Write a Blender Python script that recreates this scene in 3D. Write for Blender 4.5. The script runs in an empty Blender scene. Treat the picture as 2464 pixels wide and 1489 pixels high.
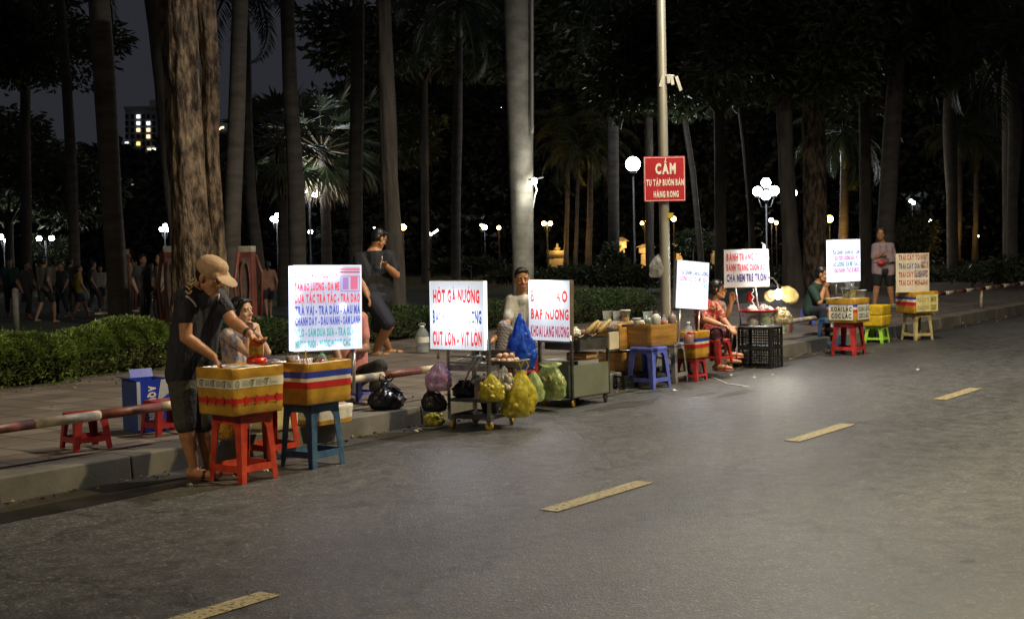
import bpy, math, random, unicodedata
import numpy as np
from mathutils import Vector as V, Matrix, Euler
RAD = math.radians
rnd = random.Random(7)
SC = bpy.context.scene
COL = SC.collection

# ------------------------------------------------------------------ camera
FPX, UC, VC, HOR, CAMH, ROLL = 3300.0, 1232.0, 744.5, 588.0, 1.5, RAD(1.3)
PITCH = math.atan((VC - HOR) / FPX)
cam_d = bpy.data.cameras.new('camera'); cam = bpy.data.objects.new('camera', cam_d); COL.objects.link(cam)
cam_d.sensor_width = 36; cam_d.lens = FPX / 2464 * 36; cam_d.clip_end = 3000; cam_d.clip_start = .1
cam.matrix_world = Matrix.Translation((0, 0, CAMH)) @ Matrix.Rotation(math.pi / 2 - PITCH, 4, 'X') @ Matrix.Rotation(-ROLL, 4, 'Z')
SC.camera = cam
# ------------------------------------------------------------------ world: night sky over a city
SUN_EL, SUN_ROT = RAD(32), RAD(200)
w = bpy.data.worlds.new('World'); SC.world = w; w.use_nodes = True
nt = w.node_tree; bg = nt.nodes['Background']
bg.inputs['Color'].default_value = (.60, .63, .80, 1); bg.inputs['Strength'].default_value = .025
# ------------------------------------------------------------------ exposure
SC.view_settings.view_transform = 'Standard'; SC.view_settings.look = 'None'
SC.view_settings.exposure = .55; SC.view_settings.gamma = 1
SC.cycles.use_denoising = True
SC.cycles.max_bounces = 6; SC.cycles.transparent_max_bounces = 12
SC.cycles.sample_clamp_indirect = 4
SC.cycles.sample_clamp_direct = 0

# ------------------------------------------------------------------ measuring: a pixel of the photo to a point in the place
def ray(u, v):
    X = u - UC; Y = VC - v; c, s = math.cos(ROLL), math.sin(ROLL)
    X, Y = X * c + Y * s, -X * s + Y * c
    return V((X, FPX * math.cos(PITCH) + Y * math.sin(PITCH), -FPX * math.sin(PITCH) + Y * math.cos(PITCH)))
def G(u, v, z=0.0):
    r = ray(u, v); return V((0, 0, CAMH)) + r * ((z - CAMH) / r.z)
def P(u, v, D):
    r = ray(u, v); return V((0, 0, CAMH)) + r * (D / r.y)
K0 = V((-3.13, 8.24, 0)); KA = RAD(53.95)                       # the kerb line
KD = V((math.cos(KA), math.sin(KA), 0)); KN = V((math.sin(KA), -math.cos(KA), 0))
def W(s, t, z=0.0): return K0 + KD * s + KN * t + V((0, 0, z))  # t > 0: on the road
def ST(p): q = V((p[0], p[1], 0)) - K0; return q.dot(KD), q.dot(KN)
def SU(u, t, v=900):                                            # where a column of the photo meets a line along the kerb
    r = ray(u, v); d = V((r.x, r.y, 0)); k = (K0 + KN * t).dot(KN) / d.dot(KN)
    return (d * k - K0).dot(KD)
WALK = .16

# ------------------------------------------------------------------ materials
MATS = {}
def _nt(name):
    m = bpy.data.materials.new(name); m.use_nodes = True; n = m.node_tree
    return m, n, n.nodes['Principled BSDF'], n.nodes['Material Output']
def noise(n, scale, detail=4, rough=.55, coord='Object', stretch=None, dist=0):
    tc = n.nodes.new('ShaderNodeTexCoord'); o = tc.outputs[coord]
    if stretch:
        mp = n.nodes.new('ShaderNodeMapping'); mp.inputs['Scale'].default_value = stretch
        n.links.new(o, mp.inputs[0]); o = mp.outputs[0]
    t = n.nodes.new('ShaderNodeTexNoise'); t.inputs['Scale'].default_value = scale
    t.inputs['Detail'].default_value = detail; t.inputs['Roughness'].default_value = rough; t.inputs['Distortion'].default_value = dist
    n.links.new(o, t.inputs['Vector']); return t
def ramp(n, fac, stops):
    r = n.nodes.new('ShaderNodeValToRGB'); e = r.color_ramp.elements
    e[0].position, e[0].color = stops[0][0], (*stops[0][1], 1); e[1].position, e[1].color = stops[-1][0], (*stops[-1][1], 1)
    for p, c in stops[1:-1]:
        x = e.new(p); x.color = (*c, 1)
    n.links.new(fac, r.inputs[0]); return r.outputs[0]
def bump(n, b, fac, strength, dist=.01):
    bp = n.nodes.new('ShaderNodeBump'); bp.inputs['Strength'].default_value = strength; bp.inputs['Distance'].default_value = dist
    n.links.new(fac, bp.inputs['Height']); n.links.new(bp.outputs[0], b.inputs['Normal']); return bp
def sc(c, k): return tuple(min(1, x * k) for x in c)
def M(name, col, rough=.55, metal=0, var=.25, scale=9, b=.15, bs=60, col2=None, stretch=None, bd=.004, trans=0, clear=0, spec=.5, lo=.35, hi=.68, detail=4):
    """procedural surface: noise between two tones, noise relief, and for thin films some light through it"""
    if name in MATS: return MATS[name]
    m, n, p, out = _nt(name)
    t = noise(n, scale, detail, .6, stretch=stretch)
    c = ramp(n, t.outputs[0], [(lo, sc(col, 1 - var)), (hi, col2 or sc(col, 1 + var * .6))])
    n.links.new(c, p.inputs['Base Color'])
    p.inputs['Roughness'].default_value = rough; p.inputs['Metallic'].default_value = metal
    p.inputs['Specular IOR Level'].default_value = spec
    if b:
        t2 = noise(n, bs, 3, .6, stretch=stretch); bump(n, p, t2.outputs[0], b, bd)
    sh = p.outputs[0]
    if trans:
        tr = n.nodes.new('ShaderNodeBsdfTranslucent'); n.links.new(c, tr.inputs[0])
        mx = n.nodes.new('ShaderNodeMixShader'); mx.inputs[0].default_value = trans
        n.links.new(sh, mx.inputs[1]); n.links.new(tr.outputs[0], mx.inputs[2]); sh = mx.outputs[0]
    if clear:
        tp = n.nodes.new('ShaderNodeBsdfTransparent')
        mx = n.nodes.new('ShaderNodeMixShader'); mx.inputs[0].default_value = clear
        n.links.new(sh, mx.inputs[1]); n.links.new(tp.outputs[0], mx.inputs[2]); sh = mx.outputs[0]
    if sh is not p.outputs[0]: n.links.new(sh, out.inputs[0])
    MATS[name] = m; return m
def lamp_mat(name, col, st):
    if name in MATS: return MATS[name]
    m, n, p, out = _nt(name); e = n.nodes.new('ShaderNodeEmission')
    t = noise(n, 3, 2); mp = n.nodes.new('ShaderNodeMapRange'); mp.inputs[3].default_value = st * .85; mp.inputs[4].default_value = st * 1.15
    n.links.new(t.outputs[0], mp.inputs[0]); n.links.new(mp.outputs[0], e.inputs['Strength'])
    e.inputs['Color'].default_value = (*col, 1); n.links.new(e.outputs[0], out.inputs[0])
    MATS[name] = m; return m
def backlit(name, col, bulbs, base, light=True):
    """a film lit from behind by LED bulbs: its glow falls off with the distance to each bulb (panel coordinates)"""
    if name in MATS: return MATS[name]
    m, n, p, out = _nt(name); e = n.nodes.new('ShaderNodeEmission')
    tc = n.nodes.new('ShaderNodeTexCoord'); tot = None
    def mth(op, a, b):
        q = n.nodes.new('ShaderNodeMath'); q.operation = op
        for i, x in ((0, a), (1, b)):
            if isinstance(x, (int, float)): q.inputs[i].default_value = x
            else: n.links.new(x, q.inputs[i])
        return q
    for (x, z, pk, rr) in bulbs:                                  # peak / (1 + (d / r)^2)^3
        d = n.nodes.new('ShaderNodeVectorMath'); d.operation = 'DISTANCE'; d.inputs[1].default_value = (x, 0, z)
        n.links.new(tc.outputs['Object'], d.inputs[0])
        e1 = mth('MULTIPLY', d.outputs['Value'], 1 / rr); e2 = mth('MULTIPLY', e1.outputs[0], e1.outputs[0]); e3 = mth('ADD', e2.outputs[0], 1.0)
        e4 = mth('POWER', e3.outputs[0], 3.0); f = mth('DIVIDE', pk, e4.outputs[0])
        if tot is None: tot = f.outputs[0]
        else:
            s = n.nodes.new('ShaderNodeMath'); n.links.new(tot, s.inputs[0]); n.links.new(f.outputs[0], s.inputs[1]); tot = s.outputs[0]
    s = n.nodes.new('ShaderNodeMath'); s.inputs[1].default_value = base
    if tot is not None: n.links.new(tot, s.inputs[0])
    t = noise(n, 6, 3); mr = n.nodes.new('ShaderNodeMapRange'); mr.inputs[3].default_value = .8; mr.inputs[4].default_value = 1.2
    n.links.new(t.outputs[0], mr.inputs[0])
    x = n.nodes.new('ShaderNodeMath'); x.operation = 'MULTIPLY'; n.links.new(s.outputs[0], x.inputs[0]); n.links.new(mr.outputs[0], x.inputs[1])
    n.links.new(x.outputs[0], e.inputs['Strength']); e.inputs['Color'].default_value = (*col, 1)
    ad = n.nodes.new('ShaderNodeAddShader'); n.links.new(e.outputs[0], ad.inputs[0]); n.links.new(p.outputs[0], ad.inputs[1])
    p.inputs['Base Color'].default_value = (*sc(col, .5), 1); p.inputs['Roughness'].default_value = .4
    n.links.new(ad.outputs[0], out.inputs[0])
    if not light: m.cycles.emission_sampling = 'NONE'
    MATS[name] = m; return m

# ------------------------------------------------------------------ mesh building
class MB:
    def __init__(s): s.v = []; s.f = []
    def add(s, vs, fs):
        o = len(s.v); s.v += [tuple(p) for p in vs]; s.f += [tuple(i + o for i in f) for f in fs]; return s
    def box(s, c, size, rz=0, top=None, rot=None, shear=(0, 0)):
        """box centred at c; top = scale of the upper face"""
        x, y, z = (k / 2 for k in size); tx, ty = top or (1, 1)
        pts = [(-x, -y, -z), (x, -y, -z), (x, y, -z), (-x, y, -z), (-x * tx + shear[0], -y * ty + shear[1], z), (x * tx + shear[0], -y * ty + shear[1], z), (x * tx + shear[0], y * ty + shear[1], z), (-x * tx + shear[0], y * ty + shear[1], z)]
        R = rot if rot is not None else Matrix.Rotation(rz, 3, 'Z')
        return s.add([R @ V(p) + V(c) for p in pts], [(3, 2, 1, 0), (4, 5, 6, 7), (0, 1, 5, 4), (1, 2, 6, 5), (2, 3, 7, 6), (3, 0, 4, 7)])
    def bar(s, a, b, w, h, up=(0, 0, 1)):
        a, b = V(a), V(b); d = (b - a); L = d.length; d.normalize(); u = V(up)
        if abs(d.dot(u)) > .98: u = V((0, 1, 0))
        x = d.cross(u).normalized(); y = x.cross(d)
        return s.box((a + b) / 2, (w, L, h), rot=Matrix((x, d, y)).transposed())
    def tube(s, pts, r, n=10, cap=True, flat=1):
        pts = [V(p) for p in pts]; rs = r if isinstance(r, (list, tuple)) else [r] * len(pts)
        vs, fs = [], []; px = None
        for i, p in enumerate(pts):
            d = (pts[min(i + 1, len(pts) - 1)] - pts[max(i - 1, 0)]).normalized()
            if px is None: px = d.orthogonal().normalized() if abs(d.z) < .9 else V((1, 0, 0))
            px = (px - d * px.dot(d)).normalized(); py = d.cross(px)
            for k in range(n):
                a = 2 * math.pi * k / n; vs.append(p + (px * math.cos(a) + py * math.sin(a) * flat) * rs[i])
        for i in range(len(pts) - 1):
            for k in range(n):
                k2 = (k + 1) % n; fs.append((i * n + k, i * n + k2, (i + 1) * n + k2, (i + 1) * n + k))
        if cap: fs += [tuple(range(n))[::-1], tuple((len(pts) - 1) * n + k for k in range(n))]
        return s.add(vs, fs)
    def lathe(s, prof, c=(0, 0, 0), n=20, sq=(1, 1), wob=None, cap=True, rot=None):
        vs, fs = [], []; c = V(c)
        for i, (r, z) in enumerate(prof):
            for k in range(n):
                a = 2 * math.pi * k / n; q = r * (wob(a, z) if wob else 1)
                p = V((q * math.cos(a) * sq[0], q * math.sin(a) * sq[1], z)); vs.append(c + (rot @ p if rot else p))
        for i in range(len(prof) - 1):
            for k in range(n):
                k2 = (k + 1) % n; fs.append((i * n + k, i * n + k2, (i + 1) * n + k2, (i + 1) * n + k))
        if cap:
            if prof[0][0] > 1e-4: fs.append(tuple(range(n))[::-1])
            if prof[-1][0] > 1e-4: fs.append(tuple((len(prof) - 1) * n + k for k in range(n)))
        return s.add(vs, fs)
    def ell(s, c, r, rot=None, n=14, m=9):
        r = (r, r, r) if not isinstance(r, (tuple, list)) else r; c = V(c); vs = []; fs = []
        R = rot if rot is not None else Matrix.Identity(3)
        vs.append(c + R @ V((0, 0, -r[2])))
        for i in range(1, m):
            f = -math.pi / 2 + math.pi * i / m
            for k in range(n):
                a = 2 * math.pi * k / n; vs.append(c + R @ V((r[0] * math.cos(f) * math.cos(a), r[1] * math.cos(f) * math.sin(a), r[2] * math.sin(f))))
        vs.append(c + R @ V((0, 0, r[2]))); T = len(vs) - 1
        for k in range(n):
            k2 = (k + 1) % n; fs.append((0, 1 + k2, 1 + k)); fs.append((T, 1 + (m - 2) * n + k, 1 + (m - 2) * n + k2))
            for i in range(m - 2): fs.append((1 + i * n + k, 1 + i * n + k2, 1 + (i + 1) * n + k2, 1 + (i + 1) * n + k))
        return s.add(vs, fs)
    def cone(s, a, b, ra, rb, n=12):
        """round-ended tapered limb"""
        a, b = V(a), V(b); d = b - a
        if d.length < 1e-5: return s.ell(a, max(ra, rb))
        d.normalize(); x = d.orthogonal().normalized(); y = d.cross(x); vs = [a - d * ra]; fs = []; rings = []
        for c, r, fl in ((a, ra, (-60, -30, 0)), (b, rb, (0, 30, 60))):
            for f in fl:
                f = RAD(f); rings.append(len(vs))
                for k in range(n):
                    t = 2 * math.pi * k / n; vs.append(c + (x * math.cos(t) + y * math.sin(t)) * r * math.cos(f) + d * r * math.sin(f))
        vs.append(b + d * rb); T = len(vs) - 1
        for k in range(n):
            k2 = (k + 1) % n; fs.append((0, rings[0] + k2, rings[0] + k)); fs.append((T, rings[-1] + k, rings[-1] + k2))
            for i in range(5): fs.append((rings[i] + k, rings[i] + k2, rings[i + 1] + k2, rings[i + 1] + k))
        return s.add(vs, fs)
    def prism(s, poly, y0, y1):
        """outline in x-z pushed from y0 to y1"""
        n = len(poly); vs = [(x, y0, z) for x, z in poly] + [(x, y1, z) for x, z in poly]
        return s.add(vs, [tuple(range(n)), tuple(range(2 * n - 1, n - 1, -1))] + [(i, i + n, (i + 1) % n + n, (i + 1) % n) for i in range(n)])
    def quad(s, a, b, c, d): return s.add([a, b, c, d], [(0, 1, 2, 3)])
    def move(s, loc=(0, 0, 0), rz=0):
        R = Matrix.Rotation(rz, 3, 'Z'); s.v = [tuple(R @ V(p) + V(loc)) for p in s.v]; return s
    def mesh(s, name):
        me = bpy.data.meshes.new(name); me.from_pydata(s.v, [], s.f); me.validate(); me.update(); return me
def obj(name, mb, mat, parent=None, smooth=False, bevel=0, loc=None, rz=None, fix=False):
    me = mb.mesh(name) if isinstance(mb, MB) else mb
    if mat is not None: me.materials.append(mat)
    if smooth: me.polygons.foreach_set('use_smooth', [True] * len(me.polygons))
    o = bpy.data.objects.new(name, me); COL.objects.link(o)
    if fix: refix(o)
    if bevel:
        bv = o.modifiers.new('bevel', 'BEVEL'); bv.width = bevel; bv.segments = 2; bv.limit_method = 'ANGLE'; bv.angle_limit = RAD(35)
    if parent: o.parent = parent
    if loc is not None: o.location = loc
    if rz is not None: o.rotation_euler = (0, 0, rz)
    return o
def refix(o):
    import bmesh
    b = bmesh.new(); b.from_mesh(o.data); bmesh.ops.recalc_face_normals(b, faces=b.faces[:]); b.to_mesh(o.data); b.free()
def thing(name, label, cat, loc=(0, 0, 0), rz=0, group=None):
    o = bpy.data.objects.new(name, None); COL.objects.link(o); o.empty_display_size = .1
    o.location = loc; o.rotation_euler = (0, 0, rz); o['label'] = label; o['category'] = cat
    if group: o['group'] = group
    return o
def tag(o, label, cat, group=None):
    o['label'] = label; o['category'] = cat
    if group: o['group'] = group
    return o
def kind(o, k, label=None, cat=None):
    o['kind'] = k
    if label: o['label'] = label; o['category'] = cat or k
    return o
def dup(root, label, loc=None, rz=None, scale=None, group=None):
    def cp(a, par):
        c = a.copy(); COL.objects.link(c); c.parent = par
        for ch in a.children: cp(ch, c)
        return c
    r = cp(root, None); r['label'] = label
    if loc is not None: r.location = loc
    if rz is not None: r.rotation_euler = (0, 0, rz)
    if scale is not None: r.scale = (scale,) * 3 if not isinstance(scale, tuple) else scale
    if group: r['group'] = group
    return r
def remesh(name, mb, mat, parent=None, vox=.01, smooth=3, group=None):
    """one continuous skin round all the shapes in mb"""
    me = mb.mesh(name + '_raw'); t = bpy.data.objects.new(name, me); COL.objects.link(t); refix(t)
    r = t.modifiers.new('r', 'REMESH'); r.mode = 'VOXEL'; r.voxel_size = vox
    if smooth:
        q = t.modifiers.new('s', 'SMOOTH'); q.factor = .5; q.iterations = smooth
    dg = bpy.context.evaluated_depsgraph_get(); nm = bpy.data.meshes.new_from_object(t.evaluated_get(dg))
    bpy.data.objects.remove(t); bpy.data.meshes.remove(me); nm.name = name
    nm.materials.clear()
    return obj(name, nm, mat, parent, smooth=True)

# ------------------------------------------------------------------ lettering
_gl = {}
def glyph(ch):
    if ch not in _gl:
        c = bpy.data.curves.new('g', 'FONT'); c.body = ch; c.size = 1; c.resolution_u = 2; c.offset = .05
        o = bpy.data.objects.new('g', c); COL.objects.link(o); dg = bpy.context.evaluated_depsgraph_get(); dg.update()
        me = bpy.data.meshes.new_from_object(o.evaluated_get(dg)); xs = [v.co.x for v in me.vertices] or [0, .3]
        a, b = min(xs), max(xs)
        _gl[ch] = ([(v.co.x - a, v.co.y) for v in me.vertices], [tuple(p.vertices) for p in me.polygons], b - a)
        bpy.data.objects.remove(o); bpy.data.curves.remove(c); bpy.data.meshes.remove(me)
    return _gl[ch]
def text_mesh(mb, text, x0, x1, z0, z1, y, bold=0):
    """capitals with their Vietnamese marks, fitted between x0 and x1, capital height z0..z1"""
    CAP = .70; items = []; pen = 0
    for ch in text:
        if ch == ' ': pen += .34; continue
        bar = ch in 'Đđ'; base = 'D' if ch == 'Đ' else ch
        d = unicodedata.normalize('NFD', base); g = glyph(d[0])
        items.append((pen, g, d[1:], bar)); pen += g[2] + .11
    Wd = max(pen - .11, .01); kx = (x1 - x0) / Wd; kz = (z1 - z0) / CAP
    def put(pts, fs=None):
        pts = [(x0 + px * kx, y, z0 + pz * kz) for px, pz in pts]; mb.add(pts, fs or [tuple(range(len(pts)))])
    for pen, g, marks, bar in items:
        put([(pen + a, b) for a, b in g[0]], g[1])
        c = pen + g[2] / 2; top = .76
        if bar: put([(pen - .08, .31), (pen + .2, .31), (pen + .2, .4), (pen - .08, .4)])
        order = sorted(marks, key=lambda m: 0 if m in '\u0302\u0306\u031b' else 1)
        for m in order:
            if m == '\u0302': put([(c - .17, top), (c - .08, top), (c, top + .08), (c + .08, top), (c + .17, top), (c + .04, top + .16), (c - .04, top + .16)]); top += .17; 
            elif m == '\u0306': put([(c - .16, top + .13), (c - .13, top + .04), (c, top), (c + .13, top + .04), (c + .16, top + .13), (c + .1, top + .13), (c, top + .07), (c - .1, top + .13)]); top += .13
            elif m == '\u031b': x = pen + g[2]; put([(x - .1, .62), (x + .02, .66), (x + .03, .8), (x + .12, .8), (x + .1, .64), (x - .02, .54)])
            elif m == '\u0301': put([(c - .06, top), (c + .04, top), (c + .16, top + .17), (c + .03, top + .17)])
            elif m == '\u0300': put([(c - .04, top), (c + .06, top), (c - .03, top + .17), (c - .16, top + .17)])
            elif m == '\u0309': put([(c - .03, top), (c + .05, top), (c + .11, top + .12), (c + .04, top + .19), (c - .09, top + .17), (c - .05, top + .11), (c + .03, top + .11)])
            elif m == '\u0303': put([(c - .16, top), (c - .06, top + .07), (c + .06, top), (c + .17, top + .09), (c + .08, top + .13), (c - .06, top + .13)])
            elif m == '\u0323': put([(c - .05, -.16), (c + .05, -.16), (c + .05, -.06), (c - .05, -.06)])
    return mb

# ================================================================== THE SETTING
def road_mat():
    m, n, p, out = _nt('asphalt'); L = n.links
    big = noise(n, .45, 5, .6, stretch=(.35, 1, 1)); fine = noise(n, 95, 2, .7); mid = noise(n, 7, 5, .65)
    c1 = ramp(n, big.outputs[0], [(.34, (.033, .0335, .0345)), (.66, (.072, .072, .071))])
    vo = n.nodes.new('ShaderNodeTexVoronoi'); vo.inputs['Scale'].default_value = 85
    tc = n.nodes.new('ShaderNodeTexCoord'); L.new(tc.outputs['Object'], vo.inputs['Vector'])
    c2 = ramp(n, vo.outputs['Color'], [(.12, (.66, .66, .66)), (.72, (1.0, 1.0, 1.0)), (.94, (2.7, 2.6, 2.5))])
    mx = n.nodes.new('ShaderNodeMix'); mx.data_type = 'RGBA'; mx.blend_type = 'MULTIPLY'; mx.inputs[0].default_value = 1
    L.new(c1, mx.inputs[6]); L.new(c2, mx.inputs[7])
    c3 = ramp(n, mid.outputs[0], [(.3, (.76, .76, .77)), (.6, (1.08, 1.08, 1.08))])
    m2 = n.nodes.new('ShaderNodeMix'); m2.data_type = 'RGBA'; m2.blend_type = 'MULTIPLY'; m2.inputs[0].default_value = 1
    L.new(mx.outputs[2], m2.inputs[6]); L.new(c3, m2.inputs[7]); 
    vc = n.nodes.new('ShaderNodeTexVoronoi'); vc.feature = 'DISTANCE_TO_EDGE'; vc.inputs['Scale'].default_value = .42
    dn = noise(n, 1.6, 6, .7); va = n.nodes.new('ShaderNodeVectorMath'); va.operation = 'MULTIPLY_ADD'; va.inputs[1].default_value = (1.1, 1.1, 1.1); L.new(dn.outputs['Color'], va.inputs[0]); L.new(tc.outputs['Object'], va.inputs[2]); L.new(va.outputs[0], vc.inputs['Vector'])
    ck = ramp(n, vc.outputs['Distance'], [(.0, (.3, .3, .3)), (.012, (1, 1, 1))]); m3 = n.nodes.new('ShaderNodeMix'); m3.data_type = 'RGBA'; m3.blend_type = 'MULTIPLY'; m3.inputs[0].default_value = .8
    L.new(m2.outputs[2], m3.inputs[6]); L.new(ck, m3.inputs[7]); L.new(m3.outputs[2], p.inputs['Base Color'])
    r = ramp(n, mid.outputs[0], [(.3, (.42,) * 3), (.7, (.62,) * 3)]); L.new(r, p.inputs['Roughness'])
    b1 = bump(n, p, fine.outputs[0], .4, .005); b2 = n.nodes.new('ShaderNodeBump'); b2.inputs['Strength'].default_value = .22; b2.inputs['Distance'].default_value = .007
    L.new(vo.outputs['Distance'], b2.inputs['Height']); L.new(b2.outputs[0], b1.inputs['Normal'])
    return m
def tile_mat():
    m, n, p, out = _nt('pavement_tiles'); L = n.links
    tc = n.nodes.new('ShaderNodeTexCoord'); br = n.nodes.new('ShaderNodeTexBrick'); L.new(tc.outputs['Object'], br.inputs['Vector'])
    br.offset = .0; br.inputs['Scale'].default_value = 1; br.inputs['Brick Width'].default_value = .4; br.inputs['Row Height'].default_value = .4
    br.inputs['Mortar Size'].default_value = .012; br.inputs['Color1'].default_value = (.13, .105, .088, 1); br.inputs['Color2'].default_value = (.19, .155, .13, 1)
    br.inputs['Mortar'].default_value = (.05, .045, .04, 1)
    t = noise(n, 2.3, 6, .65); c = ramp(n, t.outputs[0], [(.3, (.55, .55, .55)), (.7, (1.1, 1.08, 1.04))])
    mx = n.nodes.new('ShaderNodeMix'); mx.data_type = 'RGBA'; mx.blend_type = 'MULTIPLY'; mx.inputs[0].default_value = 1
    L.new(br.outputs[0], mx.inputs[6]); L.new(c, mx.inputs[7]); L.new(mx.outputs[2], p.inputs['Base Color'])
    p.inputs['Roughness'].default_value = .7
    b = bump(n, p, br.outputs['Fac'], .6, .006); b.invert = True
    return m
def sheet(name, x0, x1, y0, y1, z, mat, nx=1, ny=1):
    mb = MB()
    for i in range(nx):
        for j in range(ny):
            a, b = x0 + (x1 - x0) * i / nx, x0 + (x1 - x0) * (i + 1) / nx; c, d = y0 + (y1 - y0) * j / ny, y0 + (y1 - y0) * (j + 1) / ny
            mb.quad((a, c, 0), (b, c, 0), (b, d, 0), (a, d, 0))
    o = obj(name, mb, mat, loc=(K0.x, K0.y, z), rz=KA); o['kind'] = 'structure'; return o
sheet('ground', -260, 420, -260, 420, -.03, M('soil', (.05, .045, .035), .95, var=.4, scale=.4))
sheet('road', -60, 160, -7.6, 0, 0, road_mat())
sheet('pavement', -60, 160, .2, 5.6, WALK - .006, tile_mat())
sheet('pavement', -60, 160, -11, -7.6, .1, tile_mat())
lawn_m = M('park_lawn', (.035, .042, .022), .95, var=.55, scale=1.2, b=.6, bs=30, bd=.03)
sheet('lawn', -60, 200, 5.6, 160, WALK - .01, lawn_m)
sheet('park_path', -60, 160, 20, 23, WALK - .004, M('path_stone', (.035, .033, .03), .9, var=.3, scale=2))
# kerb of separate stones
kb = MB()
for i in range(-24, 76):
    x = i * 1.0; j = rnd.uniform(-.004, .004)
    kb.box((x + .5, .1 + j, .075), (.992, .2, .17 + rnd.uniform(-.003, .003)), top=(1, .93), shear=(0, .007))
ko = obj('kerb', kb, M('kerb_concrete', (.125, .116, .098), .8, var=.45, scale=1.7, b=.5, bs=40, detail=7), loc=K0, rz=KA, bevel=.012); ko['kind'] = 'structure'
# gutter strip of smoother cement with its own edge
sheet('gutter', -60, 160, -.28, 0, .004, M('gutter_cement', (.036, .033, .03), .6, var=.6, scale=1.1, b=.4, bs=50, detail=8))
# lane dashes, worn paint
def paint_mat():
    m, n, p, out = _nt('lane_paint'); L = n.links
    t = noise(n, 26, 8, .78); c = ramp(n, t.outputs[0], [(.30, (.11, .095, .055)), (.46, (.24, .20, .11)), (.7, (.32, .27, .15))])
    L.new(c, p.inputs['Base Color']); p.inputs['Roughness'].default_value = .6
    t2 = noise(n, 34, 6, .7); a = ramp(n, t2.outputs[0], [(.40, (0,) * 3), (.47, (1,) * 3)])
    tp = n.nodes.new('ShaderNodeBsdfTransparent'); mx = n.nodes.new('ShaderNodeMixShader'); L.new(a, mx.inputs[0]); L.new(tp.outputs[0], mx.inputs[1]); L.new(p.outputs[0], mx.inputs[2])
    L.new(mx.outputs[0], out.inputs[0]); bump(n, p, t.outputs[0], .3, .004); return m
dm = paint_mat()
for i, (s, t) in enumerate([(-1.2, 3.02), (1.99, 3.03), (5.05, 3.11), (8.02, 3.2), (11.05, 3.25), (14.05, 3.3)]):
    mb = MB(); mb.box((0, 0, 0), (1.06, .125, .003)); o = obj('road_marking', mb, dm, loc=W(s, t, .0045), rz=KA); o['kind'] = 'structure'
# dark blots, oil stains and pale painted sign reflections on the asphalt
def blot(name, c, rx, ry, z, mat, seed, rz=KA):
    r = random.Random(seed); mb = MB(); ph = [r.uniform(0, 6.3) for _ in range(4)]
    pts = [(rx * math.cos(a) * (1 + .22 * math.sin(2 * a + ph[0]) + .15 * math.sin(5 * a + ph[1]) + .08 * math.sin(9 * a + ph[2])), ry * math.sin(a) * (1 + .2 * math.sin(3 * a + ph[3]) + .1 * math.sin(7 * a + ph[0])), 0) for a in [2 * math.pi * k / 40 for k in range(40)]]
    mb.add(pts, [tuple(range(40))]); o = obj(name, mb, mat, loc=(c[0], c[1], z), rz=rz); o['kind'] = 'structure'; return o
wet_refl = M('wet_reflection_tone', (.13, .13, .14), .3, var=.4, scale=9, b=.3, bs=30, clear=.45)  # pale tone stands for the lit menus mirrored in damp asphalt
blot('puddle_reflection', G(1775, 945), .38, .1, .0042, wet_refl, 3); blot('puddle_reflection', G(1690, 948), .3, .07, .0046, wet_refl, 5)
blot('road_blot', G(190, 1212), 1.5, .13, .0062, M('dark_streak', (.012, .012, .012), .35, var=.4, scale=4, clear=.2), 6)  # long dark streak along the kerb foot at the left
dk = M('oil_stain', (.030, .029, .028), .5, var=.4, scale=4, clear=.68)
blot('road_blot', G(1500, 975), .5, .16, .0042, dk, 9); blot('road_blot', G(748, 1162), .035, .02, .0046, dk, 10)
blot('road_blot', G(2330, 1350), .05, .03, .0042, dk, 12); blot('road_blot', G(850, 1075), .5, .1, .0046, dk, 14)

# ------------------------------------------------------------------ lamps that light the street
def lamp_light(kindl, loc, power, col, size=.12, parent=None, spot=None, aim=None):
    d = bpy.data.lights.new('lamp_light', kindl); d.energy = power; d.color = col; d.shadow_soft_size = size
    if spot: d.spot_size = spot; d.spot_blend = .5
    o = bpy.data.objects.new('lamp_light', d); COL.objects.link(o); o.location = loc
    if parent: o.parent = parent
    if aim is not None: o.rotation_euler = (V(aim) - V(loc)).to_track_quat('-Z', 'Y').to_euler()
    return o
steel = M('galvanised_pole', (.33, .32, .29), .45, .35, var=.25, scale=3, b=.15, bs=30, stretch=(1, 1, .25))
def street_lamp(label, s, t, h, arm, power, col, name='street_lamp', r0=.085, r1=.05, lean=0):
    o = thing(name, label, 'street lamp', W(s, t, WALK), KA, 'street lamps along the kerb')
    mb = MB(); mb.tube([(0, 0, 0), (0, 0, .5), (lean * .3, 0, h * .3), (lean, 0, h)], [r0 * 1.25, r0 * 1.05, r0, r1], 18); obj('pole', mb, steel, o, True)
    mb = MB(); mb.tube([(0, 0, 0), (0, 0, .03)], r0 * 2.2, 16); obj('base_plate', mb, steel, o, bevel=.006)
    sg = -1 if arm > 0 else 1
    mb = MB(); mb.tube([(lean, 0, h - .1), (lean, -arm * .25, h + .25), (lean, -arm, h + .45)], .035, 10); obj('arm', mb, steel, o, True)
    mb = MB(); mb.box((lean, -arm - .25 * abs(arm) / arm, h + .49), (.24, .62, .1), top=(.6, .8)); obj('lamp_head', mb, M('lamp_housing', (.25, .25, .25), .5, .2), o, bevel=.02)
    mb = MB(); mb.box((lean, -arm - .25 * abs(arm) / arm, h + .43), (.2, .5, .02)); obj('lens', mb, lamp_mat('street_lens' + label[:9], col, 18), o, bevel=.005)
    y = -arm - .25 * abs(arm) / arm
    if power: lamp_light('SPOT', (lean, y, h + .4), power, col, .18, o, RAD(165), (lean, y * 1.15, 0))
    return o
SP = SU(1605, -.45)
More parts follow.
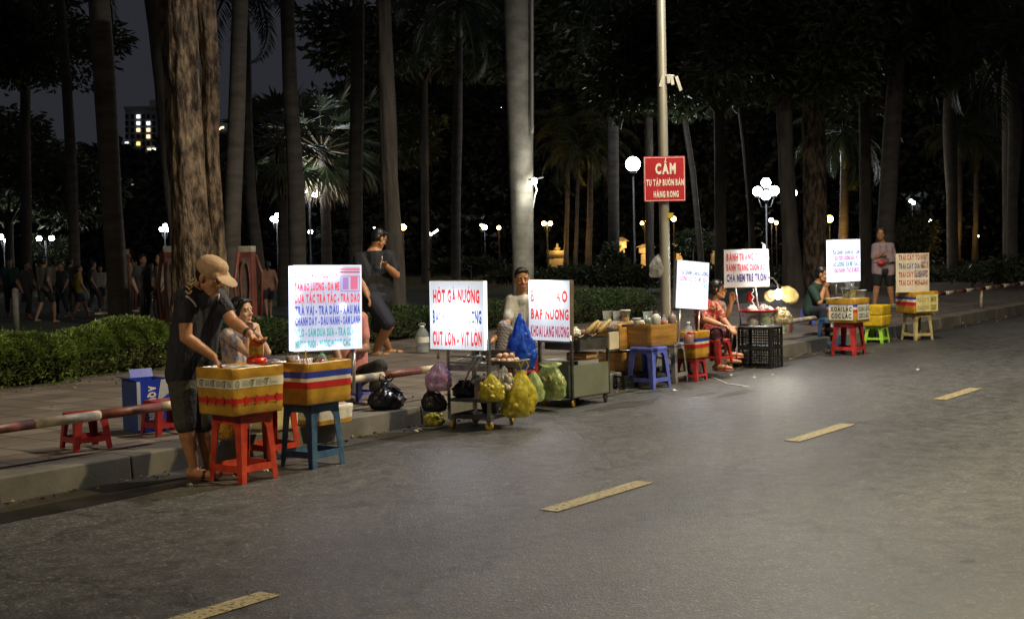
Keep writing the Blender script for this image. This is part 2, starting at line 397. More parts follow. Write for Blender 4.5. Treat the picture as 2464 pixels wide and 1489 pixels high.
POLE = street_lamp('tall grey lamp post at the kerb carrying the red notice board', SP, -.45, 8.8, 2.0, 2800, (1, .96, .90), r0=.056, r1=.046)
street_lamp('lamp post across the road with a yellower lamp', 6.5, 8.0, 7.2, -1.6, 3700, (1, .82, .46))
street_lamp('lamp post further back along the kerb at the left', SP - 21, -.45, 8.8, 2.0, 2700, (1, .78, .46))
# the red notice
def notice():
    c = P(1599, 431, 1); p0 = W(SP, -.45)
    D = p0.y - .09; c = P(1599, 431, D); wd = 101 / 3300 * D; hg = 108 / 3300 * D
    o = thing('notice_board', 'red board with white Vietnamese lettering forbidding street vending, strapped to the lamp post', 'notice', c, RAD(3))
    mb = MB(); mb.box((0, 0, 0), (wd, .012, hg)); obj('board', mb, M('red_enamel', (.42, .022, .035), .35, var=.2, scale=5, b=.05), o, bevel=.004)
    wt = M('white_paint_letter', (.72, .70, .68), .5, var=.12, scale=20, b=0)
    mb = MB(); e = .004; b = .011
    for (x0, x1, z0, z1) in [(-wd / 2 + b, wd / 2 - b, hg / 2 - b - .006, hg / 2 - b), (-wd / 2 + b, wd / 2 - b, -hg / 2 + b, -hg / 2 + b + .006), (-wd / 2 + b, -wd / 2 + b + .006, -hg / 2 + b + .006, hg / 2 - b - .006), (wd / 2 - b - .006, wd / 2 - b, -hg / 2 + b + .006, hg / 2 - b - .006)]:
        mb.quad((x0, -.0085, z0), (x1, -.0085, z0), (x1, -.0085, z1), (x0, -.0085, z1))
    obj('border_line', mb, wt, o)
    for tx, x0, x1, z0, z1 in [('CẤM', -.22, .27, .12, .34), ('TỤ TẬP BUÔN BÁN', -.44, .46, -.14, -.01), ('HÀNG RONG', -.27, .33, -.40, -.27)]:
        mb = MB(); text_mesh(mb, tx, x0 * wd, x1 * wd, z0 * hg, z1 * hg, -.0085); obj('lettering', mb, wt, o)
    mb = MB()
    for z in (.3, -.3): mb.tube([(-.1, .012, z * hg), (-.05, .09, z * hg), (0, .155, z * hg), (.06, .155, z * hg), (.10, .09, z * hg), (.13, .012, z * hg)], .008, 6)
    obj('strap', mb, steel, o)
notice()
def pole_bits():
    D = W(SP, -.45).y
    mb = MB(); r = random.Random(4); c = P(1609, 190, D - .06)
    for dx, ln, a in [(-.05, .12, -.5), (.03, .1, .2), (.07, .17, .5), (0.0, .08, 0)]:
        x = c + V((dx, 0, .03)); mb.box(x + V((a * ln * .5, 0, -ln / 2)), (.035, .01, ln), rot=Matrix.Rotation(-a * .6, 3, 'Y'))
    mb.tube([P(1609, 184, D) + V((.056 * math.cos(a), .056 * math.sin(a), 0)) for a in [k * .5 for k in range(14)]], .012, 6)
    tag(obj('cloth_strip', mb, M('white_rag', (.6, .6, .57), .8)), 'white rag tied round the lamp post above the red board', 'rag')
    mb = MB(); c = P(1609, 519, D); mb.lathe([(.0535, -.03), (.0535, .03)], c, 18, cap=False)
    tag(obj('sticker', mb, M('yellow_sticker', (.55, .42, .05), .5)), 'small yellow sticker wrapped round the lamp post below the red board', 'sticker')
pole_bits()

# ------------------------------------------------------------------ low red-and-white pipe rail along the kerb
red_p = M('rail_red', (.13, .028, .024), .5, var=.5, scale=9, b=.3, bs=70, col2=(.20, .06, .045), detail=8)
wht_p = M('rail_cream', (.50, .42, .31), .5, var=.45, scale=8, b=.3, bs=60, detail=8)
def rail(label, s0, s1, first, z=.415, r=.033, posts=(), t=-.3, band=.5, name='pipe_rail', dz=0, zv=0):
    o = thing(name, label, 'rail', W(s0, t, WALK), KA, 'red and white pipe rails along the kerb')
    L = s1 - s0; x = 0; k = first; y = 0
    while x < L - .01:
        x2 = min(L, x + band * (1 if x else .8)); mb = MB(); za, zb = z - WALK + zv * x / L, z - WALK + zv * x2 / L
        mb.tube([(x + .002, 0, za), (x2 - .002, 0, zb)], r * (1.02 if k else 1), 14); obj('pipe_band', mb, wht_p if k else red_p, o, True); x = x2; k = 1 - k
    for p in posts:
        mb = MB(); mb.tube([(p, 0, 0), (p, 0, z - WALK - r * .8 + zv * p / L)], r * .85, 12); obj('post', mb, wht_p, o, True)
    return o
bw = SU(235, -.3) - SU(75, -.3); a, b = SU(75, -.3) - 1.8 * bw, SU(424, -.3)
rail('peeling red and cream pipe rail in front of the low red stool at the left', a, b, 1, posts=(.08,), band=bw, zv=.0)
bw = SU(1010, -.3) - SU(920, -.3); a, b = SU(920, -.3) - 1.8 * bw, SU(1062, -.3)
rail('red and cream pipe rail behind the striped box and the black bag', a, b, 0, z=.42, posts=(.05, b - a - .06), band=bw)
a, b = SU(1905, -.3), SU(1988, -.3)
rail('short end of cream pipe rail beside the low blue stool', a, b + .3, 1, z=.40, posts=(b - a + .2,), band=1.2)
a, b = SU(2226, -.4), SU(2520, -.4)
rail('long red and white pipe rail running beyond the fruit box', a, b + 3, 1, z=.50, posts=(.45, 3.0, 6.2, 9.5), band=.55, t=-.4)

# ------------------------------------------------------------------ hedges
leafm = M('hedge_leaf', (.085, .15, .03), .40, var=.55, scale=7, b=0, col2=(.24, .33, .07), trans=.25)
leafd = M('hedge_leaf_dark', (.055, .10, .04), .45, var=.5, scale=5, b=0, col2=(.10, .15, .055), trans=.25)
corem = M('hedge_light_block', (.03, .028, .015), .9, var=.4)
def leaf(mb, c, d, L, wd, r, fold=.3):
    d = d.normalized(); s = d.orthogonal().normalized(); s = (Matrix.Rotation(r.uniform(0, 6.28), 3, d) @ s); n = d.cross(s)
    a = c; m1 = c + d * L * .5; t = c + d * L - n * L * fold * .3
    mb.add([a, m1 + s * wd / 2 + n * wd * fold, t, m1 - s * wd / 2 + n * wd * fold], [(0, 1, 2, 3)])
def hedge(label, s0, s1, t, h, dep, n, seed, mat, sz=.042, lump=.12):
    r = random.Random(seed); o = thing('hedge', label, 'hedge', W((s0 + s1) / 2, t, WALK - .01), KA, 'clipped hedges at the back of the pavement')
    L = s1 - s0; ph = [r.uniform(0, 6) for _ in range(6)]; mb = MB()
    def surf(x, side, q):
        k = 1 + lump * (math.sin(x * 2.7 + ph[0]) + .6 * math.sin(x * 6.1 + ph[1] + side * 3)); e = max(0, 1 - (abs(x) / (L / 2)) ** 6) ** .5
        hh = h * (1 + lump * .7 * math.sin(x * 2.1 + ph[2]) + .05 * math.sin(x * 7 + ph[3])) * (.55 + .45 * e); dd = dep / 2 * k * (.5 + .5 * e)
        return hh, dd
    for _ in range(n):
        x = r.uniform(-L / 2, L / 2); q = r.random(); a = r.uniform(-1.75, 1.75); hh, dd = surf(x, a > 0, q)
        k = 1 - abs(r.gauss(0, .10)); k += r.random() < .06 and r.uniform(0, .16) or 0
        y = math.sin(a) * dd * k; y = math.copysign(abs(y / dd) ** .6 * dd, y); z = max(.015, hh * (.52 + .48 * math.cos(a) * k) if abs(a) < 1.57 else hh * r.uniform(.03, .5))
        d = V((r.gauss(0, .6), y / dd * 1.1 + r.gauss(0, .5), .45 + r.gauss(0, .5)))
        leaf(mb, V((x, y, z)), d, sz * r.uniform(.7, 1.5), sz * .55 * r.uniform(.8, 1.2), r)
    obj('leaves', mb, mat, o)
    cb = MB(); N = 14  # dark lumps added inside the leaves to stop light passing through
    for i in range(N):
        x = -L / 2 + L * (i + .5) / N; hh, dd = surf(x, 0, 0); cb.ell((x, 0, hh * .42), (L / N * .9, dd * .72, hh * .44), n=8, m=6)
    obj('light_block_core', cb, corem, o, True)
    return o
hT = ST(G(0, 945, WALK)); hU = ST(G(400, 880, WALK))
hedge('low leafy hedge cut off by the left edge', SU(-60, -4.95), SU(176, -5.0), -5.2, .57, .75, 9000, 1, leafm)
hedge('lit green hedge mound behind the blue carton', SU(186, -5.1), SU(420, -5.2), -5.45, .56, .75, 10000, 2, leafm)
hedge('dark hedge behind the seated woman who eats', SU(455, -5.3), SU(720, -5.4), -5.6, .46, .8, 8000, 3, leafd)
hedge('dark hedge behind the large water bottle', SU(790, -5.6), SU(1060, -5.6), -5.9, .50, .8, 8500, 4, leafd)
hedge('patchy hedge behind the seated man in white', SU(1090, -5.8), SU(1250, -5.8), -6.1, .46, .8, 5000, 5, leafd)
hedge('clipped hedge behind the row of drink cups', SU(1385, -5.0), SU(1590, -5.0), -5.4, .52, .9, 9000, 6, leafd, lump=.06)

# fallen leaves and grit along the hedge foot, the tiles and the gutter
def litter():
    r = random.Random(77); mb = MB()
    for i in range(1500):
        k = r.random(); s_ = r.uniform(-2, 26)
        if k < .45: t, z = -.0 + abs(r.gauss(0, .12)) + .02, .012
        elif k < .8: t, z = -4.75 + abs(r.gauss(0, .35)), WALK + .004
        else: t, z = r.uniform(-4.7, -.25), WALK + .004
        q = r.uniform(.012, .034); d = V((r.gauss(0, 1), r.gauss(0, 1), r.uniform(.0, .25))); leaf(mb, W(s_, t, z), d, q * 1.5, q * .8, r, .25)
    o = obj('fallen_leaves', mb, M('dry_leaf', (.10, .065, .03), .7, var=.6, scale=3, b=0, col2=(.26, .19, .09))); kind(o, 'stuff', 'dry leaves and scraps scattered along the gutter and hedge foot', 'leaves')
litter()

# ================================================================== TREES
from mathutils import noise as NZ
bark_b = M('bark_brown', (.10, .062, .036), .9, var=.7, scale=11, b=1, bs=24, stretch=(1, 1, .34), bd=.06, col2=(.30, .21, .13), detail=10, lo=.40, hi=.66)
bark_g = M('bark_grey', (.085, .07, .055), .9, var=.5, scale=5, b=.9, bs=20, stretch=(1, 1, .25), bd=.03, detail=8)
bark_p = M('palm_bark', (.085, .07, .058), .85, var=.4, scale=4, b=.5, bs=30, stretch=(.6, .6, 2.2), bd=.012, detail=7)
bark_r = M('royal_palm_bark', (.30, .29, .25), .8, var=.35, scale=3.5, b=.5, bs=40, stretch=(1, 1, 1.6), bd=.012, detail=8)
bark_m = M('bottle_palm_bark', (.12, .10, .075), .85, var=.35, scale=3.5, b=.5, bs=40, stretch=(1, 1, 1.6), bd=.012, detail=8)
def trunk_mb(pts, rad, seed, rough=.06, n=26, flute=0, step=.16, ridge=0):
    pts = [V(p) for p in pts]; cum = [0]
    for a, b in zip(pts, pts[1:]): cum.append(cum[-1] + (b - a).length)
    N = max(6, int(cum[-1] / step)); mb = MB(); vs = []; fs = []
    def at(d):
        for i in range(len(pts) - 1):
            if d <= cum[i + 1] or i == len(pts) - 2:
                k = (d - cum[i]) / (cum[i + 1] - cum[i]); k = min(1, k); e = k * k * (3 - 2 * k) if len(pts) > 2 else k
                e = k; return pts[i].lerp(pts[i + 1], e), rad[i] + (rad[i + 1] - rad[i]) * k
    for i in range(N + 1):
        p, r = at(cum[-1] * i / N)
        for k in range(n):
            a = 2 * math.pi * k / n; q = V((math.cos(a) * 2.2, math.sin(a) * 2.2, p.z * .8 + seed * 7.3))
            f = 1 + rough * 2 * NZ.noise(q) + rough * .8 * NZ.noise(q * 3.1) + flute * math.sin(a * 5 + seed + p.z * .15) + (ridge * (1 - 2.4 * abs(NZ.noise(V((math.cos(a) * 7, math.sin(a) * 7, p.z * .55 + seed))))) + ridge * .6 * NZ.noise(V((math.cos(a) * 13, math.sin(a) * 13, p.z * 2.2))) if ridge else 0)
            vs.append(p + V((math.cos(a) * r * f, math.sin(a) * r * f, 0)))
        if i:
            o = (i - 1) * n
            for k in range(n): fs.append((o + k, o + (k + 1) % n, o + n + (k + 1) % n, o + n + k))
    fs.append(tuple(N * n + k for k in range(n))); return mb.add(vs, fs)
def px_path(D, lst, z0=.1):
    """[(u, v, width in photo pixels)] from the bottom up, at distance D; the first point is carried down to the ground"""
    pts = [P(u, v, D) for u, v, _ in lst]; rs = [w_ / 2 / FPX * D for *_, w_ in lst]
    b = pts[0].copy()
    if b.z > z0 + .05: pts.insert(0, V((b.x - (pts[1].x - b.x) / max(.5, pts[1].z - b.z) * (b.z - z0) * .6, D, z0))); rs.insert(0, rs[0] * 1.12)
    return pts, rs
# crowns, shared between trees of a kind
def leaf_cloud(n, R, sz, seed, shell=.55, flat=1, lumps=18):
    r = random.Random(seed); mb = MB(); cs = []
    for _ in range(lumps):
        d = V((r.gauss(0, 1), r.gauss(0, 1), r.gauss(0, .7))).normalized() * r.uniform(.35, .85); cs.append((V((d.x * R[0], d.y * R[1], d.z * R[2])), r.uniform(.25, .45)))
    for _ in range(n):
        c, k = r.choice(cs); d = V((r.gauss(0, 1), r.gauss(0, 1), r.gauss(0, 1))).normalized(); q = r.random() ** .45
        p = c + V((d.x * R[0], d.y * R[1], d.z * R[2])) * k * q
        leaf(mb, p, V((d.x + r.gauss(0, .7), d.y + r.gauss(0, .7), d.z * .6 - .25 + r.gauss(0, .5))), sz * r.uniform(.6, 1.5), sz * .5, r)
    return mb
def frond(mb, base, az, up, L, r, n=26, droop=1.0, lw=.05, ll=.55):
    d = V((math.cos(az), math.sin(az), 0)); pts = []; p = V(base); e = up
    for i in range(n + 1):
        pts.append(p.copy()); p = p + (d * math.cos(e) + V((0, 0, math.sin(e)))) * (L / n); e -= droop * (1.9 / n) * (.4 + 1.2 * i / n)
    mb.tube(pts[::3] + [pts[-1]], [.045 * (1 - i / (n / 3 + 2)) + .008 for i in range(len(pts[::3]) + 1)], 5)
    for i in range(3, n + 1):
        t = (pts[i] - pts[i - 1]).normalized(); s = t.cross(V((0, 0, 1))).normalized() if abs(t.z) < .97 else V((-d.y, d.x, 0)); k = math.sin(math.pi * min(1, .12 + .9 * i / n)) ** .6
        for sg in (-1, 1):
            for h in (0, .5):
                q = pts[i - 1].lerp(pts[i], h); l = ll * k * r.uniform(.8, 1.15); v = (s * sg + t * .45 + V((0, 0, -.25 - r.random() * .5))).normalized()
                m = q + v * l * .5; e2 = q + v * l + V((0, 0, -.18 * l)); mb.add([q, m + t * lw / 2, e2, m - t * lw / 2], [(0, 1, 2, 3)])
    return mb
palm_leaf = M('palm_leaf', (.028, .045, .02), .5, var=.5, scale=3, b=0, trans=.2, col2=(.05, .07, .03))
r_ = random.Random(11); mb = MB()
for k in range(17): frond(mb, (0, 0, 0), k * 2.4, 1.15 - .11 * k + r_.uniform(-.1, .1), r_.uniform(2.6, 3.3), r_, droop=r_.uniform(.9, 1.3))
PALM_CROWN = mb.mesh('crown'); PALM_CROWN.materials.append(palm_leaf)
broad_leaf = M('broad_leaf', (.045, .065, .028), .5, var=.5, scale=2, b=0, trans=.25, col2=(.085, .10, .045))
LEAF_CROWNS = []
for sd in (1, 2, 3):
    me = leaf_cloud(9000, (1, 1, .62), .075, sd, lumps=26).mesh('crown'); me.materials.append(broad_leaf); LEAF_CROWNS.append(me)
def put_crown(me, parent, loc, sc_, rz):
    c = bpy.data.objects.new('crown', me); COL.objects.link(c); c.parent = parent; c.location = loc; c.scale = (sc_,) * 3 if not isinstance(sc_, tuple) else sc_; c.rotation_euler = (0, 0, rz); return c
def tree(name, label, cat, D, lst, bark, seed, group, rough=.05, crown=None, cs=1.0, top=None, extra=None, flute=0, z0=.1):
    pts, rs = px_path(D, lst, z0); base = V((pts[0].x, D, z0))
    o = thing(name, label, cat, base, 0, group)
    if top:
        d = (pts[-1] - pts[-2]).normalized(); pts.append(pts[-1] + d * top); rs.append(rs[-1] * .8)
    obj('trunk', trunk_mb([p - base for p in pts], rs, seed, rough, 26 if not flute else 72, flute, .16 if not flute else .07, .038 if flute else 0), bark, o, True)
    tip = pts[-1] - base
    if crown == 'palm':
        mb = MB(); mb.tube([tip - V((0, 0, .1)), tip + V((0, 0, .5)), tip + V((0, 0, 1.1))], [rs[-1] * 1.02, rs[-1] * 1.1, rs[-1] * .4], 14); obj('crownshaft', mb, M('crownshaft', (.06, .085, .04), .5), o, True)
        put_crown(PALM_CROWN, o, tip + V((0, 0, 1.0)), cs, seed * 1.3)
    elif crown == 'leaf':
        c = LEAF_CROWNS[seed % 3]; lm = MB()
        for k in range(5):
            a = k * 1.26 + seed; e = tip + V((math.cos(a) * 1.1 * cs, math.sin(a) * 1.1 * cs, .55 * cs)); lm.tube([tip - V((0, 0, .4)), tip.lerp(e, .5) + V((0, 0, .1 * cs)), e], [rs[-1] * .55, rs[-1] * .35, rs[-1] * .12], 8)
        obj('limb', lm, bark, o, True); put_crown(c, o, tip + V((0, 0, .6 * cs)), (1.9 * cs, 1.9 * cs, 1.75 * cs), seed * .9)
    return o, base, pts, rs
PT = 'tall palms standing in the park'; BT = 'broadleaf trees in the park'
# the big furrowed tree: two stems grown together
D = 19.5
o, base, pts, rs = tree('furrowed_tree', 'thick furrowed tree with two fused stems, lit warm, behind the man in the cap', 'tree', D,
    [(474, 790, 124), (470, 700, 98), (458, 520, 86), (445, 300, 82), (436, 100, 86), (424, -60, 88)], bark_b, 3, None, .09, None, top=2.2, flute=.05)
q, r2 = px_path(D + .12, [(534, 800, 40), (529, 700, 40), (516, 520, 38), (506, 340, 40), (508, 170, 36), (488, -20, 52), (480, -120, 50)])
obj('side_stem', trunk_mb([p - base for p in q], r2, 8, .1, 56, .05, .07, .07), bark_b, o, True)
tip = pts[-1] - base
lm = MB()
for k in range(5):
    a = k * 1.26; e = tip + V((math.cos(a) * 2.4, math.sin(a) * 2.4, 1.7)); lm.tube([tip - V((0, 0, .5)), tip.lerp(e, .5) + V((0, 0, .4)), e], [.2, .13, .05], 8)
obj('limb', lm, bark_b, o, True); put_crown(LEAF_CROWNS[0], o, tip + V((0, 0, 2.2)), (4, 4, 3.2), .3)

tree('palm_tree', 'smooth palm with a reddish trunk at the left, left of the furrowed tree', 'palm', 21, [(284, 700, 50), (268, 480, 48), (252, 200, 52), (238, 0, 50)], bark_p, 1, PT, .02, 'palm', top=2.5)
tree('palm_tree', 'slim dark palm farthest to the left among the tall trunks', 'palm', 33, [(180, 640, 26), (172, 400, 26), (160, 200, 24), (146, 20, 24)], bark_p, 2, PT, .03, 'palm', top=.8)
tree('leafy_tree', 'grey tree whose stem leans in behind the left edge of the furrowed tree', 'tree', 26, [(430, 640, 34), (405, 400, 32), (388, 200, 34), (366, 0, 36)], bark_g, 3, BT, .05, 'leaf', top=1.5, cs=1.5)
tree('palm_tree', 'straight dull palm just right of the furrowed tree', 'palm', 23, [(553, 700, 46), (560, 500, 42), (570, 250, 40), (578, 0, 38)], bark_p, 4, PT, .02, 'palm', top=2)
tree('palm_tree', 'dark slender palm between the dull palm and the fan palms', 'palm', 30, [(622, 640, 32), (604, 480, 26), (596, 330, 24), (592, 120, 24)], bark_p, 5, PT, .03, 'palm', top=.6, cs=.8)
tree('palm_tree', 'dark palm whose trunk passes in front of the fan palms', 'palm', 27, [(716, 620, 42), (712, 450, 40), (700, 250, 36), (690, 0, 32)], bark_p, 6, PT, .03, 'palm', top=1.2)
tree('palm_tree', 'pale slim palm directly above the man walking in black', 'palm', 31, [(856, 640, 34), (856, 420, 32), (860, 200, 32), (862, 0, 28)], bark_p, 7, PT, .03, 'palm', top=1.6)
tree('leafy_tree', 'rough barked tree with a cracked pale stripe, right of the walking man in black', 'tree', 25, [(952, 690, 46), (942, 500, 40), (932, 250, 36), (923, 0, 34)], bark_g, 8, BT, .12, 'leaf', top=1.5, cs=1.7)
tree('palm_tree', 'thin straight palm between the walking man and the great pale palm', 'palm', 40, [(1097, 690, 24), (1097, 500, 22), (1100, 330, 24), (1104, 130, 20)], bark_p, 9, PT, .02, 'palm', top=.5)
tree('royal_palm', 'stout pale royal palm behind the man in the white shirt', 'palm', 25.6, [(1258, 780, 54), (1259, 640, 51), (1254, 400, 58), (1250, 150, 66), (1246, -40, 68)], bark_r, 10, PT, .012, 'palm', top=3.5, cs=1.2)
tree('palm_tree', 'dark palm barely visible to the left of the big globe lamp', 'palm', 44, [(1477, 680, 28), (1476, 400, 26), (1474, 90, 26)], bark_p, 11, PT, .02, 'palm', top=.5)
tree('palm_tree', 'thin leaning dark palm just right of the red notice', 'palm', 42, [(1690, 660, 15), (1668, 420, 14), (1640, 240, 13)], bark_p, 12, PT, .02, 'palm', top=.4, cs=.8)
tree('leafy_tree', 'leafy tree with a furrowed trunk behind the cluster of globe lamps', 'tree', 31, [(1912, 720, 52), (1900, 560, 38), (1890, 330, 36), (1886, 210, 36)], bark_g, 13, BT, .08, 'leaf', cs=1.5, top=.3)
tree('leafy_tree', 'broad pale trunk with a spreading crown, left of the standing woman', 'tree', 33, [(1966, 720, 66), (1962, 520, 58), (1957, 300, 54), (1960, 200, 54)], bark_b, 15, BT, .04, 'leaf', cs=2.0, top=.6)
tree('leafy_tree', 'slender leaning tree under the dim crown above the globe lamps', 'tree', 38, [(1812, 640, 16), (1806, 500, 15), (1792, 340, 16), (1778, 230, 16)], bark_g, 16, BT, .04, 'leaf', cs=1.3, top=.5)
tree('palm_tree', 'tall grey palm rising behind the standing woman with the waist bag', 'palm', 32, [(2126, 700, 50), (2134, 520, 42), (2148, 300, 42), (2160, 110, 36)], bark_p, 17, PT, .03, 'palm', top=.6)
tree('royal_palm', 'bottle shaped palm with a swelling, second from the right edge', 'palm', 40, [(2293, 690, 28), (2291, 480, 26), (2286, 330, 34), (2284, 270, 30), (2286, 170, 22)], bark_m, 18, PT, .012, 'palm', cs=1.1)
tree('royal_palm', 'bottle shaped palm with a swelling, nearest the right edge', 'palm', 36, [(2434, 720, 28), (2436, 480, 26), (2443, 320, 34), (2441, 270, 32), (2434, 190, 26)], bark_m, 19, PT, .012, 'palm', cs=1.1)
# leafy crowns seen high in the dark
for i, (u, v, D, cs, lab) in enumerate([(1730, 60, 36, 1.9, 'tall tree with a dim crown above the red notice'), (2080, 30, 34, 1.9, 'tall tree with a dim crown above the standing woman'),
        (1560, -40, 48, 3.0, 'far dark tree whose crown hides the sky above the big globe lamp'), (1020, -10, 50, 2.6, 'far dark tree whose crown fills the dark above the pale slim palm'), (2420, -60, 46, 3.0, 'far dark tree crowning the top right corner'),
        (60, -30, 40, 1.7, 'dark tree whose crown shades the top left corner'), (860, 200, 52, 1.9, 'far dark round tree behind the pale slim palm'), (20, 330, 46, 1.9, 'dark bushy tree at the left edge')]):
    tree('leafy_tree', lab, 'tree', D, [(u + 4, 640, 1000 / D), (u, v + 180, 900 / D)], bark_g, 20 + i, BT, .05, 'leaf', cs=cs)

# fan palms lit by the lamps
fan_g = M('fan_leaf', (.07, .10, .05), .45, var=.4, scale=2, b=0, trans=.2, col2=(.16, .20, .11)); fan_d = M('fan_leaf_dry', (.22, .17, .10), .7, var=.4, scale=3, b=0)
def fan(mb, c, d, R, r, n=15, spread=2.5):
    d = d.normalized(); s = d.cross(V((0, 0, 1))).normalized() if abs(d.z) < .95 else V((1, 0, 0)); nn = s.cross(d)
    for k in range(n):
        a = -spread / 2 + spread * k / (n - 1); v = d * math.cos(a) + s * math.sin(a); e = v.cross(nn).normalized(); L = R * (1 - .25 * abs(a / spread)) * r.uniform(.85, 1.05)
        w_ = R * spread / n * .36; m = c + v * L * .55 + nn * .03 * (-1) ** k
        mb.add([c, m + e * w_, c + v * L - V((0, 0, .25 * L * r.random())), m - e * w_], [(0, 1, 2, 3)])
def fan_palm(label, u, v, D, R, seed, vb=690):
    r = random.Random(seed); c = P(u, v, D); o = thing('fan_palm', label, 'palm', (c.x, D, .1), 0, 'fan palms under the park lamps'); h = c.z - .1
    mb = trunk_mb([(0, 0, 0), (.05, 0, h * .5), (0, 0, h)], [.16, .13, .12], seed, .06, n=12); obj('trunk', mb, bark_p, o, True)
    g, q, st = MB(), MB(), MB()
    for k in range(26):
        az = k * 2.4; el = 1.2 - 1.9 * k / 25; d = V((math.cos(az) * math.cos(el), math.sin(az) * math.cos(el), math.sin(el))); e = V((0, 0, h)) + d * R * r.uniform(.55, .8)
        st.tube([(0, 0, h), e], [.022, .012], 5); fan(g, e, d + V((0, 0, -.25)), R * r.uniform(.5, .65), r)
    for k in range(9):
        az = k * 2.4 + .5; d = V((math.cos(az) * .35, math.sin(az) * .35, -1)); e = V((0, 0, h - .1)) + V((d.x * R * .7, d.y * R * .7, -R * .35)); st.tube([(0, 0, h), e], [.02, .01], 5); fan(q, e, d, R * .6, r, 9, 1.1)
    obj('leaf_stalk', st, fan_d, o); obj('frond', g, fan_g, o); obj('dry_frond', q, fan_d, o)
fan_palm('fan palm with glossy lit leaves left of the dark palm trunk', 672, 345, 33, 1.35, 1)
fan_palm('fan palm lit from below with green fans, right above the lamp cluster', 775, 360, 36, 1.5, 2)
fan_palm('fan palm with hanging dry fans beside the pale slim palm', 850, 340, 40, 1.6, 3)

# the far wood that closes the park
def wood():
    r = random.Random(5); mb = MB()
    def hgt(u):
        if u < 380: return 352 - 6 * math.sin(u * .03)
        if u < 600: return 340
        if u < 900: return 235 + 30 * math.sin(u * .02)
        if u < 1000: return 60
        if 1690 < u < 1770: return 275
        return -40
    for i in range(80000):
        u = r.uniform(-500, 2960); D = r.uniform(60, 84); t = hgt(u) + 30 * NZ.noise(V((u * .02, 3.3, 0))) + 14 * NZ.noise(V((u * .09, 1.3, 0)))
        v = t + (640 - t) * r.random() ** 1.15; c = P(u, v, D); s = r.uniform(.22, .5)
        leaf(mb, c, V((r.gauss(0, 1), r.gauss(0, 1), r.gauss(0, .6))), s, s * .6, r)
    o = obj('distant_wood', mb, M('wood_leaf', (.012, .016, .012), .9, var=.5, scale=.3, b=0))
    kind(o, 'stuff', 'dark far wood closing off the park under the night sky', 'wood')
    # the solid dark of its depth
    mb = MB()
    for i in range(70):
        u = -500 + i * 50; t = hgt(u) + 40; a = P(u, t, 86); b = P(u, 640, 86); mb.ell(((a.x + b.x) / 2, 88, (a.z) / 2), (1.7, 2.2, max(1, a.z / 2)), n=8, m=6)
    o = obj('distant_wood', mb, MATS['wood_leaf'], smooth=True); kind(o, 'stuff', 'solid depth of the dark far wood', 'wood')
wood()

# ================================================================== STALL FURNITURE
def plastic(name, col, **k): return M(name, col, k.pop('rough', .38), var=k.pop('var', .36), scale=k.pop('scale', 11), b=k.pop('b', .12), bs=k.pop('bs', 90), detail=7, **k)
def stool(label, loc, rz, wt, wb, h, lw, mat, st=(.16, .26), za=.86, cat='stool', group='plastic stools', name='plastic_stool', rim=.03, rr=.035):
    o = thing(name, label, cat, loc, rz, group); th = .007; H = h - rim
    def a(z): return (wb + (wt - wb) * z / h) / 2
    def plate(mb, poly, k):
        R = Matrix.Rotation(k * math.pi / 2, 3, 'Z'); n = len(poly)
        vs = [R @ V((x, -a(z), z)) for x, z in poly] + [R @ V((x, -a(z) + th, z)) for x, z in poly]
        mb.add(vs, [tuple(range(n)), tuple(range(2 * n - 1, n - 1, -1))] + [(i, i + n, (i + 1) % n + n, (i + 1) % n) for i in range(n)])
    def ins(k): return 0 if k % 2 == 0 else th
    def legx(z, k): return a(z) - lw * (.82 + .45 * z / h)
    for c in range(4):
        mb = MB()
        for k, sg in ((c, -1), ((c + 3) % 4, 1)):
            P4 = [(sg * (a(0) - ins(k)), 0), (sg * legx(0, k), 0), (sg * legx(H, k), H), (sg * (a(H) - ins(k)), H)]
            plate(mb, P4 if sg < 0 else P4[::-1], k)
        obj('leg', mb, mat, o, bevel=.002)
    zA = h * za
    for k in range(4):
        ap, sr = MB(), MB(); b = legx(zA, k); N = 10; f = []
        for i in range(N + 1):
            x = -1 + 2 * i / N; q = abs(x) * b; zz = zA if q < b - rr else zA - rr + math.sqrt(max(0, rr * rr - (q - b + rr) ** 2)); f.append((x, zz))
        for i in range(N):
            (x1, z1), (x2, z2) = f[i], f[i + 1]
            plate(ap, [(x1 * legx(z1, k), z1), (x2 * legx(z2, k), z2), (x2 * legx(H, k), H), (x1 * legx(H, k), H)], k)
        if st:
            z0, z1 = st[0] * h, st[1] * h; plate(sr, [(-legx(z0, k), z0), (legx(z0, k), z0), (legx(z1, k), z1), (-legx(z1, k), z1)], k)
        obj('apron', ap, mat, o)
        if st: obj('stretcher', sr, mat, o)
    mb = MB(); mb.box((0, 0, h - rim / 2 + .001), (wt + .014, wt + .014, rim), top=(.95, .95)); obj('seat', mb, mat, o, bevel=.007)
    return o
RED = plastic('stool_red', (.50, .035, .018), col2=(.62, .07, .03)); DRED = plastic('stool_dark_red', (.28, .018, .02)); BLU = plastic('stool_blue', (.03, .09, .23), col2=(.07, .16, .30))
PUR = plastic('stool_violet_blue', (.10, .13, .52)); GRY = plastic('stool_grey', (.22, .23, .25)); LIM = plastic('stool_lime', (.32, .62, .05)); BEI = plastic('stool_beige', (.40, .33, .17)); RED2 = plastic('stool_crimson', (.42, .03, .035))
Z0 = WALK
c_red = V((-1.785, 8.95, 0)); c_blu = V((-1.41, 9.49, 0))
stool('tall orange red plastic stool under the box with the logo tape', c_red, RAD(53), .27, .315, .445, .05, RED)
stool('tall dusty blue plastic stool under the open striped box', c_blu, RAD(53), .265, .315, .443, .05, BLU)
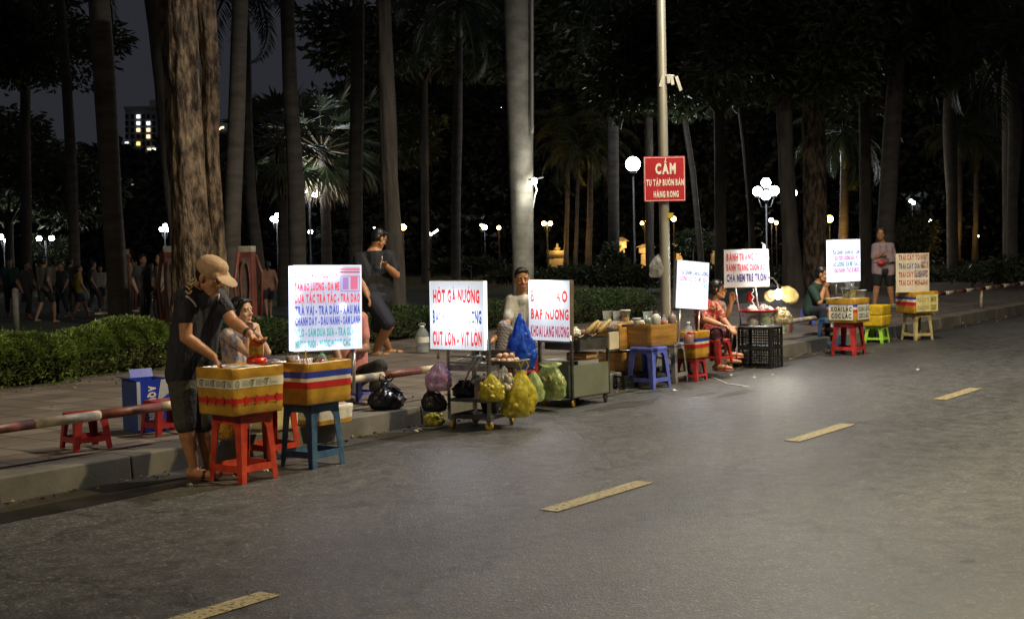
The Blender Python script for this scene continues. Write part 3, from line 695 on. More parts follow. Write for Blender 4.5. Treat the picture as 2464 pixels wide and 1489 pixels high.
stool('tall red plastic stool standing empty behind the box with the logo tape', G(652, 1100), RAD(48), .26, .31, .43, .05, RED)
stool('low red stool by itself behind the peeling pipe rail', G(207, 1078, Z0), RAD(40), .225, .27, .25, .045, DRED, st=(.22, .36))
stool('low dark red stool beside the blue carton', G(398, 1042, Z0), RAD(42), .225, .27, .25, .045, DRED, st=(.22, .36))
stool('violet blue tall stool under the plain taped box', G(1562, 932), RAD(50), .27, .33, .42, .055, PUR)
stool('grey tall stool beside the violet blue one under the plain taped box', G(1612, 919), RAD(56), .25, .30, .42, .05, GRY)
stool('small red stool under the narrow striped box', G(1664, 915), RAD(56), .22, .26, .245, .045, RED2, st=(.2, .3))
stool('crimson tall stool under the box lettered in black', G(2042, 853), RAD(52), .27, .33, .415, .052, RED2)
stool('tall blue stool half hidden behind the crimson stool', G(2002, 838, 0), RAD(52), .26, .31, .41, .05, BLU)
stool('lime green low stool under the yellow boxes', G(2110, 824), RAD(54), .23, .28, .235, .045, LIM, st=(.2, .33))
stool('worn beige tall stool under the fruit box', G(2207, 817), RAD(22), .27, .32, .385, .045, BEI)
stool('low blue stool seen through the gap left of the far bright menu', G(1954, 781, Z0), RAD(40), .24, .28, .24, .04, PUR, st=None)
stool('low violet blue stool under the person in the pink shirt', G(864, 960, Z0), RAD(50), .23, .28, .24, .045, PUR, st=(.2, .3))
stool('low red stool under the woman who eats', G(600, 935, Z0), RAD(50), .23, .28, .25, .045, DRED, st=(.2, .3))
stool('low red stool under the woman in floral clothes', G(1722, 872, Z0), RAD(50), .23, .28, .26, .045, RED2, st=(.2, .3))

# ------------------------------------------------------------------ boxes of foam wrapped in tape
TAPE = M('brown_tape', (.50, .26, .022), .34, var=.38, scale=5, b=.5, bs=20, col2=(.60, .34, .04), detail=6, bd=.006)
TAPE2 = M('banded_tape', (.40, .20, .045), .3, var=.35, scale=3, b=.5, bs=14, stretch=(.6, .6, 5), col2=(.50, .28, .08), detail=5, bd=.008)
TB = M('tape_blue', (.03, .045, .36), .35, var=.2, scale=9, b=.2, bs=40); TW = M('tape_white', (.62, .58, .48), .4, var=.18, scale=9, b=.2, bs=40); TR = M('tape_red', (.50, .018, .018), .35, var=.2, scale=9, b=.2, bs=40)
FOAM = M('white_foam', (.66, .64, .58), .7, var=.2, scale=20, b=.3, bs=120); INK = M('black_ink', (.02, .02, .022), .6, var=.2, b=0); GRYINK = M('grey_ink', (.10, .13, .11), .6, var=.3, b=0)
def loop(w, d, z, k, seed, amp=.005, N=9):
    """rounded rectangle outline with a hand-wrapped unevenness"""
    pts = []
    cor = [(-w / 2, -d / 2), (w / 2, -d / 2), (w / 2, d / 2), (-w / 2, d / 2)]
    for i in range(4):
        a, b = V((*cor[i], 0)), V((*cor[(i + 1) % 4], 0)); nrm = (b - a).normalized().cross(V((0, 0, 1)))
        for j in range(N):
            t = (j + .12) / (N - 1 + .24); p = a.lerp(b, t); q = NZ.noise(V((p.x * 9, p.y * 9, z * 9 + seed)))
            p = p + nrm * (q * amp * (1 if 0 < j < N - 1 else .5) + k); pts.append((p.x, p.y, z + NZ.noise(V((p.x * 7, p.y * 7, seed * 3.1 + z))) * amp * .7))
    return pts
def skin(mb, loops, closed=False):
    n = len(loops[0]); o = len(mb.v); mb.v += [tuple(p) for l in loops for p in l]
    for i in range(len(loops) - 1):
        for k in range(n): mb.f.append((o + i * n + k, o + i * n + (k + 1) % n, o + (i + 1) * n + (k + 1) % n, o + (i + 1) * n + k))
    return o, n
def foam_box(label, loc, rz, w, d, h, mat, bands=(), seed=1, taper=.95, open_top=True, group='taped foam boxes on the stalls', cat='box', name='foam_box', fill=None, amp=.005):
    o = thing(name, label, cat, loc, rz, group); mb = MB()
    def S(z): k = taper + (1 - taper) * z / h; return w * k, d * k
    Ls = [loop(*S(0), 0, -.006, seed, amp)] + [loop(*S(h * k), h * k, 0, seed, amp) for k in (.03, .2, .4, .6, .8, .97)] + [loop(*S(h), h, -.004, seed, amp)]
    if open_top: Ls += [loop(w - .05, d - .05, h, 0, seed, amp * .5), loop(w - .055, d - .055, h * .72, 0, seed, amp * .4)]
    b, n = skin(mb, Ls); mb.f.append(tuple(b + k for k in range(n))[::-1]); mb.f.append(tuple(b + (len(Ls) - 1) * n + k for k in range(n)))
    obj('box_body', mb, mat, o, True)
    for z0, z1, m in bands:
        mb = MB(); skin(mb, [loop(*S(z), z, .0022, seed, amp) for z in (z0, (z0 + z1) / 2, z1)]); obj('tape_band', mb, m, o, True)
    if fill: mb = MB(); mb.box((0, 0, h * .78), (w - .075, d - .075, .04)); obj('filling', mb, fill, o, bevel=.01)
    return o
# box with the logo tape
A = foam_box('mustard foam box with a logo tape and a torn red tape', V((-1.785, 8.93, .447)), RAD(50), .43, .37, .305, TAPE, [(.175, .235, TW), (.075, .115, TR)], 2)
def on_face(mb, face, w, d, k=.0045):
    """a mesh drawn in x-z at y = 0 laid on the front (0) or the left (1) side of a box"""
    if face == 0: mb.v = [(x, -d / 2 * k2 - k + y, z) for (x, y, z) in mb.v for k2 in (.985,)]
    else: mb.v = [(-w / 2 * .985 - k + y, -x, z) for (x, y, z) in mb.v]
    return mb
for face, span in ((0, .42), (1, .36)):
    mb, m2, m3 = MB(), MB(), MB()
    for i in range(3):
        x = -span / 2 + .02 + i * .115 + face * .01
        if x + .05 > span / 2: continue
        # swoosh ring open at the right with a slanted letter through it
        R1, R2 = .022, .018; arc = [(x + .022 + R1 * math.cos(a), .205 + R1 * math.sin(a)) for a in [RAD(q) for q in range(80, 281, 20)]] + [(x + .022 + R2 * math.cos(a), .204 + R2 * math.sin(a)) for a in [RAD(q) for q in range(280, 79, -20)]]
        for j in range(10): mb.add([(arc[j][0], 0, arc[j][1]), (arc[j + 1][0], 0, arc[j + 1][1]), (arc[20 - j][0], 0, arc[20 - j][1]), (arc[21 - j][0], 0, arc[21 - j][1])], [(0, 1, 2, 3)])
        mb.add([(x + .010, 0, .223), (x + .047, 0, .228), (x + .046, 0, .221), (x + .012, 0, .217)], [(0, 1, 2, 3)])
        mb.add([(x + .029, 0, .221), (x + .036, 0, .222), (x + .030, 0, .188), (x + .022, 0, .186)], [(0, 1, 2, 3)])
        mb.add([(x + .014, 0, .212), (x + .018, 0, .212), (x + .016, 0, .194), (x + .012, 0, .196)], [(0, 1, 2, 3)])
        for q, (z, l) in enumerate([(.219, .05), (.208, .056), (.199, .045), (.190, .056)]):
            xx = x + .055; e = min(xx + l, span / 2 - .004); y = xx
            while y < e: mb.add([(y, 0, z), (min(e, y + .006), 0, z), (min(e, y + .006), 0, z + .004), (y, 0, z + .004)], [(0, 1, 2, 3)]); y += .0085
    obj('printed_logo', on_face(mb, face, .43, .37, .0035), GRYINK, A)
    rr_ = random.Random(9 + face); x = -span / 2 + .03
    while x < span / 2 - .06:                                                     # torn white fragments of letters along the red tape
        for z0, z1 in ((.066, .084), (.106, .124)):
            y = x
            while y < x + .058: ww = rr_.uniform(.003, .009); m2.add([(y, 0, z0 + rr_.uniform(0, .008)), (y + ww, 0, z0 + rr_.uniform(0, .008)), (y + ww * .8, 0, z1 - rr_.uniform(0, .008)), (y, 0, z1 - rr_.uniform(0, .008))], [(0, 1, 2, 3)]); y += ww + rr_.uniform(.001, .004)
        m3 = MB(); m3.add([(x + .062, 0, .066), (x + .080, 0, .066), (x + .080, 0, .124), (x + .062, 0, .124)], [(0, 1, 2, 3)]); x += .086; obj('red_patch', on_face(m3, face, .43, .37, .0040), TR, A)
    obj('torn_print', on_face(m2, face, .43, .37, .0035), TAPE, A)
film = M('white_film', (.62, .62, .6), .3, var=.15, scale=12, b=.5, bs=40, trans=.3)
mb = MB(); N = 12
for i in range(N):
    for j in range(N):
        q = []
        for a, b in ((i, j), (i + 1, j), (i + 1, j + 1), (i, j + 1)):
            x, y = -.185 + .37 * a / N, -.155 + .31 * b / N; q.append((x, y, .29 + .022 * NZ.noise(V((x * 16, y * 16, 2)))))
        mb.quad(*q)
obj('liner', mb, film, A, True)
# jar on the box
def jar():
    D = 8.93; c = P(618, 874, D); o = thing('condiment_jar', 'orange jar with a gold label under the hand of the man in the cap', 'jar', c)
    cap = plastic('cap_red', (.55, .03, .015), rough=.25)
    mb = MB(); mb.lathe([(.0, 0), (.066, 0), (.068, .01), (.064, .03), (.05, .04), (0, .04)], n=28); obj('cap', mb, cap, o, True)
    mb = MB(); mb.lathe([(.046, .041), (.047, .06), (.047, .125), (.043, .145), (.044, .168), (0, .168)], n=28); obj('jar_body', mb, M('chilli_orange', (.48, .10, .012), .12, var=.4, scale=22, b=.1), o, True)
    mb = MB(); mb.lathe([(.0485, .065), (.0485, .115)], n=28, cap=False); obj('label', mb, M('gold_label', (.45, .25, .04), .3, .3, var=.5, scale=30), o, True)
jar()
# the open striped box
B = foam_box('open mustard foam box ringed with blue, white and red tape under the nearest bright menu', V((-1.405, 9.47, .445)), RAD(52), .44, .37, .285, TAPE, [(.182, .225, TB), (.157, .182, TW), (.112, .157, TR)], 5)
mb = MB(); mb.box((0, 0, .06), (.36, .29, .10)); obj('filling', mb, FOAM, B)
# the plain taped box with drinks and the boxes behind and under it
C = foam_box('plain taped box with brown horizontal bands carrying sauce bottles and cups', G(1560, 927) + V((0, 0, .422)), RAD(47), .455, .45, .245, TAPE2, [], 7, .97, False, amp=.012)
foam_box('taped box behind the corn cart carrying the back row of drink cups', P(1492, 838, 14.35), RAD(47), .46, .36, .27, TAPE2, [], 8, .98, False, amp=.01)
foam_box('taped carton on the road under the plain taped box, left of the violet blue stool', P(1508, 904, 14.45), RAD(47), .5, .36, .27, TAPE2, [], 9, .99, False, amp=.01)
blk = plastic('black_plastic', (.012, .013, .015), rough=.45)
def crate(label, loc, rz, w, d, h, mat=blk, nz=4, nx=7, tilt=0):
    o = thing('plastic_crate', label, 'crate', loc, rz, 'plastic crates on the road'); mb = MB(); t = .012
    for z, zh in ((h - .012, .024), (.012, .024), (h * .5, .014)):
        mb.box((0, -d / 2 + t / 2, z), (w, t, zh)); mb.box((0, d / 2 - t / 2, z), (w, t, zh)); mb.box((-w / 2 + t / 2, 0, z), (t, d - 2 * t, zh)); mb.box((w / 2 - t / 2, 0, z), (t, d - 2 * t, zh))
    obj('rim', mb, mat, o, bevel=.002)
    for sx, sy in ((-1, -1), (1, -1), (1, 1), (-1, 1)):
        q = MB(); q.box((sx * (w / 2 - .012), sy * (d / 2 - .012), h / 2), (.026, .026, h * .992)); obj('corner_post', q, mat, o, bevel=.003)
    for s in (-1, 1):
        q = MB()
        for i in range(1, nx): q.box((-w / 2 + w * i / nx, s * (d / 2 - .0055), h / 2), (.010, .006, h - .05))
        for z in (.25, .37, .63, .75): q.box((0, s * (d / 2 - .0085), h * z), (w - .054, .005, .009))
        obj('side_panel', q, mat, o); q = MB()
        for i in range(1, nx): q.box((s * (w / 2 - .0055), -d / 2 + d * i / nx, h / 2), (.006, .010, h - .05))
        for z in (.25, .37, .63, .75): q.box((s * (w / 2 - .0085), 0, h * z), (.005, d - .054, .009))
        obj('side_panel', q, mat, o)
    q = MB(); q.box((0, 0, .012), (w - .03, d - .03, .008)); obj('bottom', q, mat, o)
    return o
crate('dark crate on the road beneath the taped carton, left of the violet blue stool', G(1505, 930), RAD(47), .5, .38, .14)
D_ = foam_box('narrow foam box with bold blue, white and red tape under the tilted menu', G(1664, 915) + V((0, 0, .248)), RAD(52), .30, .30, .285, TAPE, [(.175, .212, TB), (.150, .175, TW), (.112, .150, TR)], 11, .9)
mb = MB(); mb.box((0, 0, .05), (.22, .22, .08)); obj('filling', mb, FOAM, D_)
E_ = foam_box('foam box with white papers lettered in black on two sides under the far bright menu', G(2042, 853) + V((0, 0, .418)), RAD(50), .40, .41, .305, TAPE, [(.20, .235, TB), (.17, .20, TW), (.13, .17, TR)], 13)
F_ = foam_box('foam box with a yellowish fruit poster on its front, on the beige stool', G(2207, 817) + V((0, 0, .388)), RAD(26), .46, .40, .31, TAPE, [(.20, .235, TB), (.165, .20, TW), (.115, .165, TR)], 17)
paper = M('white_paper', (.66, .65, .6), .6, var=.1, scale=8, b=.15, bs=20); yel_paper = M('yellow_paper', (.60, .54, .26), .55, var=.2, scale=8, b=.1)
def poster(parent, face, w, d, x0, x1, z0, z1, mat, lines, inks, pics=()):
    mb = MB(); mb.quad((x0, 0, z0), (x1, 0, z0), (x1, 0, z1), (x0, 0, z1)); obj('poster', on_face(mb, face, w, d, .0075), mat, parent)
    for (tx, a, b, c, e), ink in zip(lines, inks):
        mb = MB(); text_mesh(mb, tx, x0 + (x1 - x0) * a, x0 + (x1 - x0) * b, z0 + (z1 - z0) * c, z0 + (z1 - z0) * e, 0); obj('lettering', on_face(mb, face, w, d, .0088), ink, parent)
    for (a, b, c, e), m in pics:
        mb = MB(); mb.quad((x0 + (x1 - x0) * a, 0, z0 + (z1 - z0) * c), (x0 + (x1 - x0) * b, 0, z0 + (z1 - z0) * c), (x0 + (x1 - x0) * b, 0, z0 + (z1 - z0) * e), (x0 + (x1 - x0) * a, 0, z0 + (z1 - z0) * e)); obj('picture', on_face(mb, face, w, d, .0088), m, parent)
for f in (0, 1): poster(E_, f, .40, .41, -.165, .165, .035, .225, paper, [('XOÀI LẮC', .06, .95, .58, .86), ('CÓC LẮC', .10, .93, .12, .42)], [INK, INK])
pic1 = M('fruit_picture', (.30, .33, .06), .5, var=.6, scale=28, b=0, col2=(.55, .42, .10)); pic2 = M('fruit_picture_red', (.45, .06, .05), .5, var=.7, scale=16, b=0, col2=(.55, .5, .4)); gold_ink = M('faded_ink', (.35, .24, .08), .5, var=.2, b=0)
poster(F_, 0, .46, .40, -.20, .205, .025, .265, yel_paper, [('TRÁI CÂY TÔ', .05, .60, .58, .80), ('TRÁI CÂY DĨA', .05, .60, .12, .34)], [gold_ink] * 2, [((.66, .92, .55, .86), pic1), ((.66, .92, .08, .40), pic1)])
YBX = plastic('yellow_plastic', (.60, .40, .02), rough=.4)
yb = foam_box('lower yellow tub stacked on the lime stool', G(2110, 824) + V((0, 0, .238)), RAD(54), .36, .30, .15, YBX, [], 3, .93, name='storage_tub', cat='tub', group='yellow tubs', amp=.001)
foam_box('upper yellow tub of the pair on the lime stool', G(2110, 824) + V((0, 0, .392)), RAD(54), .36, .30, .14, YBX, [], 4, .93, name='storage_tub', cat='tub', group='yellow tubs', amp=.001)
# things on the kerb behind the two nearest boxes
foam_box('white foam tray with a mustard rim lying on the pavement behind the tall blue stool', G(768, 1015, Z0), RAD(50), .36, .40, .14, FOAM, [(.002, .035, TAPE)], 21, .94, group='foam boxes on the pavement')
foam_box('pale yellow taped box on the pavement behind the tall orange red stool', G(662, 1030, Z0), RAD(50), .24, .26, .2, yel_paper, [], 22, .97, group='foam boxes on the pavement')
def basket(label, loc, r, h, mat, name='woven_basket', sq=(1, 1), rz=0):
    o = thing(name, label, 'basket', loc, rz); mb = MB(); mb.lathe([(0, 0), (r * .8, 0), (r * .9, h * .3), (r, h), (r * .93, h), (r * .8, h * .12), (0, h * .1)], n=28, sq=sq, wob=lambda a, z: 1 + .02 * math.sin(a * 28 + z * 220)); obj('basket_body', mb, mat, o)
    mb = MB(); n = 28; mb.tube([(r * .97 * math.cos(t) * sq[0], r * .97 * math.sin(t) * sq[1], h) for t in [2 * math.pi * k / n for k in range(n + 1)]], .009, 6); obj('rim', mb, mat, o)
    return o
basket('orange woven basket on the pavement behind the legs of the man in the cap', G(545, 1050, Z0), .11, .13, M('orange_weave', (.55, .27, .03), .6, var=.6, scale=60, b=.6, bs=90))
# blue carton
def carton():
    o = thing('water_carton', 'blue and white open bottled water carton standing on the pavement behind the low red stools', 'carton', G(352, 1034, Z0) + V((0, .02, 0)), RAD(38)); w, d, h = .26, .28, .39
    cb = M('carton_blue', (.012, .05, .55), .35, var=.3, scale=3, b=.1); cw = M('carton_pale', (.42, .47, .56), .5, var=.2, scale=5); cd = M('carton_side', (.035, .065, .24), .6, var=.3, scale=4)
    mb = MB(); t = .005
    mb.box((0, -d / 2 + t / 2, h / 2), (w, t, h)); obj('front_panel', mb, cb, o)
    mb = MB(); mb.box((-w / 2 + t / 2, 0, h / 2), (t, d - 2 * t, h)); mb.box((w / 2 - t / 2, 0, h / 2), (t, d - 2 * t, h)); mb.box((0, 0, .005), (w - 2 * t, d - 2 * t, .006)); obj('side_panel', mb, cd, o)
    mb = MB(); mb.box((0, d / 2 - t / 2, h / 2), (w, t, h)); obj('back_panel', mb, cb, o)
    mb = MB(); mb.box((-w / 2 - .018, .01, h + .006), (.004, d * .9, .065), rot=Matrix.Rotation(RAD(-65), 3, 'Y')); mb.box((.03, d / 2 + .01, h + .03), (w * .7, .004, .07), rot=Matrix.Rotation(RAD(-25), 3, 'X')); obj('flap', mb, cb, o)
    mb = MB(); mb.add([(.03, -d / 2 - .001, h * .55), (w / 2 - .004, -d / 2 - .001, h * .72), (w / 2 - .004, -d / 2 - .001, h - .004), (.065, -d / 2 - .001, h - .004)], [(0, 1, 2, 3)]); mb.add([(-w / 2 + .002, -d / 2 - .001, .02), (-w / 2 + .03, -d / 2 - .001, .02), (-w / 2 + .03, -d / 2 - .001, h - .01), (-w / 2 + .002, -d / 2 - .001, h - .01)], [(0, 1, 2, 3)]); obj('pale_print', mb, cw, o)
    mb = MB(); text_mesh(mb, 'AQUAFINA', -.30, .0, .0, .055, 0); mb.v = [(-.035 + z, -d / 2 - .0018, h * .88 + (-.30 - x)) for x, y, z in mb.v]; obj('lettering', mb, M('white_print', (.7, .72, .75), .5, var=.1, b=0), o)
carton()

# ------------------------------------------------------------------ bags, cups, bottles
def film_mat(name, col, clear=.28, trans=.45, **k): return M(name, col, .18, var=k.pop('var', .3), scale=k.pop('scale', 9), b=.9, bs=18, bd=.02, trans=trans, clear=clear, detail=6, **k)
def sack(label, c, w, d, h, mat, seed, handles=True, cat='plastic bag', name='plastic_bag', group='plastic bags on the stalls', neck=.16, rz=0, fill=None, low=.35, hang=.0, pinch=.0, crease=1.0):
    """a carrier bag: bulging foot, pleated shoulders gathered to the handles; c is the middle of its foot"""
    o = thing(name, label, cat, c, rz, group); r = random.Random(seed); ph = [r.uniform(0, 6) for _ in range(8)]
    pr = [(.02, 0), (.60, .0), (.84, .05), (.97, .14), (1.0, low), (.93, .5), (.78, .64), (.58, .77), (.38, .88), (neck + .08, .95), (neck, 1)]
    N = 30; n = 34; rows = []
    for i in range(N + 1):                                           # finer rows along the outline
        q = i / N * (len(pr) - 1); j = min(int(q), len(pr) - 2); f = q - j; rows.append((pr[j][0] * (1 - f) + pr[j + 1][0] * f, (pr[j][1] * (1 - f) + pr[j + 1][1] * f)))
    rows = [(q * (1 - pinch * max(0, z - low) / (1 - low)), z) for q, z in rows]
    k1 = r.choice((7, 9, 11)); lean = r.uniform(-.12, .12); lean2 = r.uniform(-.08, .08)
    vs, fs = [], []
    for i, (q, z) in enumerate(rows):
        for k in range(n):
            a = 2 * math.pi * k / n; c3 = V((math.cos(a), math.sin(a), 0)); u_ = V((c3.x * 1.6, c3.y * 1.6, z * 1.5 + seed * 5.1))
            rid = 1 - abs(NZ.noise(u_ * 1.7)) * 2; rid2 = 1 - abs(NZ.noise(V((c3.x * 5, c3.y * 5, z * 3.5 + seed)))) * 2
            ple = abs(math.sin(k1 * .5 * a + ph[2] + .8 * math.sin(z * 3 + ph[1])))            # creases that run down from the knot
            f = 1 + crease * (.17 * (rid - .6) + .12 * (rid2 - .6) + (.42 * z ** 1.2) * (ple - .5)) + .05 * math.sin(3 * a + ph[0] + 2 * z)
            x, y = q * .5 * f * c3.x * w + lean * w * z, q * .5 * f * c3.y * d + lean2 * d * z
            vs.append((x, y, z * h * (1 + .02 * rid2) if i else 0))
    for i in range(N):
        for k in range(n):
            k2 = (k + 1) % n; A_, B_, C_, D__ = i * n + k, i * n + k2, (i + 1) * n + k2, (i + 1) * n + k; fs += [(A_, B_, C_), (A_, C_, D__)] if (i + k) % 2 else [(A_, B_, D__), (B_, C_, D__)]
    mb = MB(); mb.add(vs, fs); bo = obj('bag_body', mb, mat, o, True)
    if handles:
        mb = MB()
        for s in (-1, 1):
            x = s * w * (.06 + neck * .4) + lean * w; mb.tube([(x, 0, h * .97), (x + s * w * .10, -.01, h * 1.10), (x + s * w * .03, .01, h * 1.24 + hang), (x - s * w * .12, .0, h * 1.1), (x - s * w * .10, .0, h * .97)], [.013, .010, .009, .010, .012], 6, flat=.45)
        obj('handle', mb, mat, o, True)
    if fill:
        mb = MB(); n = 46
        for _ in range(n):
            a, q = r.uniform(0, 6.28), r.random() ** .5 * .40; z = r.uniform(.02, .52) * h; s_ = r.uniform(.018, .034)
            mb.ell((math.cos(a) * q * w, math.sin(a) * q * d, z + .02), (s_ * r.uniform(.6, 1.6), s_, s_ * r.uniform(.4, 1.1)), Euler((r.uniform(0, 3), r.uniform(0, 3), 0)).to_matrix(), 7, 5)
        obj('contents', mb, fill, o, True)
    return o
clearp = M('clear_plastic', (.62, .66, .68), .08, var=.1, b=.05, clear=.72, trans=.1); liquid_g = M('green_drink', (.05, .30, .08), .1, var=.2, clear=.15); liquid_o = M('amber_drink', (.50, .24, .03), .1, var=.3, clear=.15); liquid_b = M('brown_drink', (.22, .10, .05), .15, var=.3, clear=.1); whitep = plastic('white_plastic', (.66, .66, .64)); redcap = plastic('red_cap', (.5, .02, .03))
def cup(label, c, r, h, liq=None, lev=.35, lid=False, name='drink_cup', group='drink cups on the taped boxes'):
    o = thing(name, label, 'cup', c, 0, group); mb = MB(); mb.lathe([(r * .70, 0), (r * .98, h * .93), (r * 1.06, h * .94), (r * 1.06, h), (r * .97, h)], n=22, cap=False); mb.add([(r * .7 * math.cos(a), r * .7 * math.sin(a), .001) for a in [2 * math.pi * k / 16 for k in range(16)]], [tuple(range(16))]); obj('cup_wall', mb, clearp, o, True)
    if liq: mb = MB(); mb.lathe([(0, .004), (r * .66, .004), (r * (.66 + .28 * lev), h * lev), (0, h * lev)], n=20); obj('drink', mb, liq, o, True)
    if lid: mb = MB(); mb.lathe([(r * 1.07, h * .98), (r * 1.07, h * 1.05), (r * .9, h * 1.06), (0, h * 1.07)], n=20); obj('lid', mb, whitep, o, True)
    return o
def bottle(label, c, r, h, liq, cap, lev=.7, name='sauce_bottle', group='sauce bottles on the stalls', clearm=None, shape=None):
    o = thing(name, label, 'bottle', c, 0, group); s = shape or [(.9, 0), (1, .04), (1, .45), (.85, .6), (.5, .78), (.3, .86), (.28, .93)]
    mb = MB(); mb.lathe([(0, 0)] + [(r * a, h * b) for a, b in s], n=20, cap=False); obj('bottle_body', mb, clearm or clearp, o, True)
    if liq:
        mb = MB(); q = [(r * .93 * a, h * b + .003) for a, b in s if b < lev]; mb.lathe([(0, .003)] + q + [(0, q[-1][1] + .001)], n=18); obj('liquid', mb, liq, o, True)
    mb = MB(); mb.lathe([(r * .36, h * .91), (r * .36, h * .985), (r * .3, h), (0, h)], n=14); obj('cap', mb, cap, o, True)
    return o
BK = M('black_bag_film', (.012, .012, .014), .16, var=.3, scale=9, b=.9, bs=18, bd=.02)
scrap = M('yellow_green_scraps', (.42, .38, .03), .5, var=.6, scale=24, b=.3, col2=(.60, .50, .06)); scrap2 = M('mixed_scraps', (.30, .34, .06), .5, var=.7, scale=18, b=.3, col2=(.55, .46, .12))
YB = film_mat('yellow_film', (.78, .64, .03), .26, .5, scale=17, var=.45, col2=(.85, .78, .14)); PK = film_mat('pink_film', (.62, .30, .58), .26, .4, scale=15, col2=(.72, .60, .80)); GB = film_mat('green_film', (.45, .62, .16), .38, .4, scale=15, col2=(.72, .80, .42)); CL = film_mat('clear_film', (.55, .55, .56), .55, .3); BB = film_mat('blue_film', (.008, .05, .62), .10, .5, scale=15, var=.5, col2=(.05, .22, .9))
sack('black carrier bag slumped on the kerb in front of the pipe rail', G(930, 984, Z0), .30, .22, .235, BK, 3, group='plastic bags on the kerb', rz=.5, pinch=.35, crease=1.5)
sack('yellow carrier bag lying in the gutter left of the egg trolley', G(1046, 1024), .15, .13, .115, YB, 8, False, fill=scrap, group='plastic bags on the kerb', neck=.3)
# water bottle
def water():
    o = bottle('large clear five litre water bottle standing on the pavement by the dark hedge', G(1017, 848, Z0), .085, .345, M('still_water', (.35, .38, .40), .1, clear=.6), whitep, .2, 'water_bottle', None, clearm=M('bottle_plastic', (.42, .45, .47), .1, clear=.5, trans=.2), shape=[(.95, 0), (1, .04), (1, .2), (.93, .24), (1, .28), (1, .62), (.92, .72), (.55, .86), (.3, .92)])
    mb = MB(); mb.lathe([(.087, .13), (.087, .2)], n=20, cap=False); obj('label', mb, paper, o, True)
    mb = MB(); mb.tube([(-.03, 0, .33), (-.045, 0, .36), (0, 0, .375), (.045, 0, .36), (.03, 0, .33)], .005, 6); obj('handle', mb, whitep, o, True)
water()
# items poking out of the striped box
def box_items():
    fc = V((-1.405, 9.47, .445)); R = Matrix.Rotation(RAD(52), 3, 'Z')
    def L(x, y, z): return fc + R @ V((x, y, z))
    cup('clear cup of pink packets in the corner of the open striped box', L(-.13, .05, .22), .042, .11, M('pink_stuff', (.55, .12, .20), .5, var=.7, scale=40, col2=(.65, .55, .5)), .95, group='cups in the open striped box')
    sack('small clear bag of red packets in the open striped box', L(-.13, -.06, .20), .11, .09, .10, CL, 31, False, fill=M('red_packets', (.5, .05, .07), .4, var=.7, scale=30, col2=(.6, .5, .5)), group='bags in the open striped box', neck=.35)
    sack('small pink bag at the front corner of the open striped box', L(-.02, -.12, .19), .10, .08, .125, film_mat('hot_pink_film', (.60, .12, .30), .1, .4, col2=(.62, .5, .55)), 33, False, group='bags in the open striped box', neck=.3)
    sack('small mint green bag standing up in the open striped box', L(.04, -.08, .19), .09, .07, .15, film_mat('mint_film', (.20, .55, .32), .3, .4), 34, False, group='bags in the open striped box', neck=.1)
    cup('white paper cup in the middle of the open striped box', L(.0, .04, .18), .045, .11, None, group='cups in the open striped box')
    mb = MB(); mb.tube([L(-.17, -.10, .27), L(-.17, -.14, .36), L(-.20, -.17, .40), L(-.22, -.19, .34), L(-.21, -.2, .25)], .0035, 5); tag(obj('yellow_cord', mb, YBX), 'thin yellow cord looped over the left edge of the striped box', 'cord')
box_items()

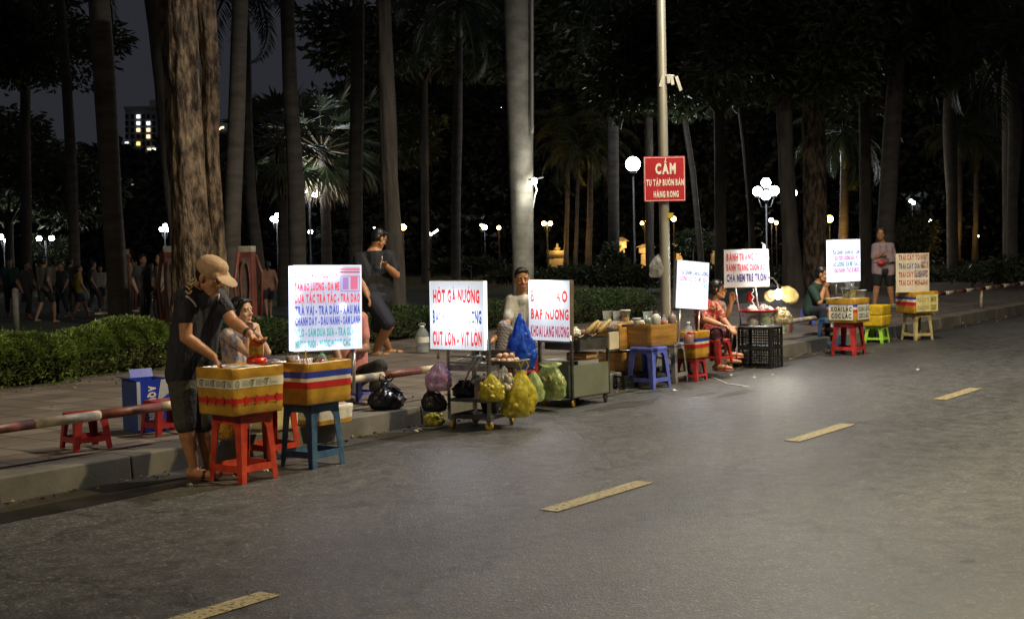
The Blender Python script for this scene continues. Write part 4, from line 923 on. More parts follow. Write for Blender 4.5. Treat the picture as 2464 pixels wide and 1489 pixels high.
# ================================================================== LIT MENUS
alu = M('aluminium', (.55, .56, .58), .35, .8, var=.15, scale=12, b=.1)
def lightbox(label, c, w, h, t, yaw, bulbs, base, col, lines, cols, tilt=0, back=None, posts=(), name='menu_lightbox', frame=True, key='', side_lit=0, pics=(), ink=.8):
    o = thing(name, label, 'lit sign', c, yaw, 'lit menus of the stalls'); o.rotation_euler = (0, tilt, yaw)
    pm = backlit('panel_' + key, col, [(x, z, pk * 1.5, rr) for x, z, pk, rr in bulbs], base)
    mb = MB(); N = 6
    for i in range(N):
        for j in range(N):
            x0, x1, z0, z1 = -w / 2 + w * i / N, -w / 2 + w * (i + 1) / N, -h / 2 + h * j / N, -h / 2 + h * (j + 1) / N
            mb.quad((x0, 0, z0), (x1, 0, z0), (x1, 0, z1), (x0, 0, z1))
    p = obj('front_panel', mb, pm, o)
    by = {}
    for (tx, a, b, z0, z1, k) in lines:
        by.setdefault(k, MB()); text_mesh(by[k], tx, -w / 2 + w * a, -w / 2 + w * b, h / 2 - h * z1, h / 2 - h * z0, -.0025)
    for (a, b, z0, z1, k) in pics:
        by.setdefault(k, MB()); by[k].quad((-w / 2 + w * a, -.0025, h / 2 - h * z1), (-w / 2 + w * b, -.0025, h / 2 - h * z1), (-w / 2 + w * b, -.0025, h / 2 - h * z0), (-w / 2 + w * a, -.0025, h / 2 - h * z0))
    for k, mb in by.items(): obj('lettering', mb, backlit('ink_%s_%s' % (key, k), cols[k], [(x, z, pk * ink, rr * 1.05) for x, z, pk, rr in bulbs], base, False), p)
    mb = MB(); f = .012
    sm = backlit('side_' + key, col, [], side_lit) if side_lit else (back or alu)
    mb.box((-w / 2 - .002, t / 2 + .001, 0), (.004, t, h)); mb.box((w / 2 + .002, t / 2 + .001, 0), (.004, t, h)); obj('side', mb, sm, o)
    mb = MB(); mb.box((0, t / 2 + .001, h / 2 + .002), (w, t, .004)); mb.box((0, t / 2 + .001, -h / 2 - .002), (w, t, .004)); mb.box((0, t + .004, 0), (w, .004, h)); obj('back_panel', mb, back or alu, o)
    if frame:
        mb = MB()
        for s in (-1, 1): mb.box((s * (w / 2 - .003), -.004, 0), (f, .008, h + .012)); mb.box((0, -.0045, s * (h / 2 + .0)), (w - .022, .007, f))
        obj('frame', mb, backlit('frame_' + key, (.80, .84, 1), [], .15, False), o, bevel=.002)
    for (x, z0, z1, r) in posts:
        mb = MB(); mb.tube([(x, t * .5, z0), (x, t * .5, z1)], r, 10); obj('post', mb, alu, o, True)
    return o
RC, BC, GC = (1, .10, .14), (.10, .14, .62), (.10, .52, .50)
lightbox('bright white menu of drinks in seven coloured lines standing in the nearest striped box', P(789, 740, 9.62), .575, .585, .05, RAD(43), [(-.21, .235, 22, .05), (-.08, .265, 20, .045), (.04, .27, 20, .045), (-.285, .1, 14, .035), (-.285, -.05, 14, .03), (-.28, -.18, 10, .03), (.26, -.17, 12, .04), (.13, .0, 5, .025), (-.2, -.29, 12, .03), (-.05, -.29, 12, .03), (.08, -.285, 12, .03), (.24, -.26, 8, .03)], .44, (.66, .71, 1.0),
    [('SƯƠNG SÁO PHÚC LINH', .02, .64, .075, .14, 'r'), ('SÂM BỔ LƯỢNG - ĐÁ ME', .02, .67, .20, .29, 'r'), ('DỪA TẮC TRÀ TẮC - TRÀ ĐÀO', .02, .985, .34, .435, 'r'), ('TRÀ VẢI - TRÀ DÂU - RAU MÁ', .02, .985, .48, .575, 'b'), ('CHANH DÂY - ĐẬU NÀNH - SÂM LẠNH', .02, .985, .61, .70, 'b'), ('MILO - SÂM DỨA SỮA - TRÀ SỮA TH', .02, .985, .745, .835, 'g'), ('NƯỚC SUỐI - NƯỚC NGỌT CÁC LOẠI', .02, .985, .885, .965, 'g')],
    {'r': RC, 'b': BC, 'g': GC, 'v': (.50, .30, .75), 'p': (.9, .22, .42)}, RAD(1.5), posts=[(-.24, -.62, -.29, .011), (.24, -.62, -.29, .011)], key='a', side_lit=1.6,
    pics=[(.68, .985, .035, .05, 'r'), (.68, .985, .065, .085, 'r'), (.69, .985, .12, .13, 'v'), (.69, .985, .30, .31, 'v'), (.69, .70, .13, .30, 'v'), (.975, .985, .13, .30, 'v'), (.84, .95, .13, .285, 'p'), (.72, .81, .14, .285, 'v')])
mb = None
# ------------------------------------------------------------------ egg trolley
steelm = M('trolley_steel', (.30, .31, .32), .35, .85, var=.3, scale=18, b=.2); dsteel = M('dark_steel', (.12, .12, .125), .45, .7, var=.35, scale=14, b=.2); wheel_y = plastic('castor_yellow', (.42, .27, .04)); rubber = M('rubber', (.03, .03, .03), .7)
def castor(parent, x, y, r, mat, rot):
    c = obj('castor', MB().lathe([(r * .45, -.012), (r, -.010), (r, .010), (r * .45, .012)], (0, 0, 0), 20, rot=Matrix.Rotation(rot, 3, 'Z') @ Matrix.Rotation(math.pi / 2, 3, 'X')), mat, parent, True, loc=(x, y, r))
    q = MB(); d = V((math.cos(rot), math.sin(rot), 0)); n = V((-d.y, d.x, 0))
    for s in (-1, 1): q.bar(V((0, 0, 0)) + n * s * .017, V((0, 0, r * 1.25)) + n * s * .017 - d * .01, .022, .004, up=n)
    q.box((0, 0, r * 1.3), (.05, .05, .006)); obj('castor_fork', q, dsteel, c)
def trolley():
    o = thing('egg_trolley', 'low steel trolley with perforated legs and yellow castors under the grilled egg menu', 'trolley', (-.265, 11.31, 0), RAD(-30)); w, d = .41, .42; x, y = w / 2, d / 2
    for sx, sy in ((-1, -1), (1, -1), (1, 1), (-1, 1)):
        mb = MB(); hh = .66 if sy < 0 else .53; a = .028; mb.box((sx * (x - .002), sy * (y - a / 2), .08 + hh / 2), (.004, a, hh)); mb.box((sx * (x - a / 2 - .004), sy * (y - .002), .08 + hh / 2), (a - .004, .004, hh)); l = obj('leg', mb, steelm, o)
        mb = MB()
        for i in range(24): mb.box((sx * (x - a / 2 - .004), sy * (y + .0006), .10 + i * (hh - .04) / 24), (.009, .001, .012)); mb.box((sx * (x + .0006), sy * (y - a / 2), .10 + i * (hh - .04) / 24), (.001, .009, .012))
        obj('slot', mb, rubber, l); castor(o, sx * (x - .03), sy * (y - .03), .034, wheel_y, .4 + sx + sy)
    for z, t in ((.10, .03), (.235, .022), (.5, .045)):
        mb = MB()
        for s in (-1, 1): mb.box((0, s * (y - .008), z), (w - .01, .004, t)); mb.box((s * (x - .008), 0, z), (.004, d - .02, t))
        mb.box((0, 0, z - t / 2 + .004), (w - .02, d - .02, .003)); obj('shelf', mb, dsteel if z < .4 else steelm, o)
    mb = MB()
    for z in (.545, .595): mb.tube([(-x + .02, -y + .01, z), (x - .02, -y + .01, z)], .007, 8)
    obj('rail_bar', mb, steelm, o, True)
    mb = MB(); mb.box((0, y - .02, .57), (w - .06, .004, .1)); obj('wind_guard', mb, dsteel, o)
    return o
TRO = trolley(); TR_M = TRO.matrix_basis.copy()
def on(root_loc, yaw, x, y, z): return V(root_loc) + Matrix.Rotation(yaw, 3, 'Z') @ V((x, y, z))
def T2(x, y, z): return on((-.265, 11.31, 0), RAD(-30), x, y, z)
cream = M('cream_board', (.55, .50, .38), .6, var=.15)
cc = T2(.0, -.215, 0); cc = P(1099, 759, cc.y)
lightbox('white lightbox in red and blue reading grilled eggs and balut on the steel trolley', cc, .50, .555, .055, RAD(-28), [(-.02, -.01, 30, .10), (-.12, -.04, 10, .06), (.09, -.03, 14, .06)], .46, (.82, .90, 1.0),
    [('HỘT GÀ NƯỚNG', .06, .93, .13, .31, 'r'), ('BÁNH TRÁNG NƯỚNG', .05, .96, .43, .61, 'b'), ('CÚT LỘN - VỊT LỘN', .04, .96, .74, .93, 'r')], {'r': (.95, .05, .06), 'b': (.04, .07, .35)}, RAD(.5), back=cream, posts=[(-.2, -.36, -.275, .012), (.2, -.36, -.275, .012)], key='b', frame=False, side_lit=.55)
def wire_basket():
    o = thing('wire_basket', 'shallow wire grill basket lying on the steel trolley', 'basket', T2(-.04, .04, .50), RAD(-30)); mb = MB()
    for i in range(13): mb.tube([(-.15 + .025 * i, -.1, .05), (-.15 + .025 * i, -.09, .01), (-.15 + .025 * i, .09, .01), (-.15 + .025 * i, .1, .07)], .002, 4)
    for j in range(9): mb.tube([(-.15, -.09 + j * .0225, .012), (.15, -.09 + j * .0225, .012)], .002, 4)
    mb.tube([(-.155, -.1, .05), (.155, -.1, .05), (.155, .1, .08), (-.155, .1, .08), (-.155, -.1, .05)], .004, 5); obj('grid', mb, steelm, o)
wire_basket()
egg_m = M('brown_egg', (.50, .27, .17), .45, var=.2, scale=20, b=0, col2=(.60, .40, .28))
EG = MB().ell((0, 0, 0), (.024, .024, .030), n=16, m=10).mesh('egg'); EG.materials.append(egg_m)
for p in EG.polygons: p.use_smooth = True
r_ = random.Random(3); first = None
for i, (x, y, z) in enumerate([(.20 + .05 * k, .02 + .045 * j, .545) for k in range(-1, 3) for j in range(4)] + [(.205, .04, .583), (.25, .06, .585), (.29, .09, .585), (.23, .10, .583), (.21, .13, .583)]):
    e = bpy.data.objects.new('egg', EG); COL.objects.link(e); e.location = T2(x - .05, y, z); e.rotation_euler = (r_.uniform(0, 6), r_.uniform(1, 2), r_.uniform(0, 6))
    tag(e, 'brown egg in the heap at the right end of the steel trolley', 'egg', 'eggs heaped on the trolley')
o = foam_box('grey tray holding the heap of eggs at the end of the trolley', T2(.215, .10, .49), RAD(-30), .26, .26, .06, dsteel, [], 3, .9, name='egg_tray', cat='tray', group=None, amp=.002)
sack('pinkish violet tied bag hanging at the left post of the egg trolley', P(1055, 940, 11.12), .205, .14, .235, PK, 12, False, neck=.13, fill=M('pink_scraps', (.5, .25, .45), .5, var=.4, scale=12))
sack('black rubbish bag hanging low at the left of the egg trolley under the pinkish bag', P(1046, 990, 11.22), .20, .15, .19, BK, 13, False, neck=.3)
sack('smaller yellow bag of scraps hanging at the front right post of the egg trolley', P(1183, 965, 11.0), .20, .13, .22, YB, 14, False, fill=scrap, neck=.12, pinch=.3, crease=1.3)
sack('big bulging yellow bag of peels hanging on the right side of the egg trolley', P(1246, 1003, 11.15), .29, .18, .38, YB, 15, True, fill=scrap, neck=.16, rz=.3, pinch=.25, crease=1.3)
sack('clear bag knotted between the two yellow bags', P(1215, 940, 11.12), .12, .09, .2, CL, 16, False, fill=M('pale_scraps', (.5, .45, .38), .5, var=.4), neck=.12)
sack('pale yellow green bag hanging behind the big yellow bag', P(1288, 965, 11.45), .16, .1, .25, GB, 17, False, neck=.14)
sack('half full clear bag on the lower shelf of the egg trolley', T2(-.02, -.02, .26), .15, .12, .17, CL, 18, False, neck=.2)
sack('black bag stuffed on the lower shelf of the egg trolley', T2(-.08, -.1, .25), .22, .16, .14, BK, 19, False, neck=.3)
bottle('tall squeeze bottle of pale sauce with a mint cap on the lower shelf', T2(.06, -.16, .25), .03, .19, M('pale_sauce', (.55, .45, .25), .4), plastic('mint_cap', (.30, .60, .45)), .8)
bottle('brown sauce bottle beside the pale one on the lower shelf', T2(.115, -.15, .25), .026, .21, liquid_b, whitep, .8)
def pot(label, c, r, h, mat, name='metal_pot', cat='pot', rot=None):
    o = thing(name, label, cat, c); mb = MB(); mb.lathe([(0, 0), (r * .75, 0), (r, h), (r * 1.05, h), (r * .94, h * .96), (r * .7, h * .06), (0, h * .06)], n=26, rot=rot); obj('vessel', mb, mat, o, True); return o
pot('red plastic bowl tipped on its side on the lower shelf of the trolley', T2(.15, -.2, .30), .05, .06, plastic('bowl_red', (.45, .03, .02)), 'plastic_bowl', 'bowl', Matrix.Rotation(RAD(80), 3, 'X'))
pot('steel pot on the bottom shelf of the egg trolley', T2(.08, .0, .115), .085, .1, steelm)
def tongs():
    a, b = P(1152, 858, 11.0), P(1120, 930, 11.05); o = thing('metal_tongs', 'pair of steel tongs leaning across the front of the egg trolley', 'tongs', b); mb = MB()
    for s in (-1, 1): mb.tube([V((s * .022, 0, 0)), (a - b) * .5 + V((s * .026, -.01, 0)), (a - b) * .95 + V((s * .012, 0, 0))], [.006, .008, .008], 6)
    mb.ell((a - b), (.022, .016, .018)); obj('tong_arm', mb, steelm, o, True)
tongs()
sack('crumpled white tissue on the bottom shelf of the trolley', T2(.03, -.15, .118), .05, .05, .05, paper, 41, False, name='paper_tissue', cat='tissue', group=None, neck=.3)

# ------------------------------------------------------------------ corn cart
def T3(x, y, z): return on((.57, 12.78, 0), RAD(-42), x, y, z)
def corn_cart():
    o = thing('corn_cart', 'squat metal cart with a grey green side panel, under the sweetcorn menu', 'cart', (.57, 12.78, 0), RAD(-42)); w, d = .41, .56; x, y = w / 2, d / 2
    pm = M('cart_panel', (.23, .26, .20), .36, .35, var=.18, scale=2.5, b=.12, bs=14, detail=8)
    for s, nm in ((1, 'side_panel'), (-1, 'side_panel')):
        mb = MB(); mb.box((s * (x - .004), 0, .24), (.006, d - .02, .29)); obj(nm, mb, pm, o, bevel=.002)
    mb = MB(); mb.box((x - .03, -y + .018, .24), (.05, .008, .29)); mb.box((-x + .02, -y + .018, .24), (.03, .008, .29)); obj('front_strip', mb, M('cart_white', (.5, .52, .55), .5), o)
    for sx, sy in ((-1, -1), (1, -1), (1, 1), (-1, 1)):
        mb = MB(); mb.box((sx * (x - .013), sy * (y - .013), .345), (.026, .026, .53)); obj('leg', mb, dsteel, o, bevel=.003)
        castor(o, sx * (x - .03), sy * (y - .04), .04, rubber if sy > 0 else wheel_y, 1 + sx)
    mb = MB(); mb.box((0, 0, .09), (w, d - .0, .012)); obj('bottom_tray', mb, dsteel, o)
    mb = MB(); mb.box((0, 0, .42), (w - .06, d - .06, .008)); obj('shelf', mb, steelm, o)
    mb = MB(); t = .005
    for s in (-1, 1): mb.box((s * (x + .005), .06, .565), (t, d - .1, .1)); mb.box((0, .06 + s * (d / 2 - .0525), .565), (w + .005, t, .1))
    mb.box((0, .06, .53), (w, d - .11, .006)); obj('brazier', mb, M('sooty_steel', (.07, .068, .07), .6, .4, var=.5, scale=9, b=.4), o)
    mb = MB()
    for i in range(12): mb.tube([(-x + .01, -.14 + .036 * i, .622), (x + .0, -.14 + .036 * i, .622)], .003, 5)
    obj('grill', mb, dsteel, o)
    mb = MB(); mb.tube([(-x + .02, -y + .01, .60), (x - .02, -y + .01, .60)], .010, 8); mb.tube([(-x + .02, -y + .01, .42), (-x + .02, -y + .01, .66)], .010, 8); mb.tube([(x - .02, -y + .01, .42), (x - .02, -y + .01, .66)], .010, 8); obj('front_rail', mb, alu, o, True)
    mb = MB(); mb.box((x + .005, y + .05, .575), (.02, .18, .16), rot=Matrix.Rotation(.15, 3, 'Z')); obj('end_board', mb, cream, o)
corn_cart()
cc = P(1321, 747, T3(0, -.27, 0).y)
lightbox('white lightbox lettered in red for fried and grilled sweetcorn on the squat cart', cc, .455, .555, .06, RAD(-36), [(-.10, .18, 30, .09), (.03, .17, 24, .08), (-.02, .06, 12, .07)], .46, (.82, .89, 1.0),
    [('BẮP XÀO', .06, .95, .17, .35, 'r'), ('BẮP NƯỚNG', .06, .98, .48, .64, 'r'), ('KHOAI LANG NƯỚNG', .05, .98, .76, .93, 'm')], {'r': (.85, .07, .06), 'm': (.55, .03, .12)}, RAD(1.0), back=M('brown_board', (.14, .10, .07), .6), posts=[(-.19, -.06, .0, .011)], key='c', frame=False)
corn_m = M('grilled_corn', (.42, .26, .08), .5, var=.5, scale=60, b=.7, bs=110, col2=(.5, .36, .14)); wood_m = M('bamboo_stick', (.42, .30, .15), .6)
for i, (x, y, rz, lab) in enumerate([(.09, .07, 1.0, 'grilled corn cob on a stick nearest the sweetcorn menu'), (.06, .15, 1.1, 'grilled corn cob in the middle of the cart'), (.10, .24, .95, 'grilled corn cob on a stick nearest the taped box')]):
    o = thing('corn_cob', lab, 'corn', T3(x, y, .655), 0, 'corn cobs grilling on the cart'); d = (Matrix.Rotation(RAD(-42) + rz, 3, 'Z') @ V((-.1, .95, 0))); d = V((.55, .35, .48)).normalized() if i != 1 else V((.5, .4, .35)).normalized()
    mb = MB(); mb.tube([-d * .02, d * .03, d * .10, d * .16, d * .19], [.012, .026, .027, .021, .010], 14); obj('cob', mb, corn_m, o, True)
    mb = MB(); mb.tube([-d * .15 + V((0, 0, .035)), -d * .015], .0045, 6); obj('stick', mb, wood_m, o)
sack('crumpled white paper on the grill behind the sweetcorn menu', T3(.02, -.02, .63), .12, .1, .09, paper, 51, False, name='paper_wrap', cat='paper', group=None, neck=.3)
for k, (x, y, lab) in enumerate([(-.1, .12, 'whole sweet potato at the back of the brazier'), (-.06, .2, 'sweet potato beside the middle corn cob')]):
    mb = MB(); mb.ell((0, 0, 0), (.03, .065, .028), Matrix.Rotation(.6 + k, 3, 'Z')); tag(obj('sweet_potato', mb, M('potato_skin', (.22, .12, .09), .7, var=.4), smooth=True, loc=T3(x, y, .652)), lab, 'sweet potato', 'sweet potatoes on the brazier')
foam_box('small orange carton on the inner shelf of the squat cart', T3(.05, .05, .426), RAD(-42), .24, .16, .055, M('orange_card', (.42, .22, .07), .6), [], 33, 1, False, name='card_box', group=None, amp=.001)
sack('pale green bag of cut fruit peels hanging on the front of the squat cart', P(1324, 961, 12.28), .33, .16, .33, GB, 21, False, fill=scrap2, neck=.62, low=.4, rz=RAD(-42))
sack('bright blue carrier bag hanging from the left edge of the sweetcorn menu', P(1258, 889, 12.3), .25, .17, .50, BB, 22, False, neck=.13, low=.26, pinch=.45, crease=1.5)

# ------------------------------------------------------------------ drinks on the taped boxes
def PT_(u, v, D): return P(u, v, D)
zb = P(1492, 838, 14.35).z + .272
def topb(u, z, D): p = P(u, 760, D); return V((p.x, D, z))
cup('clear cup with a little green drink, first in the back row', topb(1461, zb, 14.36), .05, .125, liquid_g, .3)
cup('empty clear cup second in the back row', topb(1484, zb, 14.40), .045, .12, None)
cup('clear cup with amber drink and a white lid at the end of the back row', topb(1505, zb, 14.33), .052, .125, liquid_o, .42, True)
D2 = 13.62; zc = G(1560, 927).z + .422 + .247
cup('clear cup of pale mint drink beside the red capped bottle', topb(1559, zc, D2 + .1), .05, .13, M('mint_drink', (.35, .5, .42), .2, clear=.1), .5)
cup('low round white tub standing among the cups', topb(1532, zc, D2 + .12), .042, .06, M('white_cream', (.6, .6, .56), .5), .8, True, name='food_tub')
cup('wide clear tub of amber jelly at the left end of the cups', P(1452, 792, 14.0), .07, .085, liquid_o, .3, name='food_tub')
cup('wide clear tub next to the corn cobs', P(1474, 792, 13.96), .07, .085, liquid_b, .25, name='food_tub')
milk = M('milky_sauce', (.52, .50, .44), .4, var=.1)
bottle('squat milky sauce bottle with a red cap on the plain taped box', topb(1578, zc, D2), .05, .135, milk, redcap, .8)
bottle('small pink capped bottle of reddish sauce on the plain taped box', topb(1597, zc, D2 + .03), .032, .095, M('red_sauce', (.45, .12, .06), .3), plastic('pink_cap', (.6, .3, .42)), .6)
bottle('brown conical sauce bottle at the right corner of the plain taped box', topb(1617, zc, D2 + .12), .045, .125, M('brown_sauce', (.20, .07, .04), .3), redcap, .8)
bottle('clear bottle half full of red drink in the narrow striped box', topb(1656, .42, 14.35), .055, .225, M('red_drink', (.32, .06, .04), .15, clear=.1), whitep, .6, 'drink_bottle')
mb = MB(); mb.lathe([(.0, 0), (.04, 0), (.042, .02), (.0, .022)], n=18); tag(obj('jar_lid', mb, redcap, smooth=True, loc=topb(1662, .532, 14.2)), 'flat red lid on the rim of the narrow striped box', 'lid')
o = thing('kitchen_scissors', 'black handled scissors lying on the plain taped box', 'scissors', topb(1524, zc, 13.42), RAD(20)); mb = MB(); mb.tube([(-.12, 0, .012), (-.06, .015, .016), (.0, .0, .02)], .012, 8); mb.tube([(-.11, -.02, .012), (-.05, -.01, .018), (.0, .0, .02)], .012, 8); obj('handle', mb, rubber, o, True); mb = MB(); mb.bar((0, 0, .02), (.11, .012, .03), .016, .004); obj('blade', mb, steelm, o)

# ------------------------------------------------------------------ tilted menu over the narrow box
lightbox('glaring white tilted menu with three short lines of drinks above the narrow striped box', P(1666, 686, 14.65), .53, .495, .04, RAD(44), [(0, -.15, 26, .11), (-.18, -.1, 14, .07), (.18, -.12, 14, .07), (-.2, .22, 10, .05), (.1, .22, 10, .05)], .72, (.92, .96, 1.0),
    [('TRÀ CHANH - SÂM BỔ LƯỢNG', .10, .98, .19, .28, 'b'), ('SƯƠNG SÁO - ĐÁ ME - SỮA', .10, .96, .325, .42, 'p'), ('ĐẬU NÀNH - DỪA TẮC', .06, .98, .455, .55, 'c')], {'b': (.04, .08, .30), 'p': (.42, .06, .30), 'c': (.03, .26, .32)}, RAD(5), key='d', ink=.16, posts=[(-.17, -.62, -.25, .011), (.16, -.62, -.25, .011)])
# cable from the tilted menu
mb = MB(); mb.tube([G(1697, 868) + V((0, 0, .2)), G(1694, 890) + V((0, 0, .06)), G(1700, 905) + V((0, 0, .006)), G(1722, 912) + V((0, 0, .006)), G(1750, 925) + V((0, 0, .006)), G(1800, 932) + V((0, 0, .006))], .006, 6); tag(obj('power_cable', mb, whitep, smooth=True), 'thin pale cable trailing on the road from the narrow striped box', 'cable')

# ------------------------------------------------------------------ rice paper stall on black crates
cr = G(1830, 883)
crate('lower black crate of the rice paper stall', cr, RAD(54), .33, .42, .235); crate('upper black crate carrying the tubs of the rice paper stall', cr + V((0, 0, .237)), RAD(54), .33, .42, .235)
cz = cr + V((0, 0, .475))
mb = MB(); mb.lathe([(0, 0), (.25, 0), (.262, .018), (.255, .02), (.245, .006), (0, .006)], n=36); tag(obj('round_tray', mb, alu, smooth=True, loc=cz), 'round aluminium tray lying on the black crates', 'tray')
def tub(label, c, r, h, fill=None):
    o = thing('clear_tub', label, 'tub', c, 0, 'clear tubs on the rice paper stall'); mb = MB(); mb.lathe([(r * .86, 0), (r * .98, h * .96), (r * 1.05, h), (r * .98, h)], n=24, cap=False); mb.add([(r * .86 * math.cos(a), r * .86 * math.sin(a), .001) for a in [2 * math.pi * k / 16 for k in range(16)]], [tuple(range(16))]); obj('tub_wall', mb, clearp, o, True)
    if fill: mb = MB(); mb.ell((0, 0, h * .4), (r * .8, r * .8, h * .36)); obj('contents', mb, fill, o, True)
f1 = M('shredded_food', (.45, .36, .28), .6, var=.6, scale=50, b=.6)
tub('clear tub of pale shreds at the left of the round tray', cz + V((-.10, -.10, .02)), .085, .15, f1); tub('clear tub in front of the leaning pole on the round tray', cz + V((.04, -.15, .02)), .075, .15, M('greens_food', (.2, .3, .1), .6, var=.6, scale=40)); tub('clear tub at the right of the round tray', cz + V((.135, -.05, .02)), .07, .15, f1); tub('clear tub at the back of the round tray', cz + V((.0, .1, .02)), .085, .15, f1)
mb = MB(); mb.lathe([(0, 0), (.19, 0), (.235, .02), (.24, .028), (.225, .024), (.185, .008), (0, .008)], n=36); tag(obj('round_tray', mb, redcap, smooth=True, loc=cz + V((-.02, -.02, .172))), 'red rimmed round tray resting on the clear tubs', 'tray')
for k, (x, y, s, m, lab) in enumerate([(-.1, -.06, .11, paper, 'white bag of noodles on the red rimmed tray'), (.05, .02, .12, CL, 'clear bag of herbs in the middle of the red rimmed tray'), (.11, -.07, .08, f1, 'small bag of dried food at the right of the red rimmed tray')]):
    sack(lab, cz + V((x, y, .182)), s, s * .8, s * .7, m, 60 + k, False, neck=.3, group='bags on the red rimmed tray')
ban = M('banner_cloth', (.62, .61, .66), .7, var=.06, scale=5, b=.35, bs=9, bd=.02, trans=.35)
def banner():
    D = cr.y + .02; c = P(1796, 646, D); w, h = 110 / 3300 * D, 90 / 3300 * D; o = thing('cloth_banner', 'white cloth banner selling rice paper rolls with a bare bulb at its top right', 'banner', c, RAD(8)); mb = MB(); N = 14
    def zz(x, z): return .010 * math.sin(x * 16 + z * 6) + .012 * NZ.noise(V((x * 7, z * 7, 4)))
    for i in range(N):
        for j in range(N):
            q = [(-w / 2 + w * a / N, zz(-w / 2 + w * a / N, -h / 2 + h * b / N), -h / 2 + h * b / N) for a, b in ((i, j), (i + 1, j), (i + 1, j + 1), (i, j + 1))]; mb.quad(*q)
    p = obj('cloth', mb, ban, o, True)
    for tx, a, b, z0, z1, m in [('BÁNH TRÁNG TRỘN', .05, .97, .10, .28, M('ink_red', (.42, .03, .05), .6, var=.15, b=0)), ('BÁNH TRÁNG CUỐN BÒ', .05, .92, .38, .55, MATS['ink_red']), ('CHẢ NEM TRÉ TRỘN', .05, .95, .65, .84, M('ink_navy', (.03, .03, .16), .6, var=.15, b=0))]:
        mb = MB(); text_mesh(mb, tx, -w / 2 + w * a, -w / 2 + w * b, h / 2 - h * z1, h / 2 - h * z0, 0); mb.v = [(x, zz(x, z) - .004, z) for x, y, z in mb.v]; obj('lettering', mb, m, p)
    mb = MB(); mb.tube([(-w / 2, .02, h / 2), (w / 2 + .01, .02, h / 2), (w / 2 + .012, .02, -h / 2)], .008, 8); obj('frame', mb, alu, o, True)
    zb_ = cz.z - c.z
    for x in (-.13 * w / .51, .10 * w / .51): mb = MB(); mb.tube([(x, .03, h * .3), (x + .01, .03, -h / 2), (x + .06, .0, zb_ + .03)], .010, 8); obj('post', mb, alu, o, True)
    bl = V((w / 2 - .075, -.075, h / 2 - .03)); mb = MB(); mb.ell(bl, (.030, .030, .036)); obj('bulb', mb, lamp_mat('bulb_white', (.93, .96, 1), 90), o, True)
    mb = MB(); mb.tube([bl + V((0, 0, .03)), bl + V((0, 0, .08)), bl + V((0, .09, .11))], [.016, .016, .006], 8); obj('bulb_holder', mb, whitep, o)
    lamp_light('POINT', bl + V((0, -.035, -.01)), 8, (.93, .96, 1), .03, o)
    mb = MB(); mb.tube([(.07 + .015 * math.sin(x * .35), -.012, -h / 2 - .02 - x * .0045) for x in range(0, 40, 3)], .004, 5); obj('cable', mb, whitep, o)
banner()
ricep = M('rice_paper', (.55, .42, .15), .4, var=.3, scale=14, b=.5, bs=25, trans=.55, clear=.12, col2=(.62, .52, .26))
sack('bag of pale rice papers on the right edge of the round tray', cz + V((.24, -.06, .02)), .23, .18, .20, film_mat('pale_rice_film', (.52, .46, .30), .2, .4), 71, False, neck=.4, fill=ricep, group='bags of rice paper')
# lamp inside the hanging rice papers
lb = P(1873, 708, cr.y - .05)
o = thing('hanging_lamp', 'glaring lamp hung among the fanned rice papers', 'lamp', lb); mb = MB(); mb.ell((0, 0, 0), (.045, .045, .06)); obj('bulb', mb, lamp_mat('bulb_warm', (1, .93, .75), 60), o, True); mb = MB(); mb.tube([(0, 0, .055), (-.01, .0, .12), (-.06, 0, .19), (-.12, .02, .20)], .008, 6); obj('bracket', mb, dsteel, o); lamp_light('POINT', (0, -.07, 0), 5, (1, .92, .72), .04, o)
for k, (u, v, w_, h_, a, lab) in enumerate([(1890, 725, .19, .15, .5, 'fanned bundle of rice papers glowing at the right of the hanging lamp'), (1863, 722, .12, .12, -.5, 'small bundle of rice papers at the upper left of the hanging lamp')]):
    o = thing('rice_paper_bundle', lab, 'rice paper', P(u, v, cr.y + .03), 0, 'bundles of rice paper'); mb = MB(); r = random.Random(k)
    for i in range(7):
        t = a + r.uniform(-.5, .5); c_ = V((math.sin(t) * h_ * .6, r.uniform(-.04, .05), math.cos(t) * h_ * .6)); R = Euler((RAD(60) + r.uniform(-.3, .3), t * .8, r.uniform(-.4, .4))).to_matrix(); n = 20
        pts = [c_ + R @ V((w_ * .5 * math.cos(q), w_ * .5 * math.sin(q), .018 * math.sin(2 * q + i))) for q in [2 * math.pi * j / n for j in range(n)]]; b = len(mb.v); mb.v += [tuple(p) for p in pts] + [tuple(c_)]; mb.f += [(b + j, b + (j + 1) % n, b + n) for j in range(n)]
    obj('sheets', mb, ricep, o, True)
basket('tall woven shopping bag in teal stripes standing behind the black crates', G(1886, 830, 0) + V((0, .25, .0)), .10, .31, M('teal_weave', (.05, .30, .30), .6, var=.6, scale=9, b=.6, bs=90, col2=(.5, .45, .3)), 'woven_bag', (1, 1.5))
basket('tall woven bag in straw and pink beside the teal one', G(1900, 829, 0) + V((0, .3, .0)), .11, .35, M('straw_weave', (.45, .38, .18), .6, var=.5, scale=9, b=.6, bs=90, col2=(.42, .12, .14)), 'woven_bag', (1, 1.4))
sack('small red bag hanging under the cloth banner', P(1805, 727, cr.y + .15), .07, .05, .13, film_mat('red_film', (.6, .03, .03), .1, .4), 73, False, neck=.1)
sack('clear rubbish bag hanging on the lamp post', P(1582, 667, W(SP, -.45).y), .19, .12, .26, CL, 74, False, neck=.1, group='rubbish bags')

